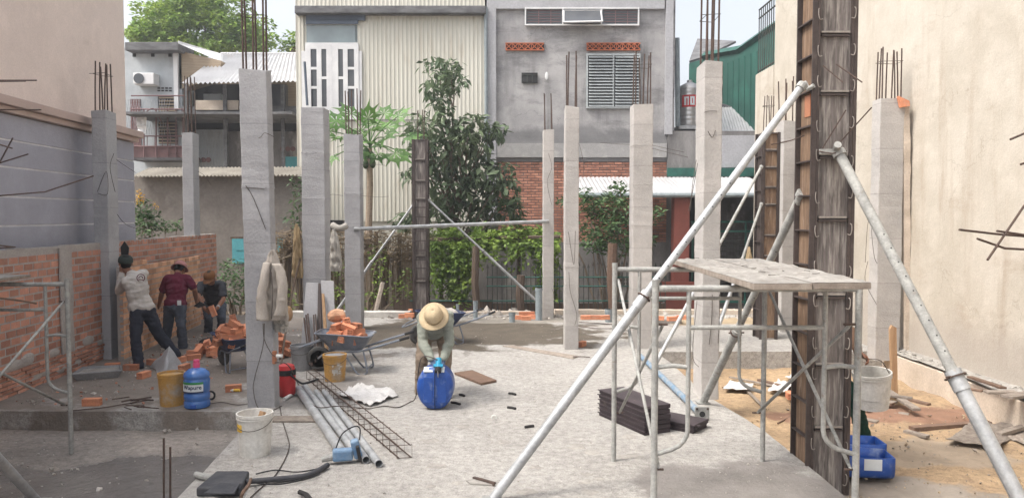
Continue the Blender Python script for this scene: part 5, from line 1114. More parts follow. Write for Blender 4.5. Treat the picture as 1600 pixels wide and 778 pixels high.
# wheelbarrows
def barrow(label, loc, rz, tray='barrow', wheel_d=.36, roll=0):
    """local +X is the front (wheel), handles at -X; z=0 ground"""
    T = thing('wheelbarrow', label, 'wheelbarrow', loc, rz, 'wheelbarrows')
    def ring(x0, x1, w0, w1, z0, z1, n=8):
        pts = []
        for (cx, cy, a0) in ((x1, w1, 0), (x0, w0, 90), (x0, -w0, 180), (x1, -w1, 270)):
            sx = 1 if cx == x1 else -1; sy = 1 if cy > 0 else -1; r = .09; zz = z1 if cx == x1 else z0
            for k in range(n // 2 + 1):
                a = R(a0 + 90 * k / (n // 2)); pts.append(V(cx - sx * r + r * math.cos(a), cy - sy * r + r * math.sin(a), zz))
        return pts
    outer = ring(-.4, .44, .29, .25, .56, .6); inner = ring(-.24, .22, .17, .14, .34, .34); n = len(outer); vs = outer + inner
    b = MB().add(vs, [(i, (i + 1) % n, n + (i + 1) % n, n + i) for i in range(n)] + [tuple(range(n, 2 * n))]); b.build('tray', tray, T, world=False, solid=.006, smooth=False)
    MB().tube(outer + [outer[0]], .011, 6).build('rim', tray, T, world=False)
    for s in (1, -1):
        f = MB().tube(curve([(-.95, s * .27, .55), (-.55, s * .27, .43), (-.2, s * .2, .33), (.25, s * .12, .3), (.42, s * .07, .2)], 4), .016, 8); f.build('handle', 'barrow', T, world=False)
        MB().tube([(-.97, s * .27, .556), (-.83, s * .27, .515)], .021, 8).build('grip', 'rubber', T, world=False)
        MB().tube(curve([(-.28, s * .2, .35), (-.34, s * .24, .1), (-.33, s * .24, .012), (-.2, s * .24, .012), (.0, s * .17, .3)], 4), .013, 8).build('leg', 'barrow', T, world=False)
    MB().tube([(-.33, -.24, .06), (-.33, .24, .06)], .01, 6).build('cross_bar', 'barrow', T, world=False)
    MB().tube(curve([(.3, -.12, .5), (.6, -.1, .4), (.74, 0, .34), (.6, .1, .4), (.3, .12, .5)], 4), .012, 6).build('front_loop', 'barrow', T, world=False)
    q = Matrix.Rotation(R(90), 3, 'X'); w_ = MB().lathe([(.13, -.03), (.165, -.036), (.182, -.02), (.186, 0), (.182, .02), (.165, .036), (.13, .03), (.13, -.03)], (.42, 0, .19), 28, mtx=q).build('tyre', 'dustrubber', T, world=False, smooth=True)
    MB().lathe([(.001, -.012), (.135, -.02), (.135, .02), (.001, .012)], (.42, 0, .19), 20, mtx=q).build('rim_disc', 'barrow', T, world=False); return T
gx, gy = at(541, 540, 10.1).x, 10.15
T = barrow('grey wheelbarrow heaped with orange bricks in the middle of the site', (gx, gy, 0), R(180)); T.scale = (.9, .9, .9)
pile(gx + .0, gy, .42, .36, .26, (7, 6, 4, 1), 'in the grey wheelbarrow', 'bricks heaped in the grey wheelbarrow')
o = MB().sphere((gx - .16, gy + .12, .74), .1, 8, (1.2, 1, .9)); 
for v in o.v: v += V(nz(v, 12, .03), nz(v, 9, .03), nz(v, 14, .03))
o = o.build('rubble_lump', 'newbrick'); tag(o, 'crumpled orange-brown lump at the back of the grey wheelbarrow', 'lump')
nx_, ny_ = at(362, 540, 10.2).x, 10.3
T = barrow('navy wheelbarrow full of bricks in front of the man in dark grey', (nx_, ny_, 0), R(135), 'barrowblue'); T.scale = (.82, .82, .8)
pile(nx_, ny_, .36, .38, .34, (8, 8, 6, 2, 1), 'in the navy wheelbarrow', 'bricks heaped in the navy wheelbarrow')
pile(at(325, 548, 11.3).x, 11.3, 0, .34, .3, (6, 4, 1), 'in the small ground heap by the navy barrow', 'bricks in the small ground heap')
pile(at(440, 540, 11.3).x, 11.2, 0, .22, .25, (4, 3, 3, 2, 1), 'in the pile behind the big column', 'bricks stacked behind the big grey column')
bx, by = at(688, 500, 12.3).x, 12.4
T = barrow('blue wheelbarrow with grey rubble behind the man in the tan hat', (bx, by, 0), R(206), 'barrowblue'); T.scale = (.9, .9, .9)
q = MB().sphere((bx, by, .47), .27, 10, (1.15, .85, .4)); 
for v in q.v: v += V(0, 0, nz(v, 8, .04))
o = q.build('rubble_load', 'rubble'); tag(o, 'grey rubble filling the blue wheelbarrow', 'rubble', kind='stuff')

# ================================================================== buckets and bottles
def bucket(label, loc, r, h, m, inner='bucketinner', fill=.8, handle=True, rim=True, taper=.86, name='bucket'):
    T = thing(name, label, 'bucket', loc); x, y, z = loc
    pf = [(r * taper, 0), (r * taper, .004), (r, h * .86), (r * 1.0, h * .87), (r * 1.045, h * .875), (r * 1.045, h * .9), (r * 1.01, h * .905), (r * 1.01, h * .93), (r * 1.05, h * .935), (r * 1.05, h), (r * .97, h), (r * .95, h * .85), (r * .9, h * fill), (.001, h * fill)]
    MB().lathe(pf, loc, 36).build('shell', m, T, smooth='a')
    MB().lathe([(r * .9, h * fill + .002), (.001, h * fill + .006)], loc, 24).build('contents', inner, T)
    if handle:
        pts = [Vector(loc) + V(r * 1.05 * math.cos(R(a)), -r * 1.05 * abs(math.sin(R(a))) * 1.02 - .004, h * .86 - h * .2 * abs(math.sin(R(a)))) for a in range(0, 181, 15)]
        MB().tube(pts, .003, 5).build('handle', 'wire', T)
    return T
p = gp(391, 716); T = bucket('dirty white plastic bucket standing on the slab at lower left', (p.x, p.y + .13, 0), .15, .37, 'bucketwhite', fill=.75)
c = (p.x, p.y + .13, 0); patch(MB(), c, .148, -162, -118, .225, .31, 6).build('label', 'yellowlabel', T)
MB().tube([(p.x + .03, p.y + .17, .28), (p.x + .05, p.y + .2, .36)], .03, 6).build('stick', 'wood', T)
p = gp(261, 636); bucket('ochre mud-stained bucket beside the big blue water bottle', (p.x, p.y + .12, 0), .14, .36, 'bucketyellow', handle=False, fill=.93, inner='bucketyellow')
p = gp(520, 597); T = bucket('stained orange-yellow bucket in front of the grey wheelbarrow', (p.x, p.y + .12, 0), .145, .34, 'bucketyellow', handle=True, fill=.95, inner='bucketgrey')
q = MB(); rr = random.Random(5); c = (p.x, p.y + .12, 0)
for _ in range(14):
    a = rr.uniform(-90, -50); z = rr.uniform(.08, .25); patch(q, c, .141, a, a + rr.uniform(3, 14), z, z + rr.uniform(.01, .05), 2)
q.build('plaster_splash', 'bucketwhite', T)
p = gp(468, 580); bucket('cement grey bucket left of the grey wheelbarrow wheel', (p.x, p.y + .13, 0), .15, .34, 'bucketgrey', handle=True, fill=.9, inner='bucketgrey')
# drinking water bottle
p = gp(301, 640); c = (p.x, p.y + .12, 0); T = thing('water_bottle', 'big blue drinking water bottle with pink cap and white label', 'bottle', c)
r = .137; pf = [(r * .8, 0), (r * .97, .012), (r, .03)]
for z in (.07, .155, .31): pf += [(r, z), (r * .95, z + .012), (r * .95, z + .022), (r, z + .034)]
pf += [(r, .36), (r * .93, .39), (r * .6, .425), (r * .25, .44), (r * .22, .455), (.001, .455)]
MB().lathe(pf, c, 40).build('body', 'waterblue', T, smooth='a'); MB().lathe([(.036, .43), (.036, .485), (.03, .5), (.034, .505), (.03, .525), (.001, .53)], c, 20).build('cap', 'pink', T, smooth='a')
lb = patch(MB(), c, r + .002, -160, -40, .195, .3, 24).build('label', 'labelwhite', T); patch(MB(), c, r + .004, -160, -40, .275, .3, 24).build('label_band', 'labelgreen', lb); patch(MB(), c, r + .004, -160, -40, .183, .198, 24).build('label_band', 'labeldark', lb)
text('Wapure', .062, 'labeldark', (c[0], c[1], .243), None, lb, cyl=r + .004, ext=.001, bold=.001)
MB().bb(p.x - .02, p.x + .045, p.y - .025, p.y + .0, .012, .06).build('tap', 'blueplastic', T, bevel=.008)
T = thing('lid', 'dark rubber ring standing beside the blue water bottle', 'ring', gp(328, 625)); MB().tube([Vector(gp(329, 625)) + V(.045 * math.cos(R(a)), .01, .055 + .045 * math.sin(R(a))) for a in range(0, 361, 30)], .012, 8).build('ring', 'rubber', T)
T = thing('sealant_tube', 'white and yellow plastic tube lying beside the single orange brick', 'tube', gp(365, 613)); p = gp(353, 612); q_ = gp(375, 612); MB().tube([p + V(0, 0, .02), p.lerp(q_, .55) + V(0, 0, .02)], .018, 12).build('white_half', 'whitepvc', T); MB().tube([p.lerp(q_, .56) + V(0, 0, .02), q_ + V(0, 0, .02)], .018, 12).build('yellow_half', 'yellowlabel', T)
T = thing('plastic_tube', 'short white tube lying at the right foot of the big grey column', 'tube', gp(450, 624)); MB().tube([gp(444, 626) + V(0, 0, .02), gp(456, 619) + V(0, 0, .02)], .02, 12).build('body', 'whitepvc', T)
# red vacuum-like canister with black band
p = gp(443, 622); c = (p.x, p.y + .12, 0); T = thing('red_canister', 'red plastic canister with black band and hose behind the big grey column', 'canister', c)
MB().lathe([(.09, 0), (.115, .03), (.12, .28), (.11, .3), (.11, .3), (.001, .3)], c, 28).build('body', 'red', T, smooth='a'); MB().lathe([(.123, .28), (.123, .35), (.001, .35)], c, 28).build('band', 'rubber', T, smooth='a'); MB().lathe([(.115, .35), (.1, .4), (.05, .42), (.001, .42)], c, 28).build('lid', 'red', T, smooth='a')
T.scale = (.88, .88, .9); MB().tube(curve([V(*c) + V(.08, -.1, .3), V(*c) + V(.2, -.1, .2), V(*c) + V(.26, -.02, .17), V(*c) + V(.4, .1, .2)], 5), .014, 8).build('hose', 'rubber', T)
# red and white switch on the column
T = thing('power_socket', 'orange-red power socket with white plug fixed to the big grey column', 'socket', at(430, 565, 8.18)); MB().box(at(429, 558, 8.17), (.04, .05, .14)).build('socket_body', 'orange', T, bevel=.005); MB().tube([at(432, 556, 8.12), at(441, 556, 8.12)], .02, 8).build('plug', 'whitepvc', T)
def cable(label, pts, r=.006, name='cable', m='wire', n=6): o = MB().tube(curve(pts, n), r, 6).build(name, m, smooth=True); tag(o, label, 'cable'); return o
h = .008
cable('black cable from the red canister across the ladder to the blue jug', [at(430, 566, 8.1), at(450, 570, 8.0), gp(466, 600, h), gp(478, 622, .05), gp(497, 636, .1), gp(530, 634, .1), gp(575, 638, h), gp(600, 634, h), gp(622, 636, h), gp(640, 628, h), gp(650, 618, .1), at(658, 560, 8.15), at(684, 562, 8.1)])
cable('thin grey cable running down the slab beside the white bucket', [gp(437, 634, h), gp(441, 655, h), gp(447, 675, h), gp(452, 695, h), gp(446, 715, h), gp(430, 742, h), gp(414, 756, h), gp(392, 776, h), gp(370, 800, h)], .005)
cable('thin wire hanging down the face of the big grey column', [at(413, 505, 8.17), at(411, 540, 8.16), at(398, 590, 8.16), at(396, 610, 8.16), at(403, 636, 8.15), gp(420, 642, h), gp(440, 634, h)], .004)
cable('two dark wires from jacket to socket on the big grey column', [at(411, 505, 8.17), at(413, 530, 8.15), at(424, 552, 8.14), at(430, 556, 8.12)], .004)
cable('thin wires lying on the slab right of the blue water bottle', [gp(322, 632, h), gp(345, 628, h), gp(370, 632, h), gp(392, 630, h)], .004)

# ================================================================== pipes, ladder cage, sack, tools
def pipe(label, a, c, r, m='galv', open_=True):
    T = thing('steel_pipe', label, 'pipe', a, group='steel pipes lying on the slab'); a, c = Vector(a), Vector(c); d = (c - a).normalized()
    b = MB(); b.tube([a, c], r, 18, cap=False); b.tube([c, a], r * .86, 18, cap=False)
    n = 18; o = b.build('tube', m, T, smooth='a', fix=False)
    for e in (a, c):
        q = MB(); q.tube([e - d * .002, e + d * .002], r, 18, cap=False); q.tube([e - d * .002, e + d * .002], r * .86, 18, cap=False)
        vs = q.v; k = 18; q.f = [(k + i, k + (i + 1) % k, 3 * k + (i + 1) % k, 3 * k + i) for i in range(k)]; q.build('pipe_end', m, T, fix=False)
    MB().tube([a + d * .25, a + d * .26], r * .85, 12).build('inner_dark', 'dark', T); MB().tube([c - d * .26, c - d * .25], r * .85, 12).build('inner_dark', 'dark', T); return T
pipe('leftmost of the steel pipes, touching the blue power tool', gp(467, 608, .05), gp(534, 706, .05), .045)
pipe('steel pipe lying on the leftmost pipe, its far end higher', gp(475, 604, .06) + V(0, 0, .02), gp(552, 702, .05), .033)
pipe('steel pipe with open mouth, second from the right of the bundle', gp(494, 612, .036), gp(572, 718, .036), .033)
pipe('rightmost steel pipe of the bundle with open mouth', gp(507, 612, .036), gp(592, 724, .036), .033)
T = thing('rebar_cage', 'flat ladder cage of rusty bars beside the steel pipes', 'rebar cage', gp(560, 640)); 
La, Lb, Ra, Rb = gp(481, 590, .03), gp(623, 712, .03), gp(492, 588, .03), gp(641, 710, .03)
for (a, c) in ((La, Lb), (Ra, Rb)):
    for dz in (0, .1): MB().tube([a + V(0, 0, dz - .015), a.lerp(c, .5) + V(rnd(-.01, .01), 0, dz - .01), c + V(0, 0, dz - .015)], .006, 6).build('long_bar', 'rust', T)
for k in range(19):
    t = k / 18; p, q_ = La.lerp(Lb, t), Ra.lerp(Rb, t); e = .015; MB().tube([p + V(-e, 0, -.02), q_ + V(e, 0, -.02), q_ + V(e, 0, .09), p + V(-e, 0, .09), p + V(-e, 0, -.02)], .0035, 4).build('stirrup', 'rust', T)
def sheetmb(c4, nx, ny, hgt, fn=None, seed=0):
    a, b2, c, d = [Vector(p) for p in c4]
    def f(p, u, v):
        p = a.lerp(b2, u).lerp(d.lerp(c, u), v); return p + V(0, 0, hgt * (abs(fbm(p + V(seed, 0, 0), 3.2)) + .3 * abs(fbm(p, 9)))) + V(nz(p, 4, .03), nz(p + V(3, 0, 0), 4, .03), 0)
    return MB().grid((0, 0, 0), (1, 0, 0), (0, 1, 0), nx, ny, f)
o = sheetmb([gp(527, 618, .01), gp(578, 635, .01), gp(622, 619, .01), gp(566, 600, .01)], 36, 36, .13).build('flat_sack', 'sack', smooth=True, solid=.006); tag(o, 'crumpled pale woven sack flat on the slab beside the rebar ladder', 'sack')
o = MB().bb(*sorted((gp(408, 660).x, gp(496, 660).x)), gp(450, 660).y, gp(450, 652).y, .0, .02).build('thin_board', 'greywood', bevel=.003); tag(o, 'thin grey board between the white bucket and the steel pipes', 'board')
# blue power tool
c = gp(538, 728); T = thing('power_tool', 'dusty blue power saw lying against the ends of the pipes', 'power tool', c); q = aim(V(1, .25, .0)) 
MB().box(c + V(-.03, .08, .075), (.17, .09, .1), q).build('motor_housing', 'drillblue', T, bevel=.018)
MB().box(c + V(.075, .13, .11), (.07, .1, .16), aim(V(1, .25, .25))).build('gear_head', 'drillblue', T, bevel=.015); MB().box(c + V(.1, .1, .09), (.03, .12, .13), aim(V(1, .25, .2))).build('black_grip', 'rubber', T, bevel=.01)
MB().tube([c + V(-.11, .06, .06), c + V(-.2, .03, .045)], .032, 10, r1=.024).build('tool_nose', 'galvpale', T)
MB().tube(curve([c + V(-.1, .1, .1), c + V(-.05, .15, .23), c + V(.05, .17, .29), c + V(.1, .17, .27), c + V(.1, .14, .18)], 5), .006, 6).build('cord_loop', 'rubber', T)
T = thing('hose_bundle', 'dusty black hose running from the black case to the blue power saw', 'hose', gp(440, 748)); MB().tube(curve([gp(385, 752, .04), gp(430, 748, .03), gp(480, 742, .025), gp(512, 726, .03)], 5), .022, 10).build('hose', 'blackcase', T, smooth=True)
for (y, s) in ((6, 1), (-5, -1), (9, 1)): MB().tube(curve([gp(400, 745 + y, .02), gp(430, 742 + y * 1.6, .02), gp(465, 742 + y, .02), gp(500, 734 + y * .6, .03)], 5), .006, 6).build('cord', 'rubber', T)
o = MB().tube(curve([gp(306, 741, .03), gp(330, 746, .03), gp(352, 746, .03)], 4), .026, 10).build('short_post', 'galvpale'); tag(o, 'short cement-coated tube end left of the black case', 'tube')
c4 = gp(350, 778); T = thing('tool_case', 'dusty black plastic tool case at the bottom left of the slab', 'case', c4)
MB().prism([gp(306, 776), gp(376, 776), gp(390, 748), gp(338, 748)], V(0, 0, .07)).build('case_body', 'blackcase', T, bevel=.015); MB().tube(curve([gp(376, 778, .07), gp(380, 768, .12), gp(388, 758, .12), gp(392, 748, .06)], 4), .013, 8).build('case_handle', 'redwood', T); MB().prism([gp(318, 772, .071), gp(366, 772, .071), gp(376, 756, .071), gp(342, 756, .071)], V(0, 0, .012)).build('lid_panel', 'blackcase', T, bevel=.005)
# plastic jug being cut
c = V(at(679, 600, 8.05).x, 8.22, .235); 
def jug_mesh(w, d, hh, n=40, half=False):
    """rounded jerry can lying on its side, seen along Y"""
    b = MB(); m = 14; vs = []; 
    for j in range(m + 1):
        t = -1 + 2 * j / m; y = t * d / 2; k = (1 - abs(t) ** 5) ** .5 * .16 + .84 if abs(t) < .999 else .8; k2 = (1 - max(0, abs(t) - .72) ** 2 * 3.2)
        for i in range(n):
            a = 2 * math.pi * i / n; ca, sa = math.cos(a), math.sin(a); e = .78
            zz = math.copysign(abs(sa) ** e, sa); vs.append(V(math.copysign(abs(ca) ** e, ca) * w / 2 * k2 * (1 - .1 * zz * zz - (.1 if zz < 0 else .03) * abs(zz)), y, math.copysign(abs(sa) ** e, sa) * hh / 2 * k2))
    fs = [(j * n + i, j * n + (i + 1) % n, (j + 1) * n + (i + 1) % n, (j + 1) * n + i) for j in range(m) for i in range(n)] + [tuple(range(n)), tuple(m * n + i for i in range(n))]
    return b.add(vs, fs)
T = thing('plastic_jug', 'blue plastic jug the man in the tan hat is cutting open', 'jug', (c.x, c.y, 0))
b = jug_mesh(.4, .3, .46); b.v = [v + c for v in b.v]; b.build('body', 'blueplastic', T, smooth='a', bevel=.02)
for s in (-1, 1):
    MB().box(c + V(s * .075, -.148, -.01), (.1, .012, .28)).build('moulded_panel', 'blueplastic', T, bevel=.02)
MB().bb(c.x - .004, c.x + .004, c.y - .162, c.y + .1, c.z - .21, c.z + .21).build('seam', 'labeldark', T)
for s in (-1, 1): MB().box(c + V(s * .062 - .01, -.12, .205), (.1, .07, .012), Matrix.Rotation(R(38), 3, 'X')).build('label', 'labelwhite', T)
# halves of a cut blue jug on the soil
def trough(label, cx, cy, z, w, d, hh, rz, m='blueplastic'):
    T = thing('jug_half', label, 'container', (cx, cy, z), rz, 'cut blue jug halves'); b = MB(); n = 20; vs = []
    ms = 8
    for j in range(ms + 1):
        y = -d / 2 + d * j / ms; k = 1 - .12 * (abs(j - ms / 2) / (ms / 2)) ** 4
        for i in range(n + 1):
            a = math.pi + math.pi * i / n; ca, sa = math.cos(a), math.sin(a); vs.append(V(math.copysign(abs(ca) ** .45, ca) * w / 2 * k, y, hh + math.copysign(abs(sa) ** .45, sa) * hh))
    b.add(vs, [(j * (n + 1) + i, j * (n + 1) + i + 1, (j + 1) * (n + 1) + i + 1, (j + 1) * (n + 1) + i) for j in range(ms) for i in range(n)])
    b.add(vs[:n + 1], [tuple(range(n + 1))]); b.add(vs[-(n + 1):], [tuple(range(n + 1))]); b.build('shell', m, T, world=False, solid=.006, smooth='a'); return T
t_ = trough('front blue jug half with a worn label on the soil beside the main form', 3.14, 6.72, -.23, .3, .5, .2, R(83)); MB().box((0, 0, 0), (.16, .12, .004)) 
MB().box((.153, .06, .14), (.004, .15, .1)).build('label', 'labelwhite', t_, world=False); t_.rotation_euler = (0, 0, R(-97))
trough('rear blue jug half lying behind the front one on the soil', 3.2, 7.05, -.23, .3, .55, .22, R(-94))
# stacks of dark forms
def panelstack(label, loc, rz, L, W, n, name='form_stack'):
    T = thing(name, label, 'form panels', loc, rz)
    for k in range(n):
        z = k * .047; dx, dy = rnd(-.012, .012), rnd(-.01, .01); b = MB()
        b.bb(-L / 2 + dx, L / 2 + dx, -W / 2 + dy, W / 2 + dy, z + .033, z + .039)
        for (xa, xb, ya, yb) in ((-L / 2, L / 2, -W / 2, -W / 2 + .006), (-L / 2, L / 2, W / 2 - .006, W / 2), (-L / 2, -L / 2 + .006, -W / 2, W / 2), (L / 2 - .006, L / 2, -W / 2, W / 2)): b.bb(xa + dx, xb + dx, ya + dy, yb + dy, z, z + .0325)
        for s in (-1, 1): b.bb(s * L / 2 + dx - .03, s * L / 2 + dx + .03, -W / 2 + dy + .03, -W / 2 + dy + .07, z + .026, z + .032)
        b.bb(-L / 2 + dx - .012, L / 2 + dx + .012, -W / 2 + dy - .014, -W / 2 + dy - .001, z + .031, z + .0385)
        b.build('form_panel', 'stackdark', T, world=False)
    return T
a, c = gp(945, 650), gp(1030, 688); m_ = (a + c) / 2; an = math.atan2(c.y - a.y, c.x - a.x)
panelstack('tall stack of black steel form panels under the left of the scaffold', (m_.x + .06, m_.y + .16, 0), an, .82, .3, 6)
a, c = gp(1010, 640), gp(1075, 690); m_ = gp(1048, 668); panelstack('low stack of two dark form panels beside the tall black stack', (m_.x, m_.y + .12, 0), R(-40), .7, .3, 2)
# blue worn pipe with flange
T = thing('blue_prop', 'worn blue prop lying on the slab with a square flange at its near end', 'prop', gp(1098, 650)); a, c = gp(1000, 555, .05), gp(1097, 648, .06); MB().tube([a, c], .035, 14).build('tube', 'bluepipe', T, smooth='a')
d = (c - a).normalized(); q = aim(d); MB().box(c + V(0, 0, .01), (.012, .15, .15), q).build('flange', 'galvpale', T, bevel=.004); MB().tube([c - d * .03 + V(0, 0, .01), c + d * .01 + V(0, 0, .01)], .03, 14).build('flange_hole', 'dark', T)
[MB().box(c + q @ V(.008, s * .055, u * .055) + V(0, 0, .01), (.01, .02, .02), q).build('bolt', 'rust', T) for s in (-1, 1) for u in (-1, 1)]
# boards lying on the slab
def flat(name, label, pts, th, m, cat='board', z=0.0, bev=.003): o = MB().prism([gp(px, py, z) for px, py in pts], V(0, 0, th)).build(name, m, bevel=bev); tag(o, label, cat); return o
flat('form_board', 'dark brown board lying on the slab right of the man in the tan hat', [(710, 585), (738, 581), (776, 597), (752, 602)], .03, 'redwood')
flat('cement_board', 'long thin grey board on the slab left of the slim pale column', [(785, 541), (800, 540), (905, 557), (895, 561)], .012, 'greywood')
flat('cement_board', 'small wedge of board at the foot of the long prop, bottom centre', [(728, 752), (752, 748), (782, 760), (735, 757)], .015, 'boardtop')
flat('steel_offcut', 'loose twisted bar beside the foot of the long prop', [(738, 750), (742, 749), (775, 758), (772, 760)], .03, 'rust')
for (px, py, px2, py2, lab) in ((793, 636, 806, 638, 'black scrap on the slab right of the blue jug, farther one'), (820, 667, 834, 665, 'black scrap on the slab between the jug and the black forms'), (705, 628, 719, 631, 'black scrap touching the right side of the blue jug'), (718, 616, 726, 618, 'black scrap just above the one beside the jug'), (795, 614, 806, 616, 'black scrap below the dark brown board')):
    o = MB().tube([gp(px, py, .012), gp((px + px2) / 2, (py + py2) / 2 - .6, .016), gp(px2, py2, .012)], .014, 5).build('scrap', 'blackbit'); tag(o, lab, 'scrap')
for (px, py, lab) in ((772, 652, 'small white plastic ring on the slab right of the blue jug'),):
    o = MB().tube([gp(px, py, .03) + V(.025 * math.cos(R(a)), 0, .025 * math.sin(R(a))) for a in range(-30, 211, 30)], .008, 6).build('plastic_ring', 'whitepvc'); tag(o, lab, 'ring')
o = MB().tube([gp(468, 768, .03), gp(478, 772, .03), gp(486, 782, .03)], .02, 6).build('scrap', 'blackbit'); tag(o, 'dark scrap at the bottom edge left of the prop foot', 'scrap')
T = thing('hammer', 'hammer with yellow-black handle lying left of the blue jug', 'hammer', gp(655, 572)); MB().tube([gp(652, 566, .03), gp(660, 570, .03)], .018, 8).build('grip', 'rubber', T); MB().tube([gp(660, 570, .03), gp(672, 576, .03)], .014, 8).build('handle', 'yellowlabel', T)
# left clutter
pts = [(190, 583), (232, 577), (286, 583), (262, 548)]
T = thing('plastic_sack', 'grey plastic sack slumped beside the boots of the man in white', 'sack', gp(250, 583)); base = [gp(234, 574), gp(256, 588), gp(290, 576), gp(272, 566)]; apex = gp(262, 580) + V(0, .06, .33)
b = MB(); n = 24; vs = []
for j in range(9):
    for i in range(n):
        t = i / n * 4; k = int(t); q_ = base[k].lerp(base[(k + 1) % 4], t - k); p = q_.lerp(apex, (j / 8) ** .85) + V(nz((i, j, 0), .37, .05), nz((i, j, 5), .37, .05), nz((i, j, 9), .3, .02)) * (1 - (j / 8)) ; vs.append(p + V(0, 0, .005))
b.add(vs, [(j * n + i, j * n + (i + 1) % n, (j + 1) * n + (i + 1) % n, (j + 1) * n + i) for j in range(8) for i in range(n)]); b.build('sack_body', 'greysack', T, smooth=True)
T = thing('mortar_trough', 'dark grey mortar trough at the foot of the left column', 'trough', gp(152, 598)); a, b2, c, d = gp(112, 584, .1), gp(190, 578, .1), gp(188, 570, .1), gp(128, 573, .1)
lo_ = [p.lerp((a + b2 + c + d) / 4, .18) * 1 for p in (a, b2, c, d)]; lo_ = [V(p.x, p.y, .01) for p in lo_]; up_ = [a, b2, c, d]; MB().add(up_ + lo_, [(i, (i + 1) % 4, 4 + (i + 1) % 4, 4 + i) for i in range(4)] + [(4, 5, 6, 7)]).build('shell', 'bucketgrey', T, solid=.02); MB().add([p.lerp(q_, .3) for p, q_ in zip(up_, lo_)], [(0, 1, 2, 3)]).build('mortar', 'boardtop', T)
T = thing('steel_offcuts', 'scatter of dark steel offcuts behind the orange brick on the slab edge', 'offcuts', gp(205, 632)); rr = random.Random(31)
for _ in range(12): px, py = rr.uniform(175, 222), rr.uniform(622, 636); MB().tube([gp(px, py, .02 + rr.random() * .02), gp(px + rr.uniform(10, 34), py + rr.uniform(-5, 4), .02 + rr.random() * .02)], rr.uniform(.005, .014), 6).build('offcut', 'rust', T)
o = MB().tube([gp(105, 642, .01), gp(165, 636, .012), gp(230, 625, .02)], .006, 5).build('long_rod', 'rust'); tag(o, 'long thin rod lying along the slab edge at left', 'rod')
o = MB().sphere(gp(332, 540) + V(0, 0, .05), .2, 8, (1.1, .7, .45)).build('black_bag', 'rubber', smooth=True); tag(o, 'black rubber basin behind the small heap of bricks', 'basin')
# hanging clothes: thick folded cloth draped from a nail
def garment(label, name, Y, top, prof, m, sleeve=None, seed=0, depth=.06, cat='jacket'):
    """prof: list of (py, left px, right px)"""
    T = thing(name, label, cat, at(*top, Y)); n = 34; b = MB(); rows = []
    P = sorted(prof); N = 40
    def w(py):
        for i in range(len(P) - 1):
            if P[i][0] <= py <= P[i + 1][0]: t = (py - P[i][0]) / (P[i + 1][0] - P[i][0]); t2 = t; return P[i][1] + (P[i + 1][1] - P[i][1]) * t2, P[i][2] + (P[i + 1][2] - P[i][2]) * t2
        return P[-1][1:]
    for j in range(N + 1):
        py = P[0][0] + (P[-1][0] - P[0][0]) * j / N; l, r_ = w(py); vs = []
        for i in range(n):
            a = 2 * math.pi * i / n; ctr = at((l + r_) / 2, py, Y); hw = (r_ - l) / 2 / F * Y; u = math.cos(a); dd = depth * (.35 + .65 * min(1, j / 12)) * math.sin(a)
            fold = .02 * math.sin(u * 9 + 1.5 * nz((u * 2, j * .12, seed), 1, 2)) * (j / N) ** .5 + nz((u * 2.2, j * .16, seed + 7), 1.3, .03)
            vs.append(ctr + V(u * hw * (1 + nz((j * .3, seed, u), 1, .08)), dd * 1.0 - fold * (1 if math.sin(a) < 0 else 0), nz((u, j, seed), .5, .01)))
        rows.append(vs)
    b.add([v for r_ in rows for v in r_], [(j * n + i, j * n + (i + 1) % n, (j + 1) * n + (i + 1) % n, (j + 1) * n + i) for j in range(N) for i in range(n)] + [tuple(range(n)), tuple(N * n + i for i in range(n))])
    b.build('body', m, T, smooth=True); return T, w
T, _ = garment('beige work jacket hanging from a nail on the big grey column', 'hung_jacket', 8.12, (426, 392), [(390, 423, 429), (400, 418, 434), (420, 411, 441), (450, 406, 446), (480, 404, 450), (500, 403, 451)], 'jacket')
q = MB(); N = 24
def sleeve(ptsr, seed):
    b = MB(); pts = curve([p for p, r in ptsr], 6); m = len(pts); n = 14; vs = []
    for i, p in enumerate(pts):
        r = ptsr[0][1] + (ptsr[-1][1] - ptsr[0][1]) * i / (m - 1)
        for k in range(n): a = 2 * math.pi * k / n; rr_ = r * (1 + nz((k * .5, i * .5, seed), 1.0, .35)); vs.append(p + V(math.cos(a) * rr_, math.sin(a) * rr_ * .7, 0))
    return b.add(vs, [(i * n + k, i * n + (k + 1) % n, (i + 1) * n + (k + 1) % n, (i + 1) * n + k) for i in range(m - 1) for k in range(n)] + [tuple(range(n)), tuple((m - 1) * n + k for k in range(n))])
sleeve([(at(433, 412, 8.02), .05), (at(441, 440, 8.0), .06), (at(440, 475, 8.0), .062), (at(437, 493, 8.02), .06)], 2).build('sleeve', 'jacket', T, smooth=True); sleeve([(at(417, 410, 8.05), .04), (at(412, 440, 8.0), .06), (at(409, 470, 8.0), .065), (at(410, 500, 8.0), .065)], 5).build('sleeve', 'jacket', T, smooth=True)
q = MB(); q.tube(curve([at(424, 425, 7.96), at(426, 460, 7.95), at(424, 498, 7.96)], 4), .006, 5); q.build('zip', 'wire', T); MB().box(at(440, 468, 7.94), (.07, .01, .03)).build('pocket_flap', 'jacket', T, bevel=.004)
T2, _ = garment('pale trousers hanging below the beige jacket on the big grey column', 'hung_trousers', 8.22, (436, 480), [(478, 425, 448), (495, 427, 450), (508, 428, 451), (518, 430, 450)], 'towel', seed=3, cat='trousers')
garment('grey cloth draped at the side of the second grey column', 'hung_towel', 10.85, (521, 362), [(358, 519, 523), (368, 516, 528), (390, 516, 532), (415, 515, 535), (424, 517, 533)], 'towel', seed=6, cat='cloth')
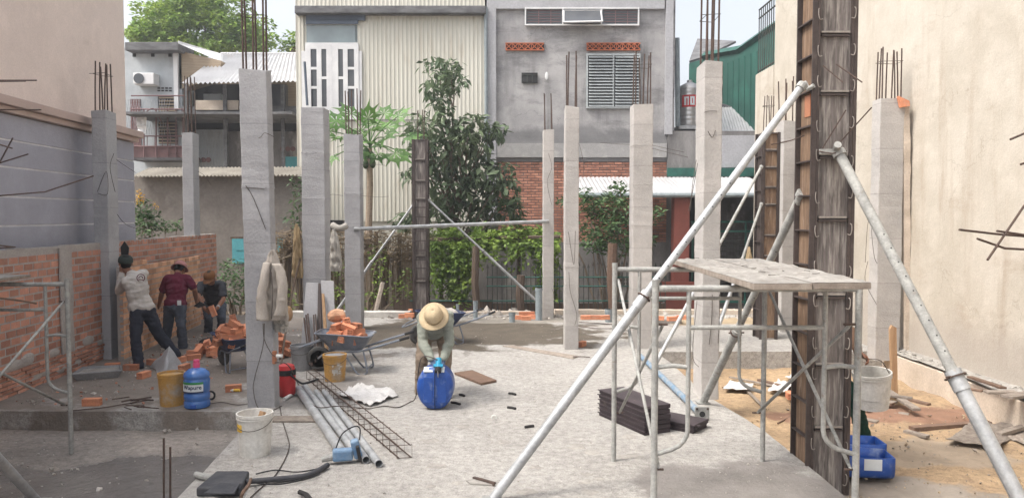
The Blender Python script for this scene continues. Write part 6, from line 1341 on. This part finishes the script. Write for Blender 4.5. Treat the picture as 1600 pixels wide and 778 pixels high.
garment('long tan fibre sack hanging left of the second grey column', 'hung_sack', 10.9, (463, 356), [(350, 461, 465), (360, 459, 469), (400, 457, 472), (430, 456, 475), (434, 458, 474)], 'tansack', seed=9, cat='sack', depth=.05)
T = thing('hanger_pole', 'thin bent pole leaning with the tan sack tied to it', 'pole', gp(436, 585)); MB().tube(curve([gp(436, 596), at(446, 520, 10.2), at(458, 450, 10.7), at(470, 400, 10.9)], 4), .014, 7).build('pole', 'darkwood', T); MB().sphere(at(451, 490, 10.4), .06, 6, (1, .6, 1.8)).build('orange_rag', 'wood', T)
T = thing('hung_roll', 'rolled cloth bundle on the rail behind the draped grey cloth', 'bundle', at(530, 356, 13.4)); MB().tube(curve([at(520, 352, 13.4), at(530, 357, 13.3), at(541, 353, 13.4)], 4), .06, 8).build('roll', 'towel', T, smooth=True)
# boards and rods leaning on column 492
yb = 10.75
def lean(label, px0, px1, py0, pxb0, pxb1, pyb, Yt, Yb, m, th=.03, name='leaning_board'): 
    o = MB().prism([at(px0, py0, Yt), at(px1, py0 + 1, Yt), at(pxb1, pyb, Yb), at(pxb0, pyb, Yb)], V(0, -th, 0)).build(name, m, bevel=.004); tag(o, label, 'board'); return o
lean('wide grey board leaning on the left foot of the second grey column', 479, 498, 441, 470, 496, 556, 10.84, 10.45, 'column'); lean('shorter grey board leaning on the right foot of the second grey column', 502, 522, 438, 504, 525, 552, 10.84, 10.5, 'column'); lean('dark edge board between the two leaning grey boards', 498, 502, 442, 495, 504, 556, 10.82, 10.4, 'formdark')
lean('narrow raw timber batten leaning in front of the shorter grey board', 503, 507, 458, 508, 514, 552, 10.72, 10.35, 'wood', name='batten')
T = thing('leaning_rods', 'bunch of thin dark rods leaning in front of the wide grey board', 'rods', gp(488, 575))
for (a, c) in (((475, 497), (484, 570)), ((478, 492), (487, 572)), ((481, 490), (488, 571)), ((490, 492), (493, 566)), ((493, 491), (497, 560))): MB().tube([at(*a, 10.6), at(*c, 10.1)], .011, 6).build('rod', 'rust', T)
# pvc stubs and rear bricks
for (px, py, pt, r, lab) in ((743, 500, 470, .045, 'grey pvc stub standing beside the timber post under the vine'), (800, 503, 488, .06, 'short wide grey pvc stub near the low bricks at the back'), (842, 500, 450, .07, 'thick grey pvc stub where the right thin prop ends'), (951, 503, 483, .07, 'short grey pvc stub just left of the back scaffold leg'), (715, 498, 475, .03, 'thin grey pipe stub behind the blue wheelbarrow')):
    p = gp(px, py); T = thing('pvc_stub', lab, 'pipe stub', p, group='pvc stubs along the back edge'); zt = at(px, pt, p.y).z; MB().tube([p, (p.x, p.y, zt)], r, 16).build('pipe', 'pvc', T, smooth='a'); MB().tube([(p.x, p.y, zt - .06), (p.x, p.y, zt)], r * 1.12, 16).build('socket', 'pvc', T, smooth='a')
rr = random.Random(77); spots = [(812, 499), (822, 500), (832, 498), (818, 493), (828, 493), (640, 495), (650, 497), (630, 497), (645, 489), (930, 499), (945, 499), (1000, 500), (1015, 499), (1030, 500), (1050, 501), (1065, 499), (915, 499)]
NB = {}; spots.sort()
for i, (px, py) in enumerate(spots):
    reg = 'in the low pile by the thick pvc stub' if px in (812, 822, 832, 818, 828) else ('in the low pile behind the man in tan hat' if px < 700 else 'in the row on the back kerb')
    NB[reg] = NB.get(reg, 0) + 1; px_brick(px, py, '%s old brick %s' % (('first', 'second', 'third', 'fourth', 'fifth', 'sixth', 'seventh', 'eighth', 'ninth')[NB[reg] - 1] + ' from the left', reg), (0, 0, rr.uniform(-.4, .4)), z=.06 if py < 496 and px < 900 else (.1 if px > 900 else 0), grp='bricks ' + reg)
px_brick(909, 541, 'broken orange brick at the foot of the slim pale column', (0, 0, R(60)))
for (pts, lab) in (([(905, 503), (935, 505), (965, 507)], 'farther of two thin bars lying on the slab behind the back scaffold leg'), ([(905, 510), (935, 513), (968, 513)], 'nearer of two thin bars lying on the slab behind the back scaffold leg'), ([(895, 557), (910, 557), (922, 558)], 'short bent wire at the end of the long thin grey board')):
    o = MB().tube(curve([gp(a, c_, .02) for a, c_ in pts], 4), .007, 5).build('thin_bar', 'rust'); tag(o, lab, 'bar')
rr = random.Random(55)
for (px, py, s_, lab) in ((858, 548, .0, 'flat splash'),):
    pass
sp = MB()
for _ in range(26):
    c_ = gp(rr.uniform(640, 1000), rr.uniform(560, 770), .001); n_ = 11; r0 = rr.uniform(.03, .12)
    sp.add([c_ + V(math.cos(2 * math.pi * k / n_) * r0 * rr.uniform(.5, 1.2), math.sin(2 * math.pi * k / n_) * r0 * rr.uniform(.5, 1.2), 0) for k in range(n_)] + [c_ + V(0, 0, .008)], [(k, (k + 1) % n_, n_) for k in range(n_)])
o = sp.build('cement_splashes', 'drum', smooth=True); tag(o, 'dried cement splashes on the slab', 'cement', kind='stuff')
# right: hand bucket, stake, timber
T = thing('timber_stake', 'upright raw timber stake in the soil before the column against the cream wall', 'stake', gp(1399, 622, -.25)); p = gp(1399, 622, -.25); MB().prism([p + V(-.035, 0, 0), p + V(.035, 0, 0), at(1401, 512, p.y), at(1394, 508, p.y), at(1391, 514, p.y)], V(0, .045, 0)).build('stake', 'wood', T)
def timber(label, a, c, w_, th, m, z0=-.25, z1=-.25, name='timber_plank', lift=.0, grp='timber scraps on the soil'):
    a, c = gp(*a, z0) + V(0, 0, lift), gp(*c, z1) + V(0, 0, lift); q = aim(c - a); o = MB().box((a + c) / 2 + V(0, 0, th / 2), ((c - a).length, w_, th), q).build(name, m, bevel=.003); tag(o, label, 'plank', grp); return o
timber('long red-brown plank lying on the soil in front of the plinth', (1424, 673), (1545, 664), .09, .05, 'redwood')
timber('weathered plank across the timber pile, pointing at the stake', (1378, 618), (1432, 655), .09, .03, 'greywood', lift=.1); timber('dark plank low in the timber pile beside the stake', (1340, 640), (1420, 650), .1, .03, 'greywood'); timber('short plank end nearest the camera in the timber pile', (1414, 675), (1450, 684), .08, .03, 'greywood')
timber('plank under the pile pointing left towards the form', (1330, 628), (1395, 640), .1, .03, 'redwood', lift=.05); timber('thin plank leaning over the top of the timber pile', (1366, 632), (1425, 640), .07, .025, 'greywood', lift=.13); timber('plank end showing behind the timber pile', (1395, 622), (1452, 636), .07, .03, 'redwood', lift=.02)
timber('broken board half way down the timber pile', (1352, 648), (1398, 636), .08, .025, 'greywood', lift=.06); timber('chip board on the left flank of the timber pile', (1345, 655), (1372, 660), .1, .02, 'greywood')
timber('grey plank beside the long red-brown plank, right end', (1560, 690), (1640, 665), .07, .04, 'greywood', lift=.06); timber('dark plank end at the right edge under the plinth', (1560, 655), (1630, 668), .1, .04, 'redwood', lift=.02)
timber('weathered plank on the plinth ledge, farthest', (1515, 594), (1568, 612), .07, .025, 'redwood', z0=.14, z1=.16, lift=.03); timber('weathered plank on the plinth ledge, middle', (1540, 614), (1588, 614), .1, .025, 'greywood', z0=.16, z1=.16); timber('weathered plank end hanging over the plinth ledge at the right edge', (1572, 622), (1620, 616), .14, .03, 'greywood', z0=.17, z1=.17)
timber('small board chip on the plinth ledge by the prop', (1508, 608), (1535, 612), .07, .02, 'redwood', z0=.16, z1=.16)
timber('thin stick on the bare soil left of the main form', (1165, 610), (1195, 640), .04, .02, 'greywood', lift=.01); timber('long grey stick on the soil behind the scaffold', (1140, 592), (1240, 612), .05, .02, 'greywood', lift=.02); timber('brown batten on the soil below the back slab', (1185, 598), (1258, 618), .06, .03, 'redwood', lift=.03); timber('thin brown rod on the soil touching the main form', (1215, 662), (1256, 640), .015, .015, 'redwood')
for (c4, lab, sd) in (([(1130, 608), (1170, 612), (1178, 600), (1140, 597)], 'white empty sack on the soil right of the tall pale column', 1), ([(1200, 612), (1222, 616), (1245, 606), (1215, 596)], 'crumpled white plastic on the soil behind the scaffold', 2), ([(1228, 592), (1262, 600), (1268, 586), (1240, 582)], 'white plastic sheet scrap farther back on the soil', 3)):
    o = sheetmb([gp(px, py, -.22) for px, py in c4], 20, 20, .12, seed=sd).build('plastic_scrap', 'sack', smooth=True, solid=.006); tag(o, lab, 'plastic scrap')
for (c4, lab, sd) in (([(1478, 690), (1560, 702), (1600, 668), (1520, 660)], 'broken corrugated sheet lying on the soil at right', 4), ([(1560, 682), (1615, 700), (1640, 675), (1590, 660)], 'curled grey sheet scrap at the right edge on the soil', 5)):
    o = sheetmb([gp(px, py, -.22) for px, py in c4], 30, 20, .1, seed=sd).build('sheet_scrap', 'greywood', solid=.008); tag(o, lab, 'sheet scrap')
# stones, mortar crumbs
def scatter(name, label, n, fn, s0, s1, m, seed):
    rr = random.Random(seed); b = MB()
    for _ in range(n):
        p = fn(rr); s = rr.uniform(s0, s1) * (1 if rr.random() < .85 else 2.2); q = Matrix.Rotation(rr.uniform(0, 6), 3, V(rr.random(), rr.random(), 1).normalized())
        b.add([p + q @ V(*(V(x, y, z) * s * rr.uniform(.6, 1.1))) * 1 + V(0, 0, s * .3) for x, y, z in ((1, 0, 0), (-1, .1, 0), (0, 1, 0), (.1, -1, 0), (0, 0, .7), (0, .1, -.5))], [(0, 2, 4), (2, 1, 4), (1, 3, 4), (3, 0, 4), (2, 0, 5), (1, 2, 5), (3, 1, 5), (0, 3, 5)])
    o = b.build(name, m, fix=False); tag(o, label, name.replace('_', ' '), kind='stuff')
scatter('mortar_crumbs', 'grey mortar crumbs and grit scattered over the slab', 1500, lambda r: V(r.uniform(-2.2, 2.4), r.uniform(5, 15.4) if r.random() < .5 else r.uniform(5, 8), 0), .002, .007, 'rubble', 1)
scatter('mortar_lumps', 'mortar lumps and grit at the foot of the left walls', 500, lambda r: V(-5.5 + r.random() ** 2 * 2.2, r.uniform(8.3, 14), 0), .005, .02, 'rubble', 12)
scatter('brick_rubble', 'brick chips scattered at the foot of the left walls', 110, lambda r: V(-5.3 - .4 * r.random() * 1 + r.random() * 1.6, r.uniform(8.3, 14), 0), .01, .03, 'oldbrick', 2)
scatter('pit_crumbs', 'lumps in the damp left floor', 260, lambda r: V(r.uniform(-6, -2.7), r.uniform(5, 8), -.2), .006, .02, 'rubble', 3)
scatter('soil_stones', 'stones and chips on the sandy soil at right', 700, lambda r: V(r.uniform(2.6, 5.5), r.uniform(4.8, 11.3), -.24), .003, .013, 'soilstone', 4)
scatter('ledge_rubble', 'loose rubble lying along the ledge at the foot of the cream wall', 380, lambda r: V(r.uniform(5.55, 5.74), r.uniform(6, 11), .13), .01, .03, 'drum', 5)
scatter('wood_splinters', 'dark wood splinters scattered round the timber pile', 160, lambda r: V(r.uniform(3.2, 5.4), r.uniform(6.3, 9), -.24), .006, .018, 'greywood', 6)
scatter('back_rubble', 'earth and rubble heaped along the back edge of the slab', 700, lambda r: V(r.uniform(-4, 5.3), r.uniform(15.3, 16.6), -.02), .02, .06, 'rubble', 7)
# ================================================================== people
def solid(parts, vox, name, m, parent, smooth=3, folds=0, fs=9, seed=0, grow=0):
    """parts: ('e', centre, radii, matrix|None) or ('c', p0, p1, r0, r1[, squash vec]) fused into one continuous skin"""
    b = MB()
    for q in parts:
        if q[0] == 'e':
            c, r, mt = Vector(q[1]), q[2], (q[3] if len(q) > 3 else None); sub = MB().sphere((0, 0, 0), 1, 10, tuple(x + grow for x in r))
            mt = mt or Matrix.Identity(3); b.add([c + mt @ v for v in sub.v], sub.f)
        else:
            p0, p1, r0, r1 = Vector(q[1]), Vector(q[2]), q[3] + grow, q[4] + grow; n = max(2, int((p1 - p0).length / (min(r0, r1) * .35)) + 1)
            for i in range(n + 1):
                t = i / n; sub = MB().sphere(p0.lerp(p1, t), r0 + (r1 - r0) * t, 7); b.add(sub.v, sub.f)
    o = b.build('tmp', None, fix=False); md = o.modifiers.new('r', 'REMESH'); md.mode = 'VOXEL'; md.voxel_size = vox; sm = o.modifiers.new('s', 'SMOOTH'); sm.iterations = smooth; sm.factor = .5
    dg = bpy.context.evaluated_depsgraph_get(); me = bpy.data.meshes.new_from_object(o.evaluated_get(dg)); bpy.data.objects.remove(o)
    off = parent
    while off.parent: off = off.parent
    off = off.location
    if folds:
        ns = [v.normal.copy() for v in me.vertices]
        for v, n_ in zip(me.vertices, ns):
            p = v.co; w = noise.noise(V(p.x * fs, p.y * fs, p.z * fs * 1.7) + V(seed, 0, 0)); w2 = noise.noise(p * fs * 2.4 + V(0, seed, 0)); v.co = p + n_ * (folds * (1 - abs(w) * 2.4) + folds * .5 * w2)
    for v in me.vertices: v.co -= off
    for p in me.polygons: p.use_smooth = True
    me.materials.clear(); me.materials.append(K[m]); me.name = name
    o = bpy.data.objects.new(name, me); COL.objects.link(o); o.parent = parent; return o
def hand(wr, tip, thumb_side, curl=.5, s=1.0):
    """palm and five bent fingers starting at the wrist wr, reaching to tip; thumb_side a vector"""
    wr, tip = Vector(wr), Vector(tip); d = (tip - wr).normalized(); t = Vector(thumb_side); t = (t - t.dot(d) * d).normalized(); n = d.cross(t); P = []
    L = .185 * s; kn = wr + d * L * .5; P.append(('c', wr, wr + d * L * .12, .024 * s, .027 * s))
    for k in range(4): P.append(('c', wr + d * L * .1 + t * (.018 - .012 * k) * s, kn + t * (.03 - .02 * k) * s, .014 * s, .0115 * s))
    for k in range(4):
        ln = (.4, .46, .43, .33)[k] * L; a = kn + t * (.03 - .02 * k) * s; e = [a]
        for j in range(3): ang = curl * (j + .6) * .75; e.append(e[-1] + (d * math.cos(ang) + n * math.sin(ang)) * ln * (.45, .32, .25)[j])
        for j in range(3): P.append(('c', e[j], e[j + 1], (.0098, .009, .008)[j] * s, (.009, .008, .007)[j] * s))
    a = wr + d * L * .16 + t * .026 * s; m1 = a + (d * .6 + t * .7 + n * .25) * L * .24; P += [('c', a, m1, .014 * s, .0105 * s), ('c', m1, m1 + (d * .85 + t * .15 + n * .5 * curl) * L * .25, .0105 * s, .008 * s)]
    return P
def head(c, f, up, s=1.0):
    """head centre c, facing f"""
    f = Vector(f).normalized(); up = Vector(up); up = (up - up.dot(f) * f).normalized(); r = f.cross(up); M = Matrix((r, f, up)).transposed(); c = Vector(c)
    q = lambda x, y, z: c + (r * x + f * y + up * z) * s
    P = [('e', q(0, -.008, .03), (.075 * s, .093 * s, .088 * s), M), ('e', q(0, .025, -.045), (.058 * s, .062 * s, .07 * s), M), ('e', q(0, .07, -.085), (.026 * s, .022 * s, .02 * s), M), ('c', q(0, .088, .015), q(0, .108, -.028), .009 * s, .015 * s), ('e', q(0, .084, -.058), (.026 * s, .012 * s, .007 * s), M), ('e', q(0, .083, .028), (.05 * s, .014 * s, .011 * s), M)]
    for e in (-1, 1): P += [('e', q(e * .078, -.005, -.008), (.011 * s, .02 * s, .032 * s), M), ('e', q(e * .042, .062, -.02), (.024 * s, .02 * s, .018 * s), M)]
    return P, M, q
def eyes(q, parent, s=1.0):
    for e in (-1, 1): MB().sphere(q(e * .031, .083, .006), .0105 * s, 7).build('eye', 'whitepvc', parent, smooth=True); MB().sphere(q(e * .031, .091, .006), .0052 * s, 6).build('pupil', 'hair', parent, smooth=True)
    MB().tube([q(-.022, .094, -.06), q(0, .097, -.058), q(.022, .094, -.06)], .003, 5).build('lips', 'redwood', parent)
def shoe(P, ank, d, s=1.0):
    d = Vector((d[0], d[1], 0)).normalized(); a = Vector(ank); g = V(a.x, a.y, a.z - .065); return [('c', g - d * .05, g + d * .05, .036 * s, .036 * s), ('c', g + d * .05, g + d * .15, .036 * s, .03 * s), ('c', a + V(0, 0, .0), g, .036 * s, .04 * s)]
def person(label, loc, J, look, shirt, trousers, sleeve='long', glove=None, faceup=(0, 0, 1), seed=0, hands=None, hs=1.0, shoes='shoe', vox=.009, belly=1.0, hem=None):
    T = thing('person', label, 'person', loc); G = {k: Vector(v) for k, v in J.items()}
    HP, M, q = head(G['head'], look, faceup, hs)
    hipd = (G['hipR'] - G['hipL']).normalized(); shd = (G['shR'] - G['shL']).normalized(); pel = (G['hipL'] + G['hipR']) / 2; nk = (G['shL'] + G['shR']) / 2; ax = (nk - pel).normalized()
    Mp = Matrix((hipd, ax.cross(hipd), ax)).transposed(); Ms = Matrix((shd, ax.cross(shd), ax)).transposed()
    torso = [('e', pel + ax * .02, (.155, .115, .12), Mp), ('e', pel.lerp(nk, .3), (.14 * belly, .105 * belly, .14), Mp), ('e', pel.lerp(nk, .62) , (.158, .112, .17), Ms), ('e', pel.lerp(nk, .86), (.165, .1, .1), Ms), ('c', G['shL'].lerp(nk, .25), G['shR'].lerp(nk, .25), .062, .062)]
    hb = q(0, -.035, -.07); neck = [('c', nk, hb, .056, .054)]
    arms = []; slv = []; legs = []; shs = []
    for s in 'LR':
        a = [('c', G['sh' + s], G['el' + s], .052, .039), ('c', G['el' + s], G['el' + s].lerp(G['wr' + s], .35), .04, .04), ('c', G['el' + s].lerp(G['wr' + s], .35), G['wr' + s], .04, .026)]; arms += a
        slv += a if sleeve == 'long' else [('c', G['sh' + s], G['sh' + s].lerp(G['el' + s], .72), .054, .05)]
        legs += [('c', G['hip' + s], G['kn' + s], .088, .06), ('c', G['kn' + s], G['kn' + s].lerp(G['an' + s], .35), .058, .06), ('c', G['kn' + s].lerp(G['an' + s], .35), G['an' + s], .058, .04)]
        shs += shoe(0, G['an' + s], G['ft' + s])
    hnd = []
    for s in 'LR': hd = (hands or {}).get(s, {}); tip = hd.get('tip', G['wr' + s] + (G['wr' + s] - G['el' + s]).normalized()); hnd += hand(G['wr' + s], tip, hd.get('thumb', (0, 0, 1)), hd.get('curl', .7), 1.0)
    body = solid(torso + neck + HP + arms + legs + (hnd if not glove else []), .0065, 'body', 'skin', T, smooth=2)
    sh = solid(torso[1:] + [('c', nk, nk.lerp(hb, .3), .06, .058), ('e', pel + ax * .06, (.165, .125, .1), Mp)] + (hem or []) + slv, vox, 'shirt', shirt, T, smooth=3, folds=.008, seed=seed, grow=.014)
    tr = solid([torso[0], ('c', G['hipL'], G['hipR'], .09, .09)] + [(p[0], p[1], p[2], p[3], max(p[4], .055)) for p in legs], vox, 'trousers', trousers, T, smooth=3, folds=.008, seed=seed + 3, grow=.013)
    solid(shs, .008, 'shoes', shoes, T, smooth=2)
    if glove: solid(hnd, .006, 'gloves', glove, T, smooth=1, grow=.003)
    MB().lathe([(.096, -.012), (.1, .03), (.001, .1)], (0, 0, 0), 4) 
    hr = solid([('e', q(0, -.022, .042), (.078 * hs, .09 * hs, .085 * hs), M), ('e', q(0, -.05, -.01), (.07 * hs, .055 * hs, .06 * hs), M)], .009, 'hair', 'hair', T, smooth=2)
    return T, q, M, G
def hat(T, q, M, m, brim=.0, brimf=.0, crown=(.09, .105, .075), zc=.06, flat=0, tilt=0):
    b = MB(); prof = [(1.0, 0), (1.0, .25), (.93, .6), (.72, .9), (.35, 1.02), (.001, 1.04)]; n = 32; vs = []; fs = []
    for (r, z) in prof:
        for k in range(n): a = 2 * math.pi * k / n; vs.append(q(math.cos(a) * crown[0] * r, math.sin(a) * crown[1] * r - .008, zc - .02 + z * crown[2]))
    fs = [(j * n + k, j * n + (k + 1) % n, (j + 1) * n + (k + 1) % n, (j + 1) * n + k) for j in range(len(prof) - 1) for k in range(n)]; b.add(vs, fs); b.build('hat', m, T, smooth=True, solid=.004)
    hat_ = T.children[-1] if False else None
    if brim:
        b = MB(); vs = []; 
        for j in range(6):
            r = 1 + j / 5 * brim / crown[0]
            for k in range(n): a = 2 * math.pi * k / n; vs.append(q(math.cos(a) * crown[0] * r, math.sin(a) * (crown[1] + (r - 1) * crown[0]) - .008, zc - .02 - .02 * (j / 5) ** 1.5 - .012 * math.sin(a * 2 + 1) * j / 5))
        b.add(vs, [(j * n + k, j * n + (k + 1) % n, (j + 1) * n + (k + 1) % n, (j + 1) * n + k) for j in range(5) for k in range(n)]); b.build('hat_brim', m, T, smooth=True, solid=.004)
    if brimf:
        b = MB(); vs = []; mm = 14
        for j in range(5):
            for k in range(mm + 1): a = R(25 + 130 * k / mm); e = math.sin(math.pi * k / mm) ** .6; vs.append(q(math.cos(a) * crown[0] * 1.0, math.sin(a) * crown[1] + brimf * e * j / 4 - .008, zc - .015 - .012 * (j / 4) - .015 * abs(math.cos(a)) ))
        b.add(vs, [(j * (mm + 1) + k, j * (mm + 1) + k + 1, (j + 1) * (mm + 1) + k + 1, (j + 1) * (mm + 1) + k) for j in range(4) for k in range(mm)]); b.build('cap_peak', m, T, smooth=True, solid=.005)
W_ = lambda px, py, Y: at(px, py, Y)

# 1: off-white shirt, back to the camera, leaning to the column
J = dict(head=W_(196, 411, 10.55), shL=W_(196, 441, 10.35), shR=W_(224, 428, 10.6), hipL=W_(214, 487, 10.42), hipR=W_(231, 486, 10.5),
         elL=W_(186, 455, 10.6), wrL=W_(190, 428, 10.75), elR=W_(212, 442, 10.9), wrR=W_(196, 420, 11.0),
         knL=W_(212, 530, 10.36), anL=W_(217, 571, 10.32), knR=W_(249, 524, 10.6), anR=W_(275, 553, 10.75), ftL=(-.3, .3), ftR=(.1, .6))
T, q, M, G = person('person in off-white work shirt and dark cap facing the left grey column', (W_(225, 570, 10.4).x, 10.4, 0), J, (-.55, .8, .25), 'shirtwhite', 'jeans', seed=1, hands=dict(L=dict(tip=W_(192, 405, 10.8), thumb=(1, 0, 0)), R=dict(tip=W_(192, 405, 11), thumb=(0, 0, 1))))
hat(T, q, M, 'capdark', brimf=.07, crown=(.094, .108, .09), zc=.04)
b = MB()   # emblem on the back: ring with a double arc
cE = (G['shL'] + G['shR']) / 2 + V(.05, -.142, -.07); uu = V(.96, .25, 0); vv = V(0, 0, 1)
cE = W_(220, 434, 10.36)
b.tube([cE + (uu * math.cos(R(a)) + vv * math.sin(R(a))) * .05 for a in range(-60, 260, 20)], .006, 5, cap=True); b.tube([cE + V(0, 0, -.005) + (uu * math.cos(R(a)) + vv * math.sin(R(a))) * .026 for a in range(0, 200, 25)], .006, 5); b.tube([cE + uu * -.03 - vv * .02, cE - vv * .03 + uu * .03], .005, 5)
b.build('emblem', 'shirtmaroon', T)
o = MB().prism([W_(189, 399, 10.8), W_(200, 400, 10.8), W_(201, 387, 10.8), W_(194, 377, 10.8), W_(188, 386, 10.8)], V(0, .02, 0)).build('trowel', 'rubber', bevel=.004); tag(o, 'dark steel float held up against the left grey column', 'float')

# 2: maroon polo, pink hat, back to the camera
J = dict(head=W_(281, 421, 12.1), shL=W_(262, 436, 11.95), shR=W_(293, 436, 11.95), hipL=W_(266, 480, 11.85), hipR=W_(281, 480, 11.85),
         elL=W_(253, 458, 12.0), wrL=W_(248, 478, 12.25), elR=W_(304, 452, 11.95), wrR=W_(307, 471, 12.2),
         knL=W_(262, 510, 11.9), anL=W_(259, 540, 11.95), knR=W_(283, 508, 11.8), anR=W_(286, 541, 11.9), ftL=(-.1, 1), ftR=(.4, .6))
T, q, M, G = person('person in maroon polo and dusty pink hat with back to the camera', (W_(273, 545, 11.9).x, 11.9, 0), J, (0, .75, -.5), 'shirtmaroon', 'jeansfaded', sleeve='short', seed=2, faceup=(0, .4, 1))
hat(T, q, M, 'hatpink', brim=.035, crown=(.096, .108, .1), zc=.05)
MB().box(W_(280, 473, 11.68), (.06, .012, .075)).build('pocket_tag', 'labelwhite', T, bevel=.002)
o = MB().prism([W_(302, 478, 12.1), W_(312, 471, 12.1), W_(322, 477, 12.15), W_(310, 481, 12.1)], V(0, .03, .0)).build('trowel', 'rubber', bevel=.003); tag(o, 'dark trowel held by the man in the maroon polo', 'trowel')

# 3: dark grey shirt, brown cap, bending toward the camera
J = dict(head=W_(328, 434, 13.0), shL=W_(347, 445, 13.3), shR=W_(314, 446, 13.3), hipL=W_(345, 478, 13.8), hipR=W_(325, 478, 13.8),
         elL=W_(349, 468, 13.1), wrL=W_(339, 482, 12.85), elR=W_(310, 462, 13.05), wrR=W_(309, 480, 12.85),
         knL=W_(346, 497, 13.45), anL=W_(345, 520, 13.65), knR=W_(326, 497, 13.4), anR=W_(325, 522, 13.6), ftL=(.2, -1), ftR=(-.2, -1))
J['wrR'] = W_(320, 483, 12.85)
T, q, M, G = person('person in dark grey shirt and brown cap bending over the barrow of bricks', (W_(335, 520, 13.6).x, 13.6, 0), J, (-.1, -.8, -.62), 'shirtgrey', 'jeansfaded', sleeve='short', seed=3, faceup=(0, -.6, .8), hands=dict(L=dict(tip=W_(328, 486, 12.8), thumb=(0, 0, 1)), R=dict(tip=W_(330, 489, 12.8), thumb=(0, 0, 1))))
hat(T, q, M, 'capbrown', brimf=.085, crown=(.094, .108, .085), zc=.05); eyes(q, T)
MB().tube([G['wrL'].lerp(G['elL'], .12), G['wrL'].lerp(G['elL'], .22)], .036, 12).build('wrist_watch', 'galv', T)
q_ = put_brick('brick held in both hands by the man in the brown cap', W_(329, 487, 12.78), (0, R(70), R(10)), 'loose hollow bricks')

# 4: tan sun hat, cutting the jug
J = dict(head=W_(678, 497, 8.32), shL=W_(700, 494, 8.55), shR=W_(660, 495, 8.55), hipL=W_(694, 517, 8.98), hipR=W_(666, 517, 8.98),
         elL=W_(702, 535, 8.42), wrL=W_(693, 559, 8.26), elR=W_(661, 536, 8.42), wrR=W_(674, 560, 8.26),
         knL=W_(696, 562, 8.75), anL=W_(697, 624, 8.62), knR=W_(659, 562, 8.8), anR=W_(657, 612, 8.85), ftL=(.1, -1), ftR=(-.25, -1))
T, q, M, G = person('person in tan sun hat and faded green shirt bending over the blue jug', (W_(680, 620, 8.7).x, 8.7, 0), J, (0, -.62, -.8), 'shirtgreen', 'khaki', seed=4, faceup=(0, -.75, .65), glove='glove', hands=dict(L=dict(tip=W_(686, 575, 8.2), thumb=(-1, 0, .3)), R=dict(tip=W_(684, 575, 8.2), thumb=(1, 0, .3))))
hat(T, q, M, 'hattan', brim=.066, crown=(.1, .112, .115), zc=.055)
T = thing('angle_grinder', 'small cyan power cutter held on top of the blue jug', 'power cutter', W_(685, 578, 8.12)); c = W_(685, 571, 8.1)
MB().tube([c + V(0, .04, .07), c + V(0, -.02, -.02)], .032, 12).build('motor_housing', 'cyanplastic', T, smooth='a'); MB().tube([c + V(0, -.02, -.02), c + V(0, -.05, -.06)], .036, 12).build('gear_head', 'rubber', T, smooth='a'); MB().tube([c + V(-.05, -.02, .0), c + V(.05, -.02, .0)], .02, 8).build('side_body', 'cyanplastic', T); MB().lathe([(.001, -.002), (.055, -.002), (.055, .002), (.001, .002)], c + V(0, -.03, -.07), 20, mtx=Matrix.Rotation(R(90), 3, 'Y')).build('cutting_disc', 'galv', T)

# 5: man behind the main form carrying a bucket
J = dict(head=(2.93, 7.2, 1.02), shL=(3.14, 7.5, 1.04), shR=(2.98, 7.2, 1.1), hipL=(3.16, 7.72, .58), hipR=(3.0, 7.6, .6),
         elL=W_(1332, 520, 7.35), wrL=W_(1340, 549, 7.2), elR=(2.95, 7.1, .8), wrR=(2.95, 7.05, .6),
         knL=W_(1331, 610, 7.3), anL=W_(1350, 684, 7.45), knR=(3.0, 7.3, .2), anR=(2.98, 7.5, -.16), ftL=(.3, -1), ftR=(0, -1))
T, q, M, G = person('person in dark green trousers half hidden behind the main form, holding a bucket', (3.1, 7.4, -.25), J, (-.2, -.8, -.4), 'shirtbrown', 'darkgreen', seed=5, hands=dict(L=dict(tip=W_(1354, 559, 7.15), thumb=(0, -1, .3), curl=1.0)))
hat(T, q, M, 'hattan', brim=.06, crown=(.098, .11, .1), zc=.05)
c = W_(1364, 635, 7.2); T = bucket('dirty pale bucket held by its wire handle beside the main form', (c.x, c.y, c.z), .17, .35, 'bucketwhite', handle=False, fill=.3, taper=.82); T.rotation_euler = (R(6), R(-6), 0)
MB().tube(curve([c + V(-.17, 0, .31), W_(1348, 556, 7.16), W_(1358, 556, 7.16), W_(1380, 562, 7.18), c + V(.17, 0, .31)], 5), .004, 6).build('handle', 'wire', T)
# ================================================================== haze
hz = MB().bb(-45, 45, -6, 44, -1.6, 13.5).build('haze', None); hz['kind'] = 'stuff'
hm = bpy.data.materials.new('haze air'); hm.use_nodes = True; hn = hm.node_tree; hn.nodes.clear()
pv = hn.nodes.new('ShaderNodeVolumePrincipled'); pv.inputs['Color'].default_value = (.9, .93, 1, 1); pv.inputs['Density'].default_value = .002; pv.inputs['Anisotropy'].default_value = .2
ho = hn.nodes.new('ShaderNodeOutputMaterial'); hn.links.new(pv.outputs[0], ho.inputs['Volume']); hz.data.materials.append(hm)
